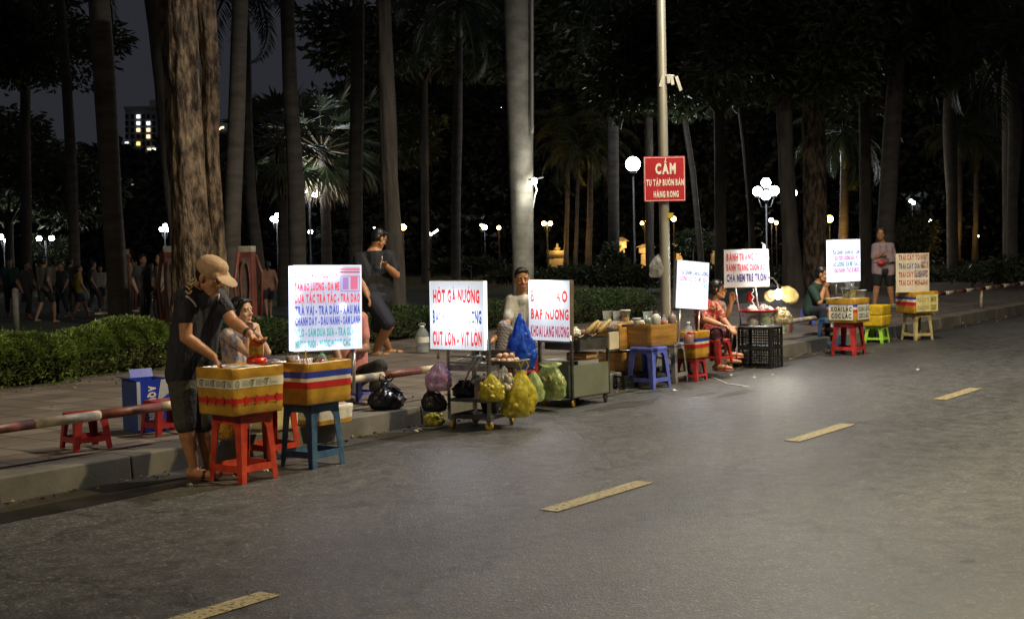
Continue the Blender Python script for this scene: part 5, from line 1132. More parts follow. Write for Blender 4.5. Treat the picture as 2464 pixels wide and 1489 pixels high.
# ------------------------------------------------------------------ far stalls
lightbox('far white menu box in blue and violet lines over the box lettered in black', P(2035, 627, 17.1), .555, .515, .07, RAD(38), [(-.15, .225, 22, .06), (.03, .225, 22, .06), (.19, .225, 22, .06), (0, -.24, 16, .05), (-.26, 0, 10, .03), (.26, 0, 10, .03)], .66, (.86, .90, 1.0),
    [('TRÀ CHANH - CHANH DÂY - SÂM', .04, .98, .24, .34, 'b'), ('SỮA TƯƠI - SƯƠNG SÁO - MÁ', .10, .96, .385, .48, 'p'), ('BỔ LƯỢNG - ĐÁ ME - RAU', .06, .96, .53, .63, 'c'), ('ĐẬU NÀNH - TẮC XÍ MUỘI', .10, .96, .68, .78, 'p')], {'b': (.03, .09, .38), 'p': (.42, .07, .36), 'c': (.03, .26, .42)}, 0, key='e', ink=.12, side_lit=1.2, posts=[(-.15, -.42, -.255, .012), (.15, -.42, -.255, .012)])
ez = G(2042, 853) + V((0, 0, .725))
cup('wide clear tub of yellow pickled fruit on the box lettered in black', ez + V((.0, -.06, -.01)), .11, .15, M('pickled_fruit', (.45, .30, .05), .4, var=.6, scale=30, col2=(.5, .42, .1)), .8, name='food_tub', group='tubs on the far stalls'); cup('clear lidded tub at the right of the pickled fruit', ez + V((.16, .02, -.01)), .075, .10, None, lid=True, name='food_tub', group='tubs on the far stalls'); cup('tall clear cup behind the pickled fruit', ez + V((.05, .1, -.01)), .06, .21, None, name='drink_cup', group='tubs on the far stalls')
mb = MB(); mb.box((0, 0, 0), (.38, .38, .012)); tag(obj('foam_slab', mb, FOAM, loc=ez + V((-.03, .03, -.006)), rz=RAD(50), bevel=.004), 'white foam slab covering the box lettered in black', 'foam slab')
fz = G(2207, 817) + V((0, 0, .70))
def fruit_board():
    c = P(2196, 656, 19.5); w, h = .525, .55; o = thing('menu_board', 'unlit paper menu in red and blue with fruit pictures standing on the far fruit box', 'menu board', c, RAD(14)); mb = MB(); mb.box((0, .004, 0), (w, .006, h)); p = obj('board', mb, M('menu_paper', (.60, .54, .42), .55, var=.15, scale=5), o)
    for tx, a, b, z0, z1, m in [('TRÁI CÂY TÔ', .08, .72, .04, .17, M('menu_red', (.40, .03, .06), .6, var=.2, b=0)), ('TRÁI CÂY DĨA', .08, .72, .26, .39, M('menu_blue', (.04, .05, .25), .6, var=.2, b=0)), ('TRÁI CÂY', .08, .52, .48, .61, MATS['menu_red']), ('TRÁI CÂY MỌI LOẠI', .08, .96, .69, .82, MATS['menu_red'])]:
        mb = MB(); text_mesh(mb, tx, -w / 2 + w * a, -w / 2 + w * b, h / 2 - h * z1, h / 2 - h * z0, -.0005); obj('lettering', mb, m, p)
    for (a, b, z0, z1), m in [((.74, .98, .03, .40), pic2), ((.55, .96, .44, .62), M('fruit_picture_violet', (.30, .16, .30), .5, var=.7, scale=22, b=0, col2=(.5, .42, .4)))]:
        mb = MB(); mb.quad((-w / 2 + w * a, -.0008, h / 2 - h * z1), (-w / 2 + w * b, -.0008, h / 2 - h * z1), (-w / 2 + w * b, -.0008, h / 2 - h * z0), (-w / 2 + w * a, -.0008, h / 2 - h * z0)); obj('picture', mb, m, p)
fruit_board()
cup('big clear bowl of cut fruit in front of the unlit menu', fz + V((.0, -.03, -.03)), .135, .17, M('cut_fruit', (.35, .38, .10), .4, var=.6, scale=24, col2=(.55, .45, .12)), .95, name='fruit_bowl', group=None)
r_ = random.Random(2)
for i in range(7):
    mb = MB(); mb.ell((0, 0, 0), (.038, .03, .028)); tag(obj('fruit_slice', mb, M('ripe_fruit', (.55, .40, .10), .4, var=.4), smooth=True, loc=fz + V((r_.uniform(-.1, .1), -.03 + r_.uniform(-.06, .06), .15 + r_.uniform(0, .035)))), 'yellow fruit slice heaped on top of the big fruit bowl', 'fruit', 'fruit slices in the bowl')
sack('white tissue scrap in the gutter left of the egg trolley', G(1010, 1034), .05, .04, .02, paper, 81, False, name='paper_scrap', cat='litter', group='litter on the road', neck=.4)
for i, (u, v, lab) in enumerate([(1000, 1040, 'torn paper scrap against the kerb left of the yellow bag'), (458, 1170, 'tiny pale scrap on the road under the man in the cap'), (1622, 941, 'white scrap beside the foot of the grey stool'), (1860, 905, 'white scrap on the road right of the black crates'), (1815, 910, 'white scrap in front of the black crates'), (2208, 892, 'lone white scrap on the road below the far stalls'), (110, 1184, 'pale scrap in the gutter at the far left'), (180, 935, 'white scrap at the foot of the left hedge'), (1760, 905, 'pale scrap beside the thin cable'), (640, 1135, 'crumpled clear scrap between the two tall stools')]):
    r = random.Random(i); mb = MB(); z = WALK if v == 935 else .0; n = 7; pts = [(.025 * r.uniform(.5, 1.3) * math.cos(a), .02 * r.uniform(.5, 1.3) * math.sin(a), r.uniform(.003, .016)) for a in [2 * math.pi * k / n for k in range(n)]]; mb.add(pts + [(0, 0, .02)], [(k, (k + 1) % n, n) for k in range(n)]); mb.add([(x, y, .002) for x, y, _ in pts], [tuple(range(n))[::-1]])
    tag(obj('paper_scrap', mb, paper, loc=G(u, v, z) + V((0, 0, .004))), lab, 'litter', 'litter on the road')

# ================================================================== PEOPLE
def skin_mat(name, col): return M(name, col, .5, var=.16, scale=30, b=.12, bs=160, col2=sc(col, 1.12))
SK_T, SK_L, SK_D = skin_mat('skin_tan', (.42, .20, .10)), skin_mat('skin_light', (.52, .31, .21)), skin_mat('skin_brown', (.27, .14, .085))
HAIR = M('black_hair', (.012, .010, .010), .38, var=.4, scale=60, b=.6, bs=90, stretch=(1, 1, .2)); EYE = M('eye_dark', (.03, .02, .018), .25, var=.1, b=0); LIP = M('lip', (.30, .11, .09), .45, var=.1, b=0); EYEW = M('eye_white', (.55, .52, .48), .3, var=.05, b=0)
def frame(F):
    F = V(F).normalized(); R = F.cross(V((0, 0, 1))).normalized(); return F, R, R.cross(F)
def hand(mb, wr, d, side, curl=.35, s=1.0, thumb=1, spread=.0):
    """palm, four jointed fingers of different lengths and a thumb from the side of the palm"""
    d = V(d).normalized(); side = (V(side) - d * V(side).dot(d)).normalized(); n = d.cross(side) * thumb
    for k, (ln, off) in enumerate(((.070, .030), (.079, .010), (.074, -.010), (.058, -.029))):
        a = wr + side * off * .55 * s; b = wr + (d * .088 + side * off) * s; mb.cone(a, b, .0145 * s, .0125 * s, 8)
        p, e = b, (d + side * off * spread * 12).normalized(); c = curl * (1 + .12 * k)
        for j, (fr, r) in enumerate(((.45, .0098), (.32, .0088), (.23, .0078))):
            ax = side; e = Matrix.Rotation(c * (.7 if j == 0 else 1) * thumb, 3, ax) @ e; q = p + e * ln * fr * s; mb.cone(p, q, r * s, r * .92 * s, 8); p = q
    p = wr + (d * .025 + side * .024) * s; e = (d * .75 + side * .7 - n * -.15).normalized(); q = p + e * .042 * s; mb.cone(p, q, .0135 * s, .0115 * s, 8); e2 = (e + d * .45).normalized(); mb.cone(q, q + e2 * .03 * s, .011 * s, .009 * s, 8)
def head_shapes(mb, c, F, s=1.0, female=False):
    F, R, U = frame(F); rot = Matrix((R, F, U)).transposed()
    def p(r, f, u): return c + (R * r + F * f + U * u) * s
    mb.ell(p(0, -.005, .032), (.074 * s, .094 * s, .088 * s), rot); mb.ell(p(0, .032, -.040), (.058 * s, .060 * s, .082 * s), rot)
    mb.cone(p(-.018, .062, -.100), p(.018, .062, -.100), .020 * s, .020 * s, 8); mb.cone(p(-.050, .005, -.062), p(-.022, .055, -.098), .020 * s, .018 * s, 8); mb.cone(p(.050, .005, -.062), p(.022, .055, -.098), .020 * s, .018 * s, 8)
    mb.cone(p(0, .088, .006), p(0, .108, -.030), .0085 * s, .0125 * s, 8); mb.cone(p(-.013, .093, -.034), p(.013, .093, -.034), .0085 * s, .0085 * s, 8)
    mb.cone(p(-.040, .074, .022), p(.040, .074, .022), .014 * s, .014 * s, 8); mb.cone(p(-.015, .087, -.066), p(.015, .087, -.066), .0085 * s, .0085 * s, 8); mb.cone(p(-.012, .085, -.077), p(.012, .085, -.077), .009 * s, .009 * s, 8)
    for q in (-1, 1):
        mb.ell(p(q * .042, .062, -.030), (.020 * s, .018 * s, .018 * s), rot); mb.ell(p(q * .075, -.006, -.012), (.011 * s, .020 * s, .033 * s), rot)
    return F, R, U, rot, p
def face_parts(o, p, rot, s, skin, part_of=None):
    mb = MB()
    for q in (-1, 1): mb.ell(p(q * .031, .079, .001), (.013 * s, .008 * s, .0065 * s), rot, 8, 6)
    obj('eye', mb, EYEW, o, True); mb = MB()
    for q in (-1, 1): mb.ell(p(q * .031, .0845, .001), (.0062 * s, .004 * s, .0062 * s), rot, 8, 6)
    obj('iris', mb, EYE, o, True); mb = MB()
    for q in (-1, 1): mb.cone(p(q * .016, .090, .022), p(q * .048, .078, .024), .0042 * s, .003 * s, 6)
    obj('eyebrow', mb, HAIR, o, True); mb = MB(); mb.cone(p(-.018, .0935, -.0715), p(.018, .0935, -.0715), .0035 * s, .0035 * s, 6); obj('mouth', mb, LIP, o, True)
def person(label, base, J, F, skin, shirt, pants, sleeve=.55, leg=.6, vox=.008, s=1.0, build=1.0, hair='short', hands=None, foot=None, shoe=None, face=True, group=None, hem=0, toes=None, parts=None):
    """J: joints in the place; the body is one skin, clothes and hair are its children"""
    b0 = V(base); o = thing('person', label, 'person', b0, 0, group); J = {k: V(v) - b0 for k, v in J.items()}
    g = lambda k: J[k]; k = s * build; mb = MB()
    F_, R, U, rot, p = head_shapes(mb, g('head'), F, s)
    mb.cone(g('neck'), g('head') - U * .05 * s - F_ * .02 * s, .055 * s, .052 * s)
    hc = (g('hipL') + g('hipR')) / 2; nk = g('neck')
    def torso(m, e, low=0):
        for S in 'LR': m.cone(g('sh' + S) * .82 + nk * .18 - V((0, 0, .03)), (g('sh' + S) * .62 + nk * .38) * .55 + (g('hip' + S)) * .45, .066 * k + e, .088 * k + e); m.cone((g('sh' + S) * .62 + nk * .38) * .55 + g('hip' + S) * .45, g('hip' + S) + V((0, 0, -low)), .088 * k + e, .092 * k + e)
        m.cone(nk - (nk - hc) * (.12 if e == 0 else .165), hc + (nk - hc) * .18, .088 * k + e, .098 * k + e); m.cone(g('shL'), g('shR'), .052 * k + e, .052 * k + e); m.cone(nk - V((0, 0, e * 2.6)), (g('shL') + g('shR')) / 2, .05 * k + e, .07 * k + e)
    torso(mb, 0)
    for S in 'LR':
        mb.cone(g('sh' + S), g('el' + S), .049 * k, .039 * k); mb.cone(g('el' + S), g('el' + S).lerp(g('wr' + S), .35), .038 * k, .040 * k); mb.cone(g('el' + S).lerp(g('wr' + S), .35), g('wr' + S), .040 * k, .025 * k)
        mb.cone(g('hip' + S), g('kn' + S), .080 * k, .055 * k); m_ = g('kn' + S).lerp(g('an' + S), .3); mb.cone(g('kn' + S), m_, .052 * k, .054 * k); mb.cone(m_, g('an' + S), .052 * k, .032 * k)
        t = V((toes or {}).get(S, F)); t.z = 0; t.normalize(); a = g('an' + S); heel = a + V((0, 0, -.055 * s)) - t * .035 * s
        if shoe is None or foot: mb.cone(a, heel + t * .03, .033 * s, .03 * s); mb.cone(heel, heel + t * .11 * s, .03 * s, .034 * s); mb.cone(heel + t * .10 * s, heel + t * .20 * s - V((0, 0, .006)), .034 * s, .024 * s)
        hd = (hands or {}).get(S); d = (g('wr' + S) - g('el' + S)).normalized()
        if hd: hand(mb, g('wr' + S), hd.get('d', d), hd.get('side', R), hd.get('curl', .35), .95 * s, hd.get('t', 1), hd.get('spread', 0))
        else: hand(mb, g('wr' + S), d, V((0, 1, 0)) if abs(d.y) < .8 else V((1, 0, 0)), .35, .95 * s)
    body = remesh('body', mb, skin, o, vox, 2)
    if face: face_parts(o, p, rot, s, skin)
    # clothes
    mb = MB(); torso(mb, .013, hem)
    for S in 'LR':
        e = g('sh' + S).lerp(g('el' + S), sleeve) if sleeve <= 1 else g('el' + S)
        mb.cone(g('sh' + S), e, .060 * k, .058 * k if sleeve <= 1 else .05 * k)
        if sleeve > 1: mb.cone(e, g('el' + S).lerp(g('wr' + S), sleeve - 1), .051 * k, .042 * k)
    sh = remesh('shirt', mb, shirt, o, max(.008, vox * 1.2), 3)
    mb = MB()
    for S in 'LR':
        mb.cone(g('hip' + S), g('kn' + S) if leg > 1 else g('hip' + S).lerp(g('kn' + S), leg), .096 * k, (.078 if leg <= 1 else .070) * k)
        if leg > 1: mb.cone(g('kn' + S), g('kn' + S).lerp(g('an' + S), leg - 1), .068 * k, .062 * k)
        mb.cone(g('hip' + S), hc, .094 * k, .1 * k)
    obj_p = remesh('trousers', mb, pants, o, max(.008, vox * 1.2), 3)
    # hair
    if hair:
        mb = MB(); mb.ell(p(0, -.020, .044), (.083 * s, .094 * s, .088 * s), rot)
        if hair == 'bun': mb.ell(p(0, -.10, .0), (.06 * s, .05 * s, .06 * s), rot); mb.ell(p(0, -.035, .0), (.085 * s, .08 * s, .085 * s), rot); mb.cone(p(-.055, .05, .075), p(-.080, .005, -.02), .024 * s, .014 * s); mb.cone(p(.055, .05, .075), p(.080, .005, -.02), .024 * s, .014 * s); mb.cone(p(-.045, .060, .085), p(.045, .060, .085), .022 * s, .022 * s)
        elif hair == 'tail': mb.ell(p(0, -.04, -.01), (.085 * s, .075 * s, .09 * s), rot); mb.cone(p(0, -.09, .02), p(0, -.10, -.16), .04 * s, .02 * s)
        elif hair == 'capped': mb.ell(p(0, -.045, .0), (.078 * s, .062 * s, .075 * s), rot)
        else: mb.ell(p(0, -.045, .0), (.078 * s, .062 * s, .075 * s), rot); mb.cone(p(-.04, .062, .092), p(.04, .062, .092), .022 * s, .022 * s)
        obj_h = remesh('hair', mb, HAIR, o, .006 if vox < .01 else .01, 1)
    if shoe:
        for S in 'LR':
            t = V((toes or {}).get(S, F)); t.z = 0; t.normalize(); a = g('an' + S); n = t.cross(V((0, 0, 1))); m2 = MB(); c = a + V((0, 0, -.085 * s)) + t * .065 * s
            m2.ell(c, (.047 * s, .135 * s, .014 * s), Matrix((n, t, V((0, 0, 1)))).transposed()); q = obj('sandal', m2, shoe, o, True)
            m3 = MB(); m3.tube([c + t * .04 - n * .045 + V((0, 0, .0)), c + t * .045 - n * .03 + V((0, 0, .05)), c + t * .045 + n * .03 + V((0, 0, .05)), c + t * .04 + n * .045], .009, 6); obj('strap', m3, shoe, q, True)
    return o, p, rot, J
# ------------------------------------------------------------------ the man in the cap
navy = M('navy_cotton', (.012, .014, .027), .75, var=.35, scale=5, b=.9, bs=13, bd=.03, stretch=(1, 1, .45)); kh = M('dark_khaki', (.050, .048, .040), .8, var=.35, scale=5, b=.8, bs=15, bd=.025)
def cap_man():
    D = 9.03
    q = lambda u, v, d=0: P(u, v, D + d)
    J = dict(head=q(507, 664, -.10), neck=q(480, 698, .02), shR=q(446, 712, -.10), shL=q(524, 716, .08), elR=q(447, 812, -.14), wrR=q(514, 858, -.13), elL=q(560, 774, .0), wrL=q(601, 803, -.08),
             hipR=q(436, 892, .03), hipL=q(474, 890, .16), knR=q(446, 1020, -.02), knL=q(488, 1018, .08), anR=q(466, 1118, .0), anL=q(501, 1112, .13))
    Fv = V((.80, -.46, -.42))
    o, p, rot, Jl = person('man in a beige cap and navy shirt bending over the box with the logo tape', G(480, 1146), J, Fv, SK_T, navy, kh, sleeve=.52, leg=1.06, vox=.0062, build=1.06, hair='capped', shoe=plastic('sandal_brown', (.13, .05, .04)), foot=True, hem=.03,
        hands={'R': dict(d=(.55, -.05, -.80), side=(.2, -1, .1), curl=.30), 'L': dict(d=(.45, -.25, -.35), side=(-.1, -1, .2), curl=.62)}, toes={'R': (.9, -.5, 0), 'L': (.95, -.3, 0)})
    s = 1.0; mb = MB(); mb.ell(p(0, -.008, .055), (.094, .116, .082), rot); mb.ell(p(0, .03, .075), (.078, .075, .06), rot); mb.cone(p(-.05, .085, .040), p(.05, .085, .040), .022, .022)
    R2 = rot @ Matrix.Rotation(RAD(-14), 3, 'X'); mb.ell(p(0, .135, .030), (.082, .078, .011), R2)
    c = remesh('cap', mb, M('cap_canvas', (.43, .285, .18), .8, var=.22, scale=9, b=.5, bs=40, bd=.01), o, .0055, 2)
    # chevron trim on the shoulder, pale piping at the sleeve, collar
    tan = M('chevron_tan', (.50, .36, .17), .6, var=.15, b=0); wp = M('piping_white', (.6, .55, .48), .6, var=.1, b=0)
    nk = Jl['neck']; shirt = next(c_ for c_ in o.children if c_.name.startswith('shirt')); bpy.context.view_layer.update(); b0 = V(o.location)
    def hit(u, v):                                                    # the point of the shirt seen at a pixel of the photo
        r_ = ray(u, v).normalized(); ok, loc, nr, _ = shirt.ray_cast(V((0, 0, CAMH)) - b0, r_); return (loc + nr * .003) if ok else P(u, v, D - .16) - b0
    mb = MB()
    for i in range(4):
        u, v = 461 - 2.4 * i, 673 + 10.5 * i
        for du in (-7.5, 7.5): mb.bar(hit(u + du, v - 4.5), hit(u, v + 3), .011, .006, up=(-.3, -.9, .3))
    obj('shoulder_trim', mb, tan, o)
    mb = MB(); mb.tube([hit(u, v) for u, v in ((447, 712), (454, 716), (461, 722), (467, 729), (471, 737))], .0065, 6); obj('sleeve_piping', mb, wp, o, True)
    mb = MB(); mb.tube([hit(u, v) for u, v in ((526, 708), (526, 715), (523, 722))], .006, 6); obj('sleeve_piping', mb, wp, o, True)
    mb = MB(); ring = [nk + V((.062 * math.cos(t), .058 * math.sin(t), .034 + .012 * math.sin(t))) for t in [2 * math.pi * k_ / 18 for k_ in range(19)]]; mb.tube(ring, .012, 6, flat=1.6); obj('collar', mb, navy, o, True)
    mb = MB(); mb.add([hit(493, 701), hit(497, 708), hit(500, 702)], [(0, 1, 2)]); obj('chest_logo', mb, wp, o)
    wr = Jl['wrL']; d = (wr - Jl['elL']).normalized(); mb = MB(); mb.tube([wr - d * .03, wr - d * .012], .033, 14); obj('wrist_watch', mb, rubber, o, True)
cap_man()
def cloth(name, c1, c2, scale=14, **k): return M(name, c1, .8, var=.3, scale=scale, b=.6, bs=14, bd=.02, col2=c2, lo=k.get('lo', .44), hi=k.get('hi', .56))
# ------------------------------------------------------------------ the woman eating behind the boxes
def eater():
    D = 11.1; q = lambda u, v, d=0: P(u, v, D + d)
    J = dict(head=q(581, 748, 0), neck=q(566, 790, .03), shR=q(545, 806, -.12), shL=q(595, 806, .12), elR=q(600, 852, -.25), wrR=q(598, 805, -.15), elL=q(643, 848, .02), wrL=q(622, 806, -.02), hipR=q(566, 908, -.09), hipL=q(575, 900, .09), knR=q(612, 888, -.36), knL=q(664, 880, -.08), anR=q(640, 970, -.36), anL=q(680, 965, -.05))
    o, p, rot, Jl = person('woman with tied black hair sitting with both hands at her mouth, eating', G(600, 955, WALK), J, (.88, -.42, .02), SK_L, cloth('pale_print_blouse', (.20, .19, .34), (.42, .32, .22), 16), cloth('lilac_print_trousers', (.20, .20, .42), (.34, .30, .40), 14), sleeve=.5, leg=1.7, vox=.0068, s=.93, build=.92, hair='bun', foot=True,
        hands={'R': dict(d=(.28, .0, .9), side=(.7, -.6, 0), curl=.75), 'L': dict(d=(-.25, -.1, .9), side=(-.6, -.7, 0), curl=.75)}, toes={'R': (.9, -.4, 0), 'L': (.9, -.3, 0)})
    mb = MB(); mb.ell(p(.08, -.002, -.05) if p(.08, 0, 0).y < p(-.08, 0, 0).y else p(-.08, -.002, -.05), .008); obj('earring', mb, plastic('pearl', (.8, .78, .72)), o, True)
eater()
# ------------------------------------------------------------------ person in pink, hidden by the menu
def pink():
    D = 12.1; q = lambda u, v, d=0: P(u, v, D + d)
    J = dict(head=q(835, 712, 0), neck=q(842, 748, .03), shR=q(816, 764, -.05), shL=q(869, 766, .05), elR=q(806, 832, -.12), wrR=q(820, 880, -.25), elL=q(880, 838, -.02), wrL=q(850, 842, -.26), hipR=q(830, 912, -.05), hipL=q(858, 908, .08), knR=q(826, 880, -.40), knL=q(915, 882, -.28), anR=q(822, 958, -.42), anL=q(900, 948, -.35))
    person('person in a pink shirt and black trousers sitting half hidden by the nearest menu', G(860, 958, WALK), J, (.5, -.85, -.1), SK_D, M('pink_cotton', (.50, .20, .18), .8, var=.2, scale=6, b=.5, bs=14), M('black_cotton', (.014, .014, .016), .8, var=.3, scale=6, b=.7, bs=14, bd=.02), sleeve=.6, leg=1.75, vox=.0075, s=.98, build=1.0, foot=True, shoe=plastic('sandal_tan', (.20, .10, .05)),
        hands={'L': dict(d=(-.15, -.25, -.95), side=(-1, .2, 0), curl=.18, spread=.3)}, toes={'R': (.2, -.95, 0), 'L': (.5, -.85, 0)})
pink()
# ------------------------------------------------------------------ man in black walking on the pavement
def walker():
    D = 17.2; q = lambda u, v, d=0: P(u, v, D + d)
    J = dict(head=q(912, 574, .04), neck=q(900, 600, .05), shR=q(864, 622, .02), shL=q(938, 616, .06), elR=q(866, 672, -.10), wrR=q(884, 712, -.22), elL=q(953, 662, .0), wrL=q(930, 640, -.16), hipR=q(890, 714, -.08), hipL=q(922, 712, .08), knR=q(936, 782, -.16), knL=q(910, 790, .05), anR=q(903, 842, .10), anL=q(935, 836, .30))
    o, p, rot, Jl = person('man in a black shirt and dark shorts striding along the pavement', G(915, 852, WALK), J, (.72, .62, -.42), SK_T, M('black_shirt', (.007, .008, .013), .8, var=.3, scale=5, b=.7, bs=12, bd=.02), M('dark_shorts', (.014, .016, .030), .8, var=.3, scale=5, b=.6, bs=12, bd=.02), sleeve=.7, leg=.92, vox=.0085, s=1.0, build=1.32, foot=True, shoe=plastic('sandal_dark', (.04, .04, .04)), hem=.06, hands={'L': dict(d=(-.6, -.5, .5), side=(.2, -.8, .4), curl=.8)}, toes={'R': (.95, -.2, 0), 'L': (.95, .1, 0)})
    mb = MB(); c = Jl['wrL'] + V((-.06, -.06, .05)); mb.box(c, (.012, .07, .14), rot=Euler((.3, .2, .2)).to_matrix()); obj('phone', mb, whitep, o, bevel=.004)
walker()
# ------------------------------------------------------------------ man in white behind the corn menu
checked = M('checked_cloth', (.10, .10, .13), .8, var=.4, scale=40, b=.5, bs=14, col2=(.30, .29, .32), lo=.46, hi=.52)
def checked_mat():
    m, n, p, out = _nt('checked_cotton'); L = n.links; tc = n.nodes.new('ShaderNodeTexCoord'); cols = []
    for s_ in ((1, .25, .9), (-.4, .5, 1.2)):
        mp = n.nodes.new('ShaderNodeMapping'); mp.inputs['Rotation'].default_value = (.2, .5 * s_[0], .4); L.new(tc.outputs['Object'], mp.inputs[0]); wv = n.nodes.new('ShaderNodeTexWave'); wv.bands_direction = 'X' if s_[0] > 0 else 'Z'; wv.inputs['Scale'].default_value = 11; wv.inputs['Distortion'].default_value = 1.2; wv.inputs['Detail Scale'].default_value = .6; L.new(mp.outputs[0], wv.inputs[0]); cols.append(ramp(n, wv.outputs['Fac'], [(.35, (.10, .10, .13)), (.6, (.36, .34, .37))]))
    mx = n.nodes.new('ShaderNodeMix'); mx.data_type = 'RGBA'; mx.inputs[0].default_value = .5; L.new(cols[0], mx.inputs[6]); L.new(cols[1], mx.inputs[7]); L.new(mx.outputs[2], p.inputs['Base Color']); p.inputs['Roughness'].default_value = .8
    return m
def vendor():
    D = 13.7; q = lambda u, v, d=0: P(u, v, D + d)
    J = dict(head=q(1256, 672, 0), neck=q(1254, 706, .04), shR=q(1230, 722, .0), shL=q(1280, 724, .02), elR=q(1220, 778, -.15), wrR=q(1183, 822, -.42), elL=q(1292, 786, -.1), wrL=q(1275, 820, -.3), hipR=q(1238, 830, .05), hipL=q(1276, 830, .05), knR=q(1212, 786, -.34), knL=q(1262, 800, -.4), anR=q(1200, 872, -.32), anL=q(1258, 880, -.38))
    person('man in a white shirt and checked trousers sitting between the two lit carts', G(1245, 880, WALK), J, (.12, -.98, -.06), SK_T, M('white_shirt', (.48, .48, .50), .8, var=.2, scale=7, b=.7, bs=14, bd=.02), checked_mat(), sleeve=.75, leg=1.6, vox=.0078, s=.95, build=1.0, foot=True, hands={'R': dict(d=(-.6, -.3, -.7), side=(-.3, -.9, .1), curl=.5)}, toes={'R': (0, -1, 0), 'L': (.1, -1, 0)})
    stool('low red stool under the man in white', q(1256, 850, .03) * 1 - V((0, 0, q(1256, 850, .03).z - WALK)), RAD(20), .23, .28, .3, .045, DRED, st=(.2, .3))
vendor()
# ------------------------------------------------------------------ two women at the rice paper stall
def florals():
    D = 15.1; q = lambda u, v, d=0: P(u, v, D + d)
    fl = M('red_floral', (.40, .02, .03), .75, var=.3, scale=26, b=.5, bs=14, bd=.02, col2=(.55, .32, .20), lo=.50, hi=.60, detail=2); fm = M('maroon_floral', (.10, .015, .035), .75, var=.4, scale=24, b=.5, bs=14, bd=.02, col2=(.30, .10, .12), lo=.52, hi=.64, detail=2)
    J = dict(head=q(1682, 690, 0), neck=q(1692, 722, .03), shR=q(1684, 740, -.10), shL=q(1724, 738, .08), elR=q(1694, 768, -.22), wrR=q(1732, 780, -.3), elL=q(1738, 768, .02), wrL=q(1754, 784, -.10), hipR=q(1697, 808, -.06), hipL=q(1712, 806, .10), knR=q(1727, 800, -.24), knL=q(1742, 800, -.05), anR=q(1726, 872, -.22), anL=q(1750, 842, -.02))
    person('woman in a red floral blouse sitting forward with her head behind the tilted menu', G(1712, 870, WALK), J, (.85, -.5, -.1), SK_T, fl, fm, sleeve=.8, leg=1.35, vox=.008, s=.95, build=1.0, hair='bun', foot=True, shoe=plastic('sandal_red', (.35, .05, .04)), toes={'R': (.8, -.5, 0), 'L': (.95, -.2, 0)})
    D = 16.1; J = dict(head=q(1727, 696, 0), neck=q(1722, 722, .03), shR=q(1716, 736, -.10), shL=q(1735, 734, .10), elR=q(1738, 770, -.16), wrR=q(1752, 790, -.2), elL=q(1750, 762, .05), wrL=q(1760, 728, .0), hipR=q(1716, 806, -.06), hipL=q(1722, 806, .1), knR=q(1752, 802, -.15), knL=q(1760, 800, .05), anR=q(1750, 858, -.1), anL=q(1764, 852, .08))
    person('woman in a dusty pink blouse with one hand raised, facing the cloth banner', G(1730, 858, WALK), J, (.97, -.22, .05), SK_T, M('dusty_pink', (.34, .22, .22), .8, var=.35, scale=18, b=.5, bs=14), M('grey_trousers', (.07, .05, .07), .8), sleeve=.6, leg=1.6, vox=.008, s=.93, build=.9, hair='bun', foot=True, hands={'L': dict(d=(.1, 0, 1), side=(.9, -.3, 0), curl=.45)}, toes={'R': (.9, -.4, 0), 'L': (.9, -.2, 0)})
    stool('low grey stool under the woman in the dusty pink blouse', q(1720, 838, .05) - V((0, 0, q(1720, 838, .05).z - WALK)), RAD(50), .23, .28, .26, .045, GRY, st=(.2, .3))
florals()
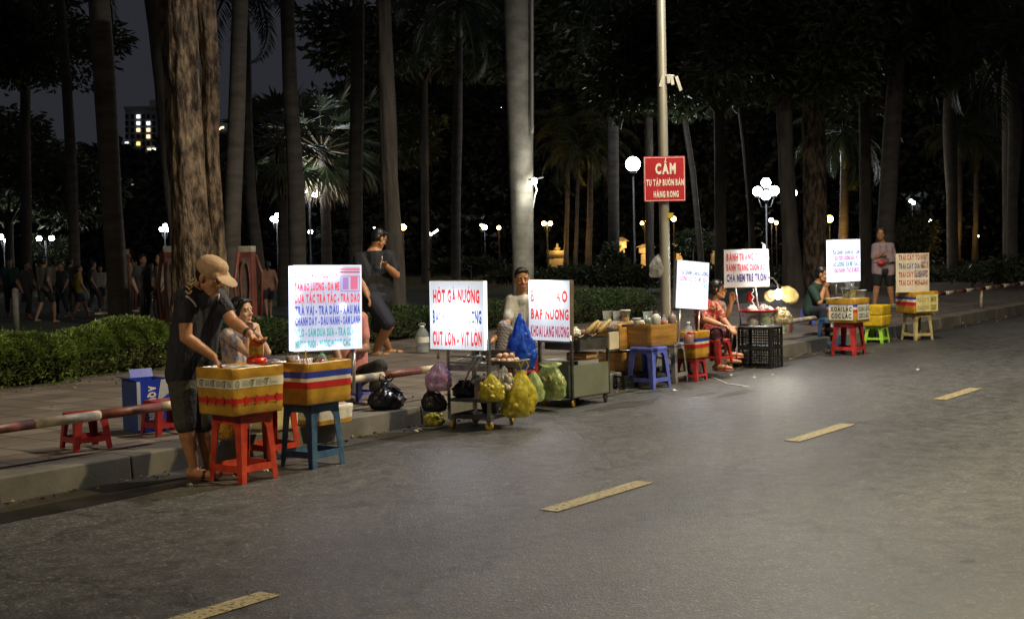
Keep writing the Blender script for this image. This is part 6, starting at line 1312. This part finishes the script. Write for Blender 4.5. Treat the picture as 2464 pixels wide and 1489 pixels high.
# ------------------------------------------------------------------ the far vendor in dark green and the woman who stands
def far_two():
    D = 18.9; q = lambda u, v, d=0: P(u, v, D + d)
    J = dict(head=q(1978, 660, 0), neck=q(1968, 684, .03), shR=q(1955, 697, -.12), shL=q(1978, 696, .12), elR=q(1972, 728, -.25), wrR=q(1983, 694, -.12), elL=q(1992, 726, .05), wrL=q(1988, 695, .0), hipR=q(1950, 748, -.06), hipL=q(1958, 746, .10), knR=q(1982, 742, -.25), knL=q(1990, 740, .0), anR=q(1981, 782, -.2), anL=q(1988, 778, .0))
    person('person in a dark green shirt sitting with raised hands beside the far menu box', G(1965, 790, WALK), J, (.9, -.4, -.1), SK_T, M('dark_green_shirt', (.012, .040, .030), .8, var=.3, scale=6, b=.6, bs=14), M('dark_jeans', (.02, .028, .05), .8), sleeve=.8, leg=1.7, vox=.0095, s=.98, build=1.05, foot=True, shoe=plastic('sandal_brown', (.1, .05, .04)), hands={'R': dict(d=(.1, 0, 1), side=(.5, -.8, 0), curl=.7), 'L': dict(d=(.0, 0, 1), side=(.5, -.8, 0), curl=.7)}, toes={'R': (.8, -.5, 0), 'L': (.9, -.3, 0)})
    D = 25.6; J = dict(head=q(2119, 562, 0), neck=q(2122, 583, .04), shR=q(2106, 593, -.02), shL=q(2143, 592, .04), elR=q(2103, 622, -.03), wrR=q(2122, 612, -.18), elL=q(2152, 622, .05), wrL=q(2144, 646, -.02), hipR=q(2112, 652, 0), hipL=q(2139, 652, .02), knR=q(2109, 694, -.02), knL=q(2142, 694, .03), anR=q(2104, 732, -.02), anL=q(2146, 727, .06))
    o, p, rot, Jl = person('standing woman in a loose greyish pink shirt, black shorts and a red waist bag', G(2124, 741, WALK), J, (-.25, -.95, .0), SK_T, M('greyish_pink_shirt', (.36, .26, .27), .8, var=.25, scale=9, b=.6, bs=12), M('black_shorts', (.012, .012, .014), .8), sleeve=.9, leg=.7, vox=.0095, s=1.0, build=1.12, hair='bun', foot=True, shoe=plastic('mint_sandal', (.20, .55, .48)), hem=.02, toes={'R': (-.3, -.9, 0), 'L': (.2, -.95, 0)})
    hc = (Jl['hipL'] + Jl['hipR']) / 2; mb = MB(); mb.ell(hc + V((-.08, -.17, .16)), (.085, .035, .05)); b_ = obj('waist_bag', mb, plastic('bag_red', (.50, .04, .06)), o, True); mb = MB(); mb.tube([hc + V((.21 * math.cos(t), .155 * math.sin(t), .16)) for t in [2 * math.pi * k / 20 for k in range(21)]], .012, 6); obj('strap', mb, rubber, b_, True)
far_two()
# ------------------------------------------------------------------ people in the dim park
def strollers():
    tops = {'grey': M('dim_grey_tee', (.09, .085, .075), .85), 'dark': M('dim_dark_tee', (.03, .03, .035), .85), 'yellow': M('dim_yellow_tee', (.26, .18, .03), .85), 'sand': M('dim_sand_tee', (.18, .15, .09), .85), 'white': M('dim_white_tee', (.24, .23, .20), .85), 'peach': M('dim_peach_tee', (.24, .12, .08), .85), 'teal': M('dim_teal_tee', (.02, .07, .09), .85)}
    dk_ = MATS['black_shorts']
    for i, (u, vt, D, t, step, lg, Fv, hair, lab) in enumerate([
        (104, 618, 27, 'grey', .3, .75, (.3, .9, 0), 'short', 'dim figure in a grey tee and black shorts walking away in the park'),
        (148, 630, 29, 'dark', .15, 1.7, (-.5, -.8, 0), 'short', 'dim figure in dark clothes between the grey and yellow tees'),
        (188, 638, 28, 'yellow', -.3, .7, (.8, .3, 0), 'tail', 'dim figure in a yellow top walking in the park'),
        (305, 606, 27, 'sand', .1, 1.7, (.6, -.7, 0), 'short', 'dim figure in a sandy tee beside the reddish palm trunk'),
        (342, 612, 25, 'dark', .1, 1.7, (.7, -.6, 0), 'short', 'dim dark figure facing the left exercise machine'),
        (386, 610, 24.5, 'white', .05, 1.6, (-.7, -.6, 0), 'tail', 'dim figure in white standing behind the left exercise machine'),
        (643, 628, 27, 'peach', .32, .7, (-.3, .9, 0), 'tail', 'dim woman in a peach top and dark shorts walking away'),
        (62, 628, 29, 'dark', .2, 1.7, (.8, -.4, 0), 'short', 'dim dark figure just left of the figure in the grey tee'),
        (128, 620, 32, 'sand', .1, .8, (-.6, .5, 0), 'tail', 'dim figure in a sandy top half behind the figure in the grey tee'),
        (168, 622, 32, 'dark', .2, 1.7, (.2, .9, 0), 'short', 'dim dark figure behind the figure in the yellow top'),
        (222, 628, 31, 'grey', .2, 1.7, (.7, .5, 0), 'short', 'dim figure in grey left of the reddish palm trunk'),
        (240, 640, 33, 'white', .1, .8, (.4, -.8, 0), 'tail', 'dim small figure in white behind the reddish palm trunk'),
        (323, 628, 31, 'dark', .1, 1.7, (-.4, .8, 0), 'short', 'dim dark figure right behind the one in the sandy tee'),
        (362, 634, 32, 'teal', .15, 1.7, (.5, .7, 0), 'short', 'dim figure in teal between two exercise machines'),
        (22, 622, 30, 'teal', .1, 1.7, (.3, -.9, 0), 'short', 'dim figure in teal at the left edge of the park')]):
        top = P(u, vt, D); H = min(1.62, top.z - .15); k = H / 1.62; b = V((top.x, D, WALK - .01)); F, R, U = frame((Fv[0], Fv[1], 0)); Lz = lambda x, y, z: b + (R * x + F * y) * k + V((0, 0, z * k)); s_ = step
        J = dict(head=Lz(0, .02, 1.50), neck=Lz(0, 0, 1.36), shR=Lz(.17, 0, 1.31), shL=Lz(-.17, 0, 1.31), elR=Lz(.23, -.05 - s_ * .4, 1.05), elL=Lz(-.23, -.05 + s_ * .4, 1.05), wrR=Lz(.22, .08 - s_ * .4, .84), wrL=Lz(-.22, .08 + s_ * .4, .84), hipR=Lz(.085, 0, .86), hipL=Lz(-.085, 0, .86), knR=Lz(.09, .08 + s_ * .45, .47), knL=Lz(-.09, .06 - s_ * .3, .47), anR=Lz(.09, s_ * .75, .09), anL=Lz(-.09, -s_ * .8, .10 + abs(s_) * .15))
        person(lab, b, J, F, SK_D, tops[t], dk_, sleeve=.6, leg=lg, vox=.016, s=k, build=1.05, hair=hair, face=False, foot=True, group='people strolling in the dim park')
strollers()

# ================================================================== LAMPS AND THINGS IN THE PARK
post_m = M('dark_post', (.02, .02, .022), .5, .5, var=.3)
def globe_lamp(label, pts, D, r, col, st, zb=.1, post_u=None, pr=.04, name='park_lamp', group='lamps in the park', light=0, mat=None):
    """globes at pixels pts on one post at distance D"""
    ps = [P(u, v, D) for u, v in pts]; cx = P(post_u or sum(u for u, _ in pts) / len(pts), pts[0][1], D).x; zt = min(p.z for p in ps) - r
    b = V((cx, D, zb)); o = thing(name, label, 'lamp', b, 0, group)
    mb = MB(); mb.tube([(0, 0, 0), (0, 0, .3), (0, 0, .31), (0, 0, zt - zb)], [pr * 1.8, pr * 1.5, pr, pr * .8], 10); obj('post', mb, post_m, o, True)
    gm = lamp_mat(mat or 'globe_%d_%d' % (int(st), int(col[2] * 100)), col, st)
    for i, p in enumerate(ps):
        q = p - b; mb = MB(); mb.ell(q, (r, r, r), n=18, m=12); gl = obj('globe', mb, gm, o, True)
        mb = MB(); mb.tube([q - V((0, 0, r * 1.25)), q - V((0, 0, r * .9))], r * .5, 10); obj('globe_collar', mb, post_m, gl)
        if len(ps) > 1: mb = MB(); mb.tube([V((0, 0, zt - zb - .25)), V((q.x * .6, q.y * .6, zt - zb - .22)), q - V((0, 0, r * 1.1))], pr * .5, 6); obj('arm', mb, post_m, o, True)
    if light: lamp_light('POINT', V((0, -.7, .45 + max((p - b).z for p in ps))), light, col, .2, o)
    return o
WHT, AMB = (.90, .95, 1.0), (1.0, .56, .13)
globe_lamp('big single white globe lamp on a slim post left of the red notice', [(1523, 395)], 40, .215, WHT, 14, light=120, mat='big_globe')
globe_lamp('cluster of four white globe lamps on one post in front of the leafy tree', [(1823, 461), (1843, 440), (1863, 459), (1843, 470)], 45, .16, WHT, 22, light=260)
globe_lamp('white globe lamp half hidden by the furrowed trunk right of the four globes', [(1907, 465)], 46, .15, WHT, 14, pr=.03)
globe_lamp('pair of white globe lamps on one post under the fan palms', [(729, 458), (758, 466)], 36, .10, WHT, 34, light=40)
globe_lamp('cluster of small white globe lamps at the left of the fan palms', [(656, 527), (667, 518), (677, 528), (663, 531)], 50, .085, WHT, 34, light=30)
globe_lamp('small white globe lamp alone between the two globe clusters at the left', [(747, 558)], 60, .10, WHT, 30)
globe_lamp('trio of small white lamps seen left of the furrowed tree', [(389, 552), (397, 544), (403, 553)], 50, .085, WHT, 34, light=40)
globe_lamp('twin small white lamps far to the left lighting a bush', [(94, 574), (124, 573)], 48, .09, WHT, 34, light=15)
globe_lamp('pair of white lamps cut by the left edge', [(2, 570), (16, 579)], 48, .09, WHT, 34, light=15)
globe_lamp('small bluish white lamp near the second bottle shaped palm', [(2192, 484), (2198, 488)], 60, .08, (.75, .9, 1), 24)
globe_lamp('white lamp low behind the leafy trees near the right', [(2238, 531)], 60, .07, WHT, 20)
globe_lamp('single white lamp next to the small amber one, right of the thin palm', [(1166, 547)], 60, .11, WHT, 34)
globe_lamp('small amber lamp beside the single white one', [(1158, 542)], 62, .06, AMB, 30)
globe_lamp('single amber lamp behind the walking man in black', [(970, 547)], 58, .13, AMB, 26, light=5)
globe_lamp('single amber lamp with a lit post left of the royal palm', [(1200, 548)], 55, .08, AMB, 26, light=12)
globe_lamp('twin amber lamps right of the royal palm above the lit fountain', [(1309, 538), (1324, 538)], 52, .085, AMB, 30, light=25)
globe_lamp('twin amber lamps just left of the red notice', [(1545, 537), (1557, 532)], 55, .07, AMB, 22, light=20)
globe_lamp('amber lamp just right of the notice post', [(1621, 527)], 55, .10, AMB, 26, light=20)
globe_lamp('white lamp below the four globes beside an amber one', [(1856, 530)], 60, .10, WHT, 30); globe_lamp('amber lamp below the four globes beside a white one', [(1868, 536)], 60, .08, AMB, 26, light=12)
globe_lamp('amber lamp above the far bright menu', [(1996, 527)], 50, .13, AMB, 26, light=40)
globe_lamp('slim amber lamp near the right edge', [(2352, 568)], 60, .06, AMB, 22, light=12)
for i, (u, v, D, r) in enumerate([(1205, 258, 70, .05), (1512, 267, 70, .06), (1450, 272, 70, .04), (900, 547, 62, .05), (1880, 192, 70, .04)]):
    c = P(u, v, D); o = thing('park_lamp', ['tiny white light high left of the royal palm', 'tiny white light high between the palm and the notice', 'tiniest white light beside the dark palm', 'tiny white light above the shoulder of the walking man', 'tiny white light in the dim crown'][i], 'lamp', (c.x, D, .1), 0, 'lamps in the park')
    mb = MB(); mb.ell((0, 0, c.z - .1), r); obj('globe', mb, lamp_mat('tiny_lamp', WHT, 9), o, True); mb = MB(); mb.tube([(0, 0, 0), (0, 0, c.z - .1 - r)], .03, 6); obj('post', mb, post_m, o)
# bulb and cable on the royal palm
D = 25.2; c = P(1286, 436, D); o = thing('palm_floodlight', 'small glaring bulb fixed to the right side of the royal palm', 'lamp', c); mb = MB(); mb.ell((0, 0, 0), (.055, .05, .06)); obj('bulb', mb, lamp_mat('palm_bulb', (1, .97, .85), 30), o, True)
mb = MB(); mb.box((.09, 0, .05), (.16, .10, .02), rot=Matrix.Rotation(-.2, 3, 'Y')); mb.box((-.06, .02, .03), (.10, .04, .03)); obj('hood', mb, post_m, o); mb = MB(); mb.tube([(.0, .02, -.05), (.04, .02, -.16), (.0, .02, -.28), (-.04, .02, -.5)], .012, 6); obj('cable', mb, whitep, o); lamp_light('POINT', (.12, -.12, -.05), 25, (1, .97, .85), .06, o)
a = [P(1280 + .2 * math.sin(k), v, 25.3) for k, v in enumerate(range(-60, 340, 20))]; mb = MB(); mb.tube(a, .035, 8); tag(obj('cable_conduit', mb, steel, smooth=True), 'pale conduit pipe running up the right side of the royal palm', 'pipe')
# lit gate sign of white strokes
D = 60; o = thing('neon_sign', 'small white neon strokes glowing in the dark left of the thin palm', 'neon sign', (P(1036, 565, D).x, D, .1)); z0 = .1; c = P(1036, 565, D); em = lamp_mat('neon_white', WHT, 4); mb = MB()
for (u1, v1, u2, v2) in [(1024, 560, 1031, 568), (1031, 568, 1030, 576), (1036, 566, 1054, 553), (1031, 567, 1036, 560)]: mb.tube([P(u1, v1, D) - V((c.x, D, z0)), P(u2, v2, D) - V((c.x, D, z0))], .05, 6)
obj('neon_stroke', mb, em, o); mb = MB(); mb.tube([(0, .1, 0), (0, .1, c.z)], .04, 6); obj('post', mb, post_m, o)
# amber-lit stone things: lit by the real lamps beside them
stone = M('pale_stone', (.42, .36, .27), .85, var=.35, scale=4, b=.5, bs=20)
def fountain():
    D = 55; b = V((P(1341, 600, D).x, D, .1)); o = thing('stone_fountain', 'low stone fountain lit amber beyond the royal palm', 'fountain', b); mb = MB(); mb.lathe([(.42, 0), (.40, .78), (.30, .80), (0, .80)], n=20); obj('plinth', mb, stone, o, True); mb = MB(); mb.lathe([(.3, .80), (.42, .86), (.44, 1.12), (.38, 1.12), (.34, .94), (0, .92)], n=28); obj('basin', mb, stone, o, True); mb = MB(); mb.lathe([(.08, .93), (.05, 1.12), (.15, 1.2), (.06, 1.24), (.04, 1.38), (0, 1.42)], n=16); obj('pedestal', mb, stone, o, True); lamp_light('POINT', (.05, -.75, 1.45), 22, AMB, .05, o)
fountain()
def lantern(label, u, D, h, w_, pw):
    b = V((P(u, 600, D).x, D, .1)); o = thing('stone_lantern', label, 'stone lantern', b, 0, 'stone lanterns in the park'); mb = MB(); mb.box((0, 0, .08), (w_ * 1.3, w_ * 1.3, .16)); mb.box((0, 0, h * .40), (w_ * .7, w_ * .7, h * .62), top=(.8, .8)); obj('pedestal', mb, stone, o, bevel=.02); mb = MB(); mb.box((0, 0, h * .80), (w_ * .85, w_ * .85, h * .17)); obj('light_box', mb, stone, o, bevel=.01); mb = MB(); mb.box((0, 0, h * .94), (w_ * 1.3, w_ * 1.3, h * .10), top=(.25, .25)); obj('roof', mb, stone, o, bevel=.01); lamp_light('POINT', (w_ * .5, -.65, h * .78), pw, AMB, .05, o)
lantern('stone lantern glowing amber right of the dark palm near the globe lamp', 1494, 55, 1.6, .5, 26); lantern('roofed stone lantern dimly lit behind the tilted menu', 1721, 52, 1.65, .5, 16); lantern('small stone lantern glowing amber right of the notice post', 1634, 55, 1.4, .42, 24); lantern('low stone lantern glowing amber left of the notice post', 1553, 55, 1.3, .6, 24)
# trunks that catch the amber lamps
for i, (u, wd, D, vt, lab, pw) in enumerate([(1385, 10, 50, 560, 'short slim palm lit amber right of the fountain', 9), (1416, 16, 51, 540, 'dark palm with an amber base right of the slim lit one', 9), (2028, 26, 42, 540, 'thick trunk glowing amber above the far bright menu', 30), (2305, 16, 56, 520, 'trunk with amber light beside the bottle shaped palm', 14), (2345, 14, 58, 540, 'dark trunk with an amber glint near the right edge', 10), (1362, 12, 54, 500, 'dim slim palm between the fountain and the royal palm', 3)]):
    o, b, pts, rs = tree('palm_tree', lab, 'palm', D, [(u, 612, wd), (u + 3, vt, wd * .9), (u + 5, vt - 140, wd * .8)], bark_p, 40 + i, PT, .06, 'palm', cs=.75)
    lamp_light('POINT', (-.35, -.75, 1.5), pw, AMB, .05, o)
def shrub(label, u, v, D, R, seed, mat=None, n=1600):
    c = P(u, v, D); o = thing('shrub', label, 'shrub', (c.x, D, .12), 0, 'shrubs in the park'); mb = leaf_cloud(n, R, .16, seed, lumps=9); mb.move((0, 0, max(R[2], c.z - .12))); obj('foliage', mb, mat or broad_leaf, o); m2 = MB(); m2.tube([(0, 0, 0), (.05, 0, max(R[2], c.z - .12))], [.05, .02], 6); obj('stem', m2, bark_g, o)
for i, (u, v, D, R, lab) in enumerate([(1665, 580, 48, (.9, .6, .7), 'rounded shrub caught by the amber lamps right of the notice'), (1130, 640, 42, (1.3, .7, .4), 'dark shrub between the thin palm and the royal palm'), (1420, 668, 34, (2.4, .8, .28), 'long low shrub behind the right hedge'), (1290, 662, 36, (1.5, .8, .3), 'low shrub right of the royal palm base'), (1520, 664, 36, (1.8, .8, .28), 'low shrub behind the drink cups'), (118, 600, 50, (1.0, .8, .8), 'bush lit white by the twin lamps at the left'), (2260, 650, 40, (2.5, 1, .4), 'dark shrub under the bottle shaped palms'), (2400, 660, 34, (2, 1, .5), 'dark shrub near the right edge'), (1800, 655, 38, (2, 1, .35), 'dark shrub behind the cloth banner'), (2210, 560, 56, (1.2, .8, 1.2), 'dim shrub by the low white lamp'), (1477, 618, 40, (.4, .4, .35), 'small spiky plant left of the globe lamp post')]): shrub(lab, u, v, D, R, 60 + i)
# outdoor exercise machines
rust = M('machine_red', (.20, .055, .035), .55, var=.4, scale=5, b=.3, bs=30); cream_p = M('machine_cream', (.38, .34, .26), .6, var=.25)
def machine(label, u, vt, D, wpx, rz):
    t = P(u, vt, D); b = V((t.x, D, .12)); h = t.z - .12; w_ = wpx / FPX * D; o = thing('exercise_machine', label, 'exercise machine', b, rz, 'outdoor exercise machines'); mb = MB(); mb.box((0, 0, (h - .1) / 2), (w_, w_ * .8, h - .1)); obj('post', mb, rust, o, bevel=.012); mb = MB(); mb.box((0, 0, h - .05), (w_ * 1.03, w_ * .84, .1)); obj('cap', mb, cream_p, o, bevel=.012); mb = MB(); mb.box((0, -w_ * .4 - .003, h * .62), (w_ * .7, .006, h * .5)); obj('panel', mb, M('machine_panel', (.16, .12, .10), .5), o, bevel=.004)
    mb = MB(); mb.tube([(-.1, -.1, h * .95), (-.16, -.16, h * .6), (-.12, -.16, .35), (-.28, -.16, .25), (-.42, -.16, .24)], .028, 10); mb.tube([(.1, .1, h * .9), (.2, .1, h * .7), (.16, .1, .3)], .024, 10); obj('swing_arm', mb, rust, o, True); mb = MB(); mb.box((-.46, -.16, .26), (.26, .12, .03)); mb.box((.16, .1, .28), (.12, .3, .03)); obj('pedal', mb, cream_p, o, bevel=.008)
    mb = MB(); mb.tube([(w_ * .35 * math.cos(a), -w_ * .4 - .03, h * .6 + h * .26 * math.sin(a)) for a in [RAD(k) for k in range(100, 440, 20)]], .012, 6); obj('handle_ring', mb, rust, o, True)
machine('rust red exercise machine with a pale cap left of the man in the cap', 408, 592, 20.5, 29, .1); machine('rust red exercise machine with a pale cap right of the furrowed tree', 594, 592, 21.5, 34, -.2); machine('rust red exercise machine partly behind the reddish palm trunk', 300, 600, 26, 20, .3)
mb = MB(); mb.tube([(0, 0, 0), (0, 0, .75)], .055, 10); mb.ell((0, 0, .76), .058); tag(obj('bollard', mb, cream_p, smooth=True, loc=V((P(36, 700, 24).x, 24, .12))), 'pale bollard standing in the grass at the left edge', 'bollard')
# apartment block with lit windows far off
def block():
    D = 170; x0, x1 = P(302, 300, D).x, P(420, 300, D).x; zt = P(350, 262, D).z; o = thing('apartment_building', 'distant apartment block with a few lit windows between the palms at the left', 'building', ((x0 + x1) / 2, D, 0)); w_ = x1 - x0; wm = M('dim_plaster', (.62, .60, .57), .9, var=.2); mb = MB(); mb.box((0, 5, zt / 2), (w_, 10, zt)); obj('wall', mb, wm, o); mb = MB(); mb.box((w_ * .05, 5, zt + .7), (w_ * .35, 4, 1.4)); mb.box((0, 5, zt + .15), (w_ * 1.04, 10.4, .3)); obj('roof', mb, wm, o)
    warm, cool, yel = lamp_mat('window_warm', (1, .78, .45), 1.3), lamp_mat('window_cool', (.9, .95, 1), 1.3), lamp_mat('window_yellow', (1, .75, .2), 1.3); dkw = M('dark_window', (.03, .032, .04), .2, var=.2); lit = {(333, 281): cool, (333, 300): cool, (333, 314): warm, (334, 346): yel, (357, 296): cool, (357, 313): warm, (357, 327): warm, (305, 346): cool}
    for u in (305, 319, 333, 345, 357, 370, 384): 
        for v in (281, 297, 313, 329, 346):
            m = next((mm for (a, b), mm in lit.items() if abs(a - u) < 4 and abs(b - v) < 5), dkw); c = P(u, v, D); mb = MB(); mb.box((c.x - (x0 + x1) / 2, -.02, c.z), (.42 if m is not dkw else .36, .08, .42 if m is not dkw else .55)); obj('window', mb, m, o)
    for u, m in ((362, warm), (372, cool), (388, warm)): c = P(u, 359, D); mb = MB(); mb.box((c.x - (x0 + x1) / 2, -.06, c.z), (.7, .1, .2)); obj('shop_sign', mb, m, o)
block()
def block2():
    D = 190; c = P(540, 318, D); o = thing('apartment_building', 'second distant building with faint lit rooms right of the furrowed tree', 'building', (c.x, D, 0)); mb = MB(); mb.box((0, 5, c.z / 2), (4.5, 10, c.z)); obj('wall', mb, MATS['dim_plaster'], o)
    for u, v in ((528, 311), (533, 308), (537, 307), (519, 343), (534, 372)): q = P(u, v, D); mb = MB(); mb.box((q.x - c.x, -.05, q.z), (.25, .1, .3)); obj('window', mb, MATS['window_warm'], o)
block2()
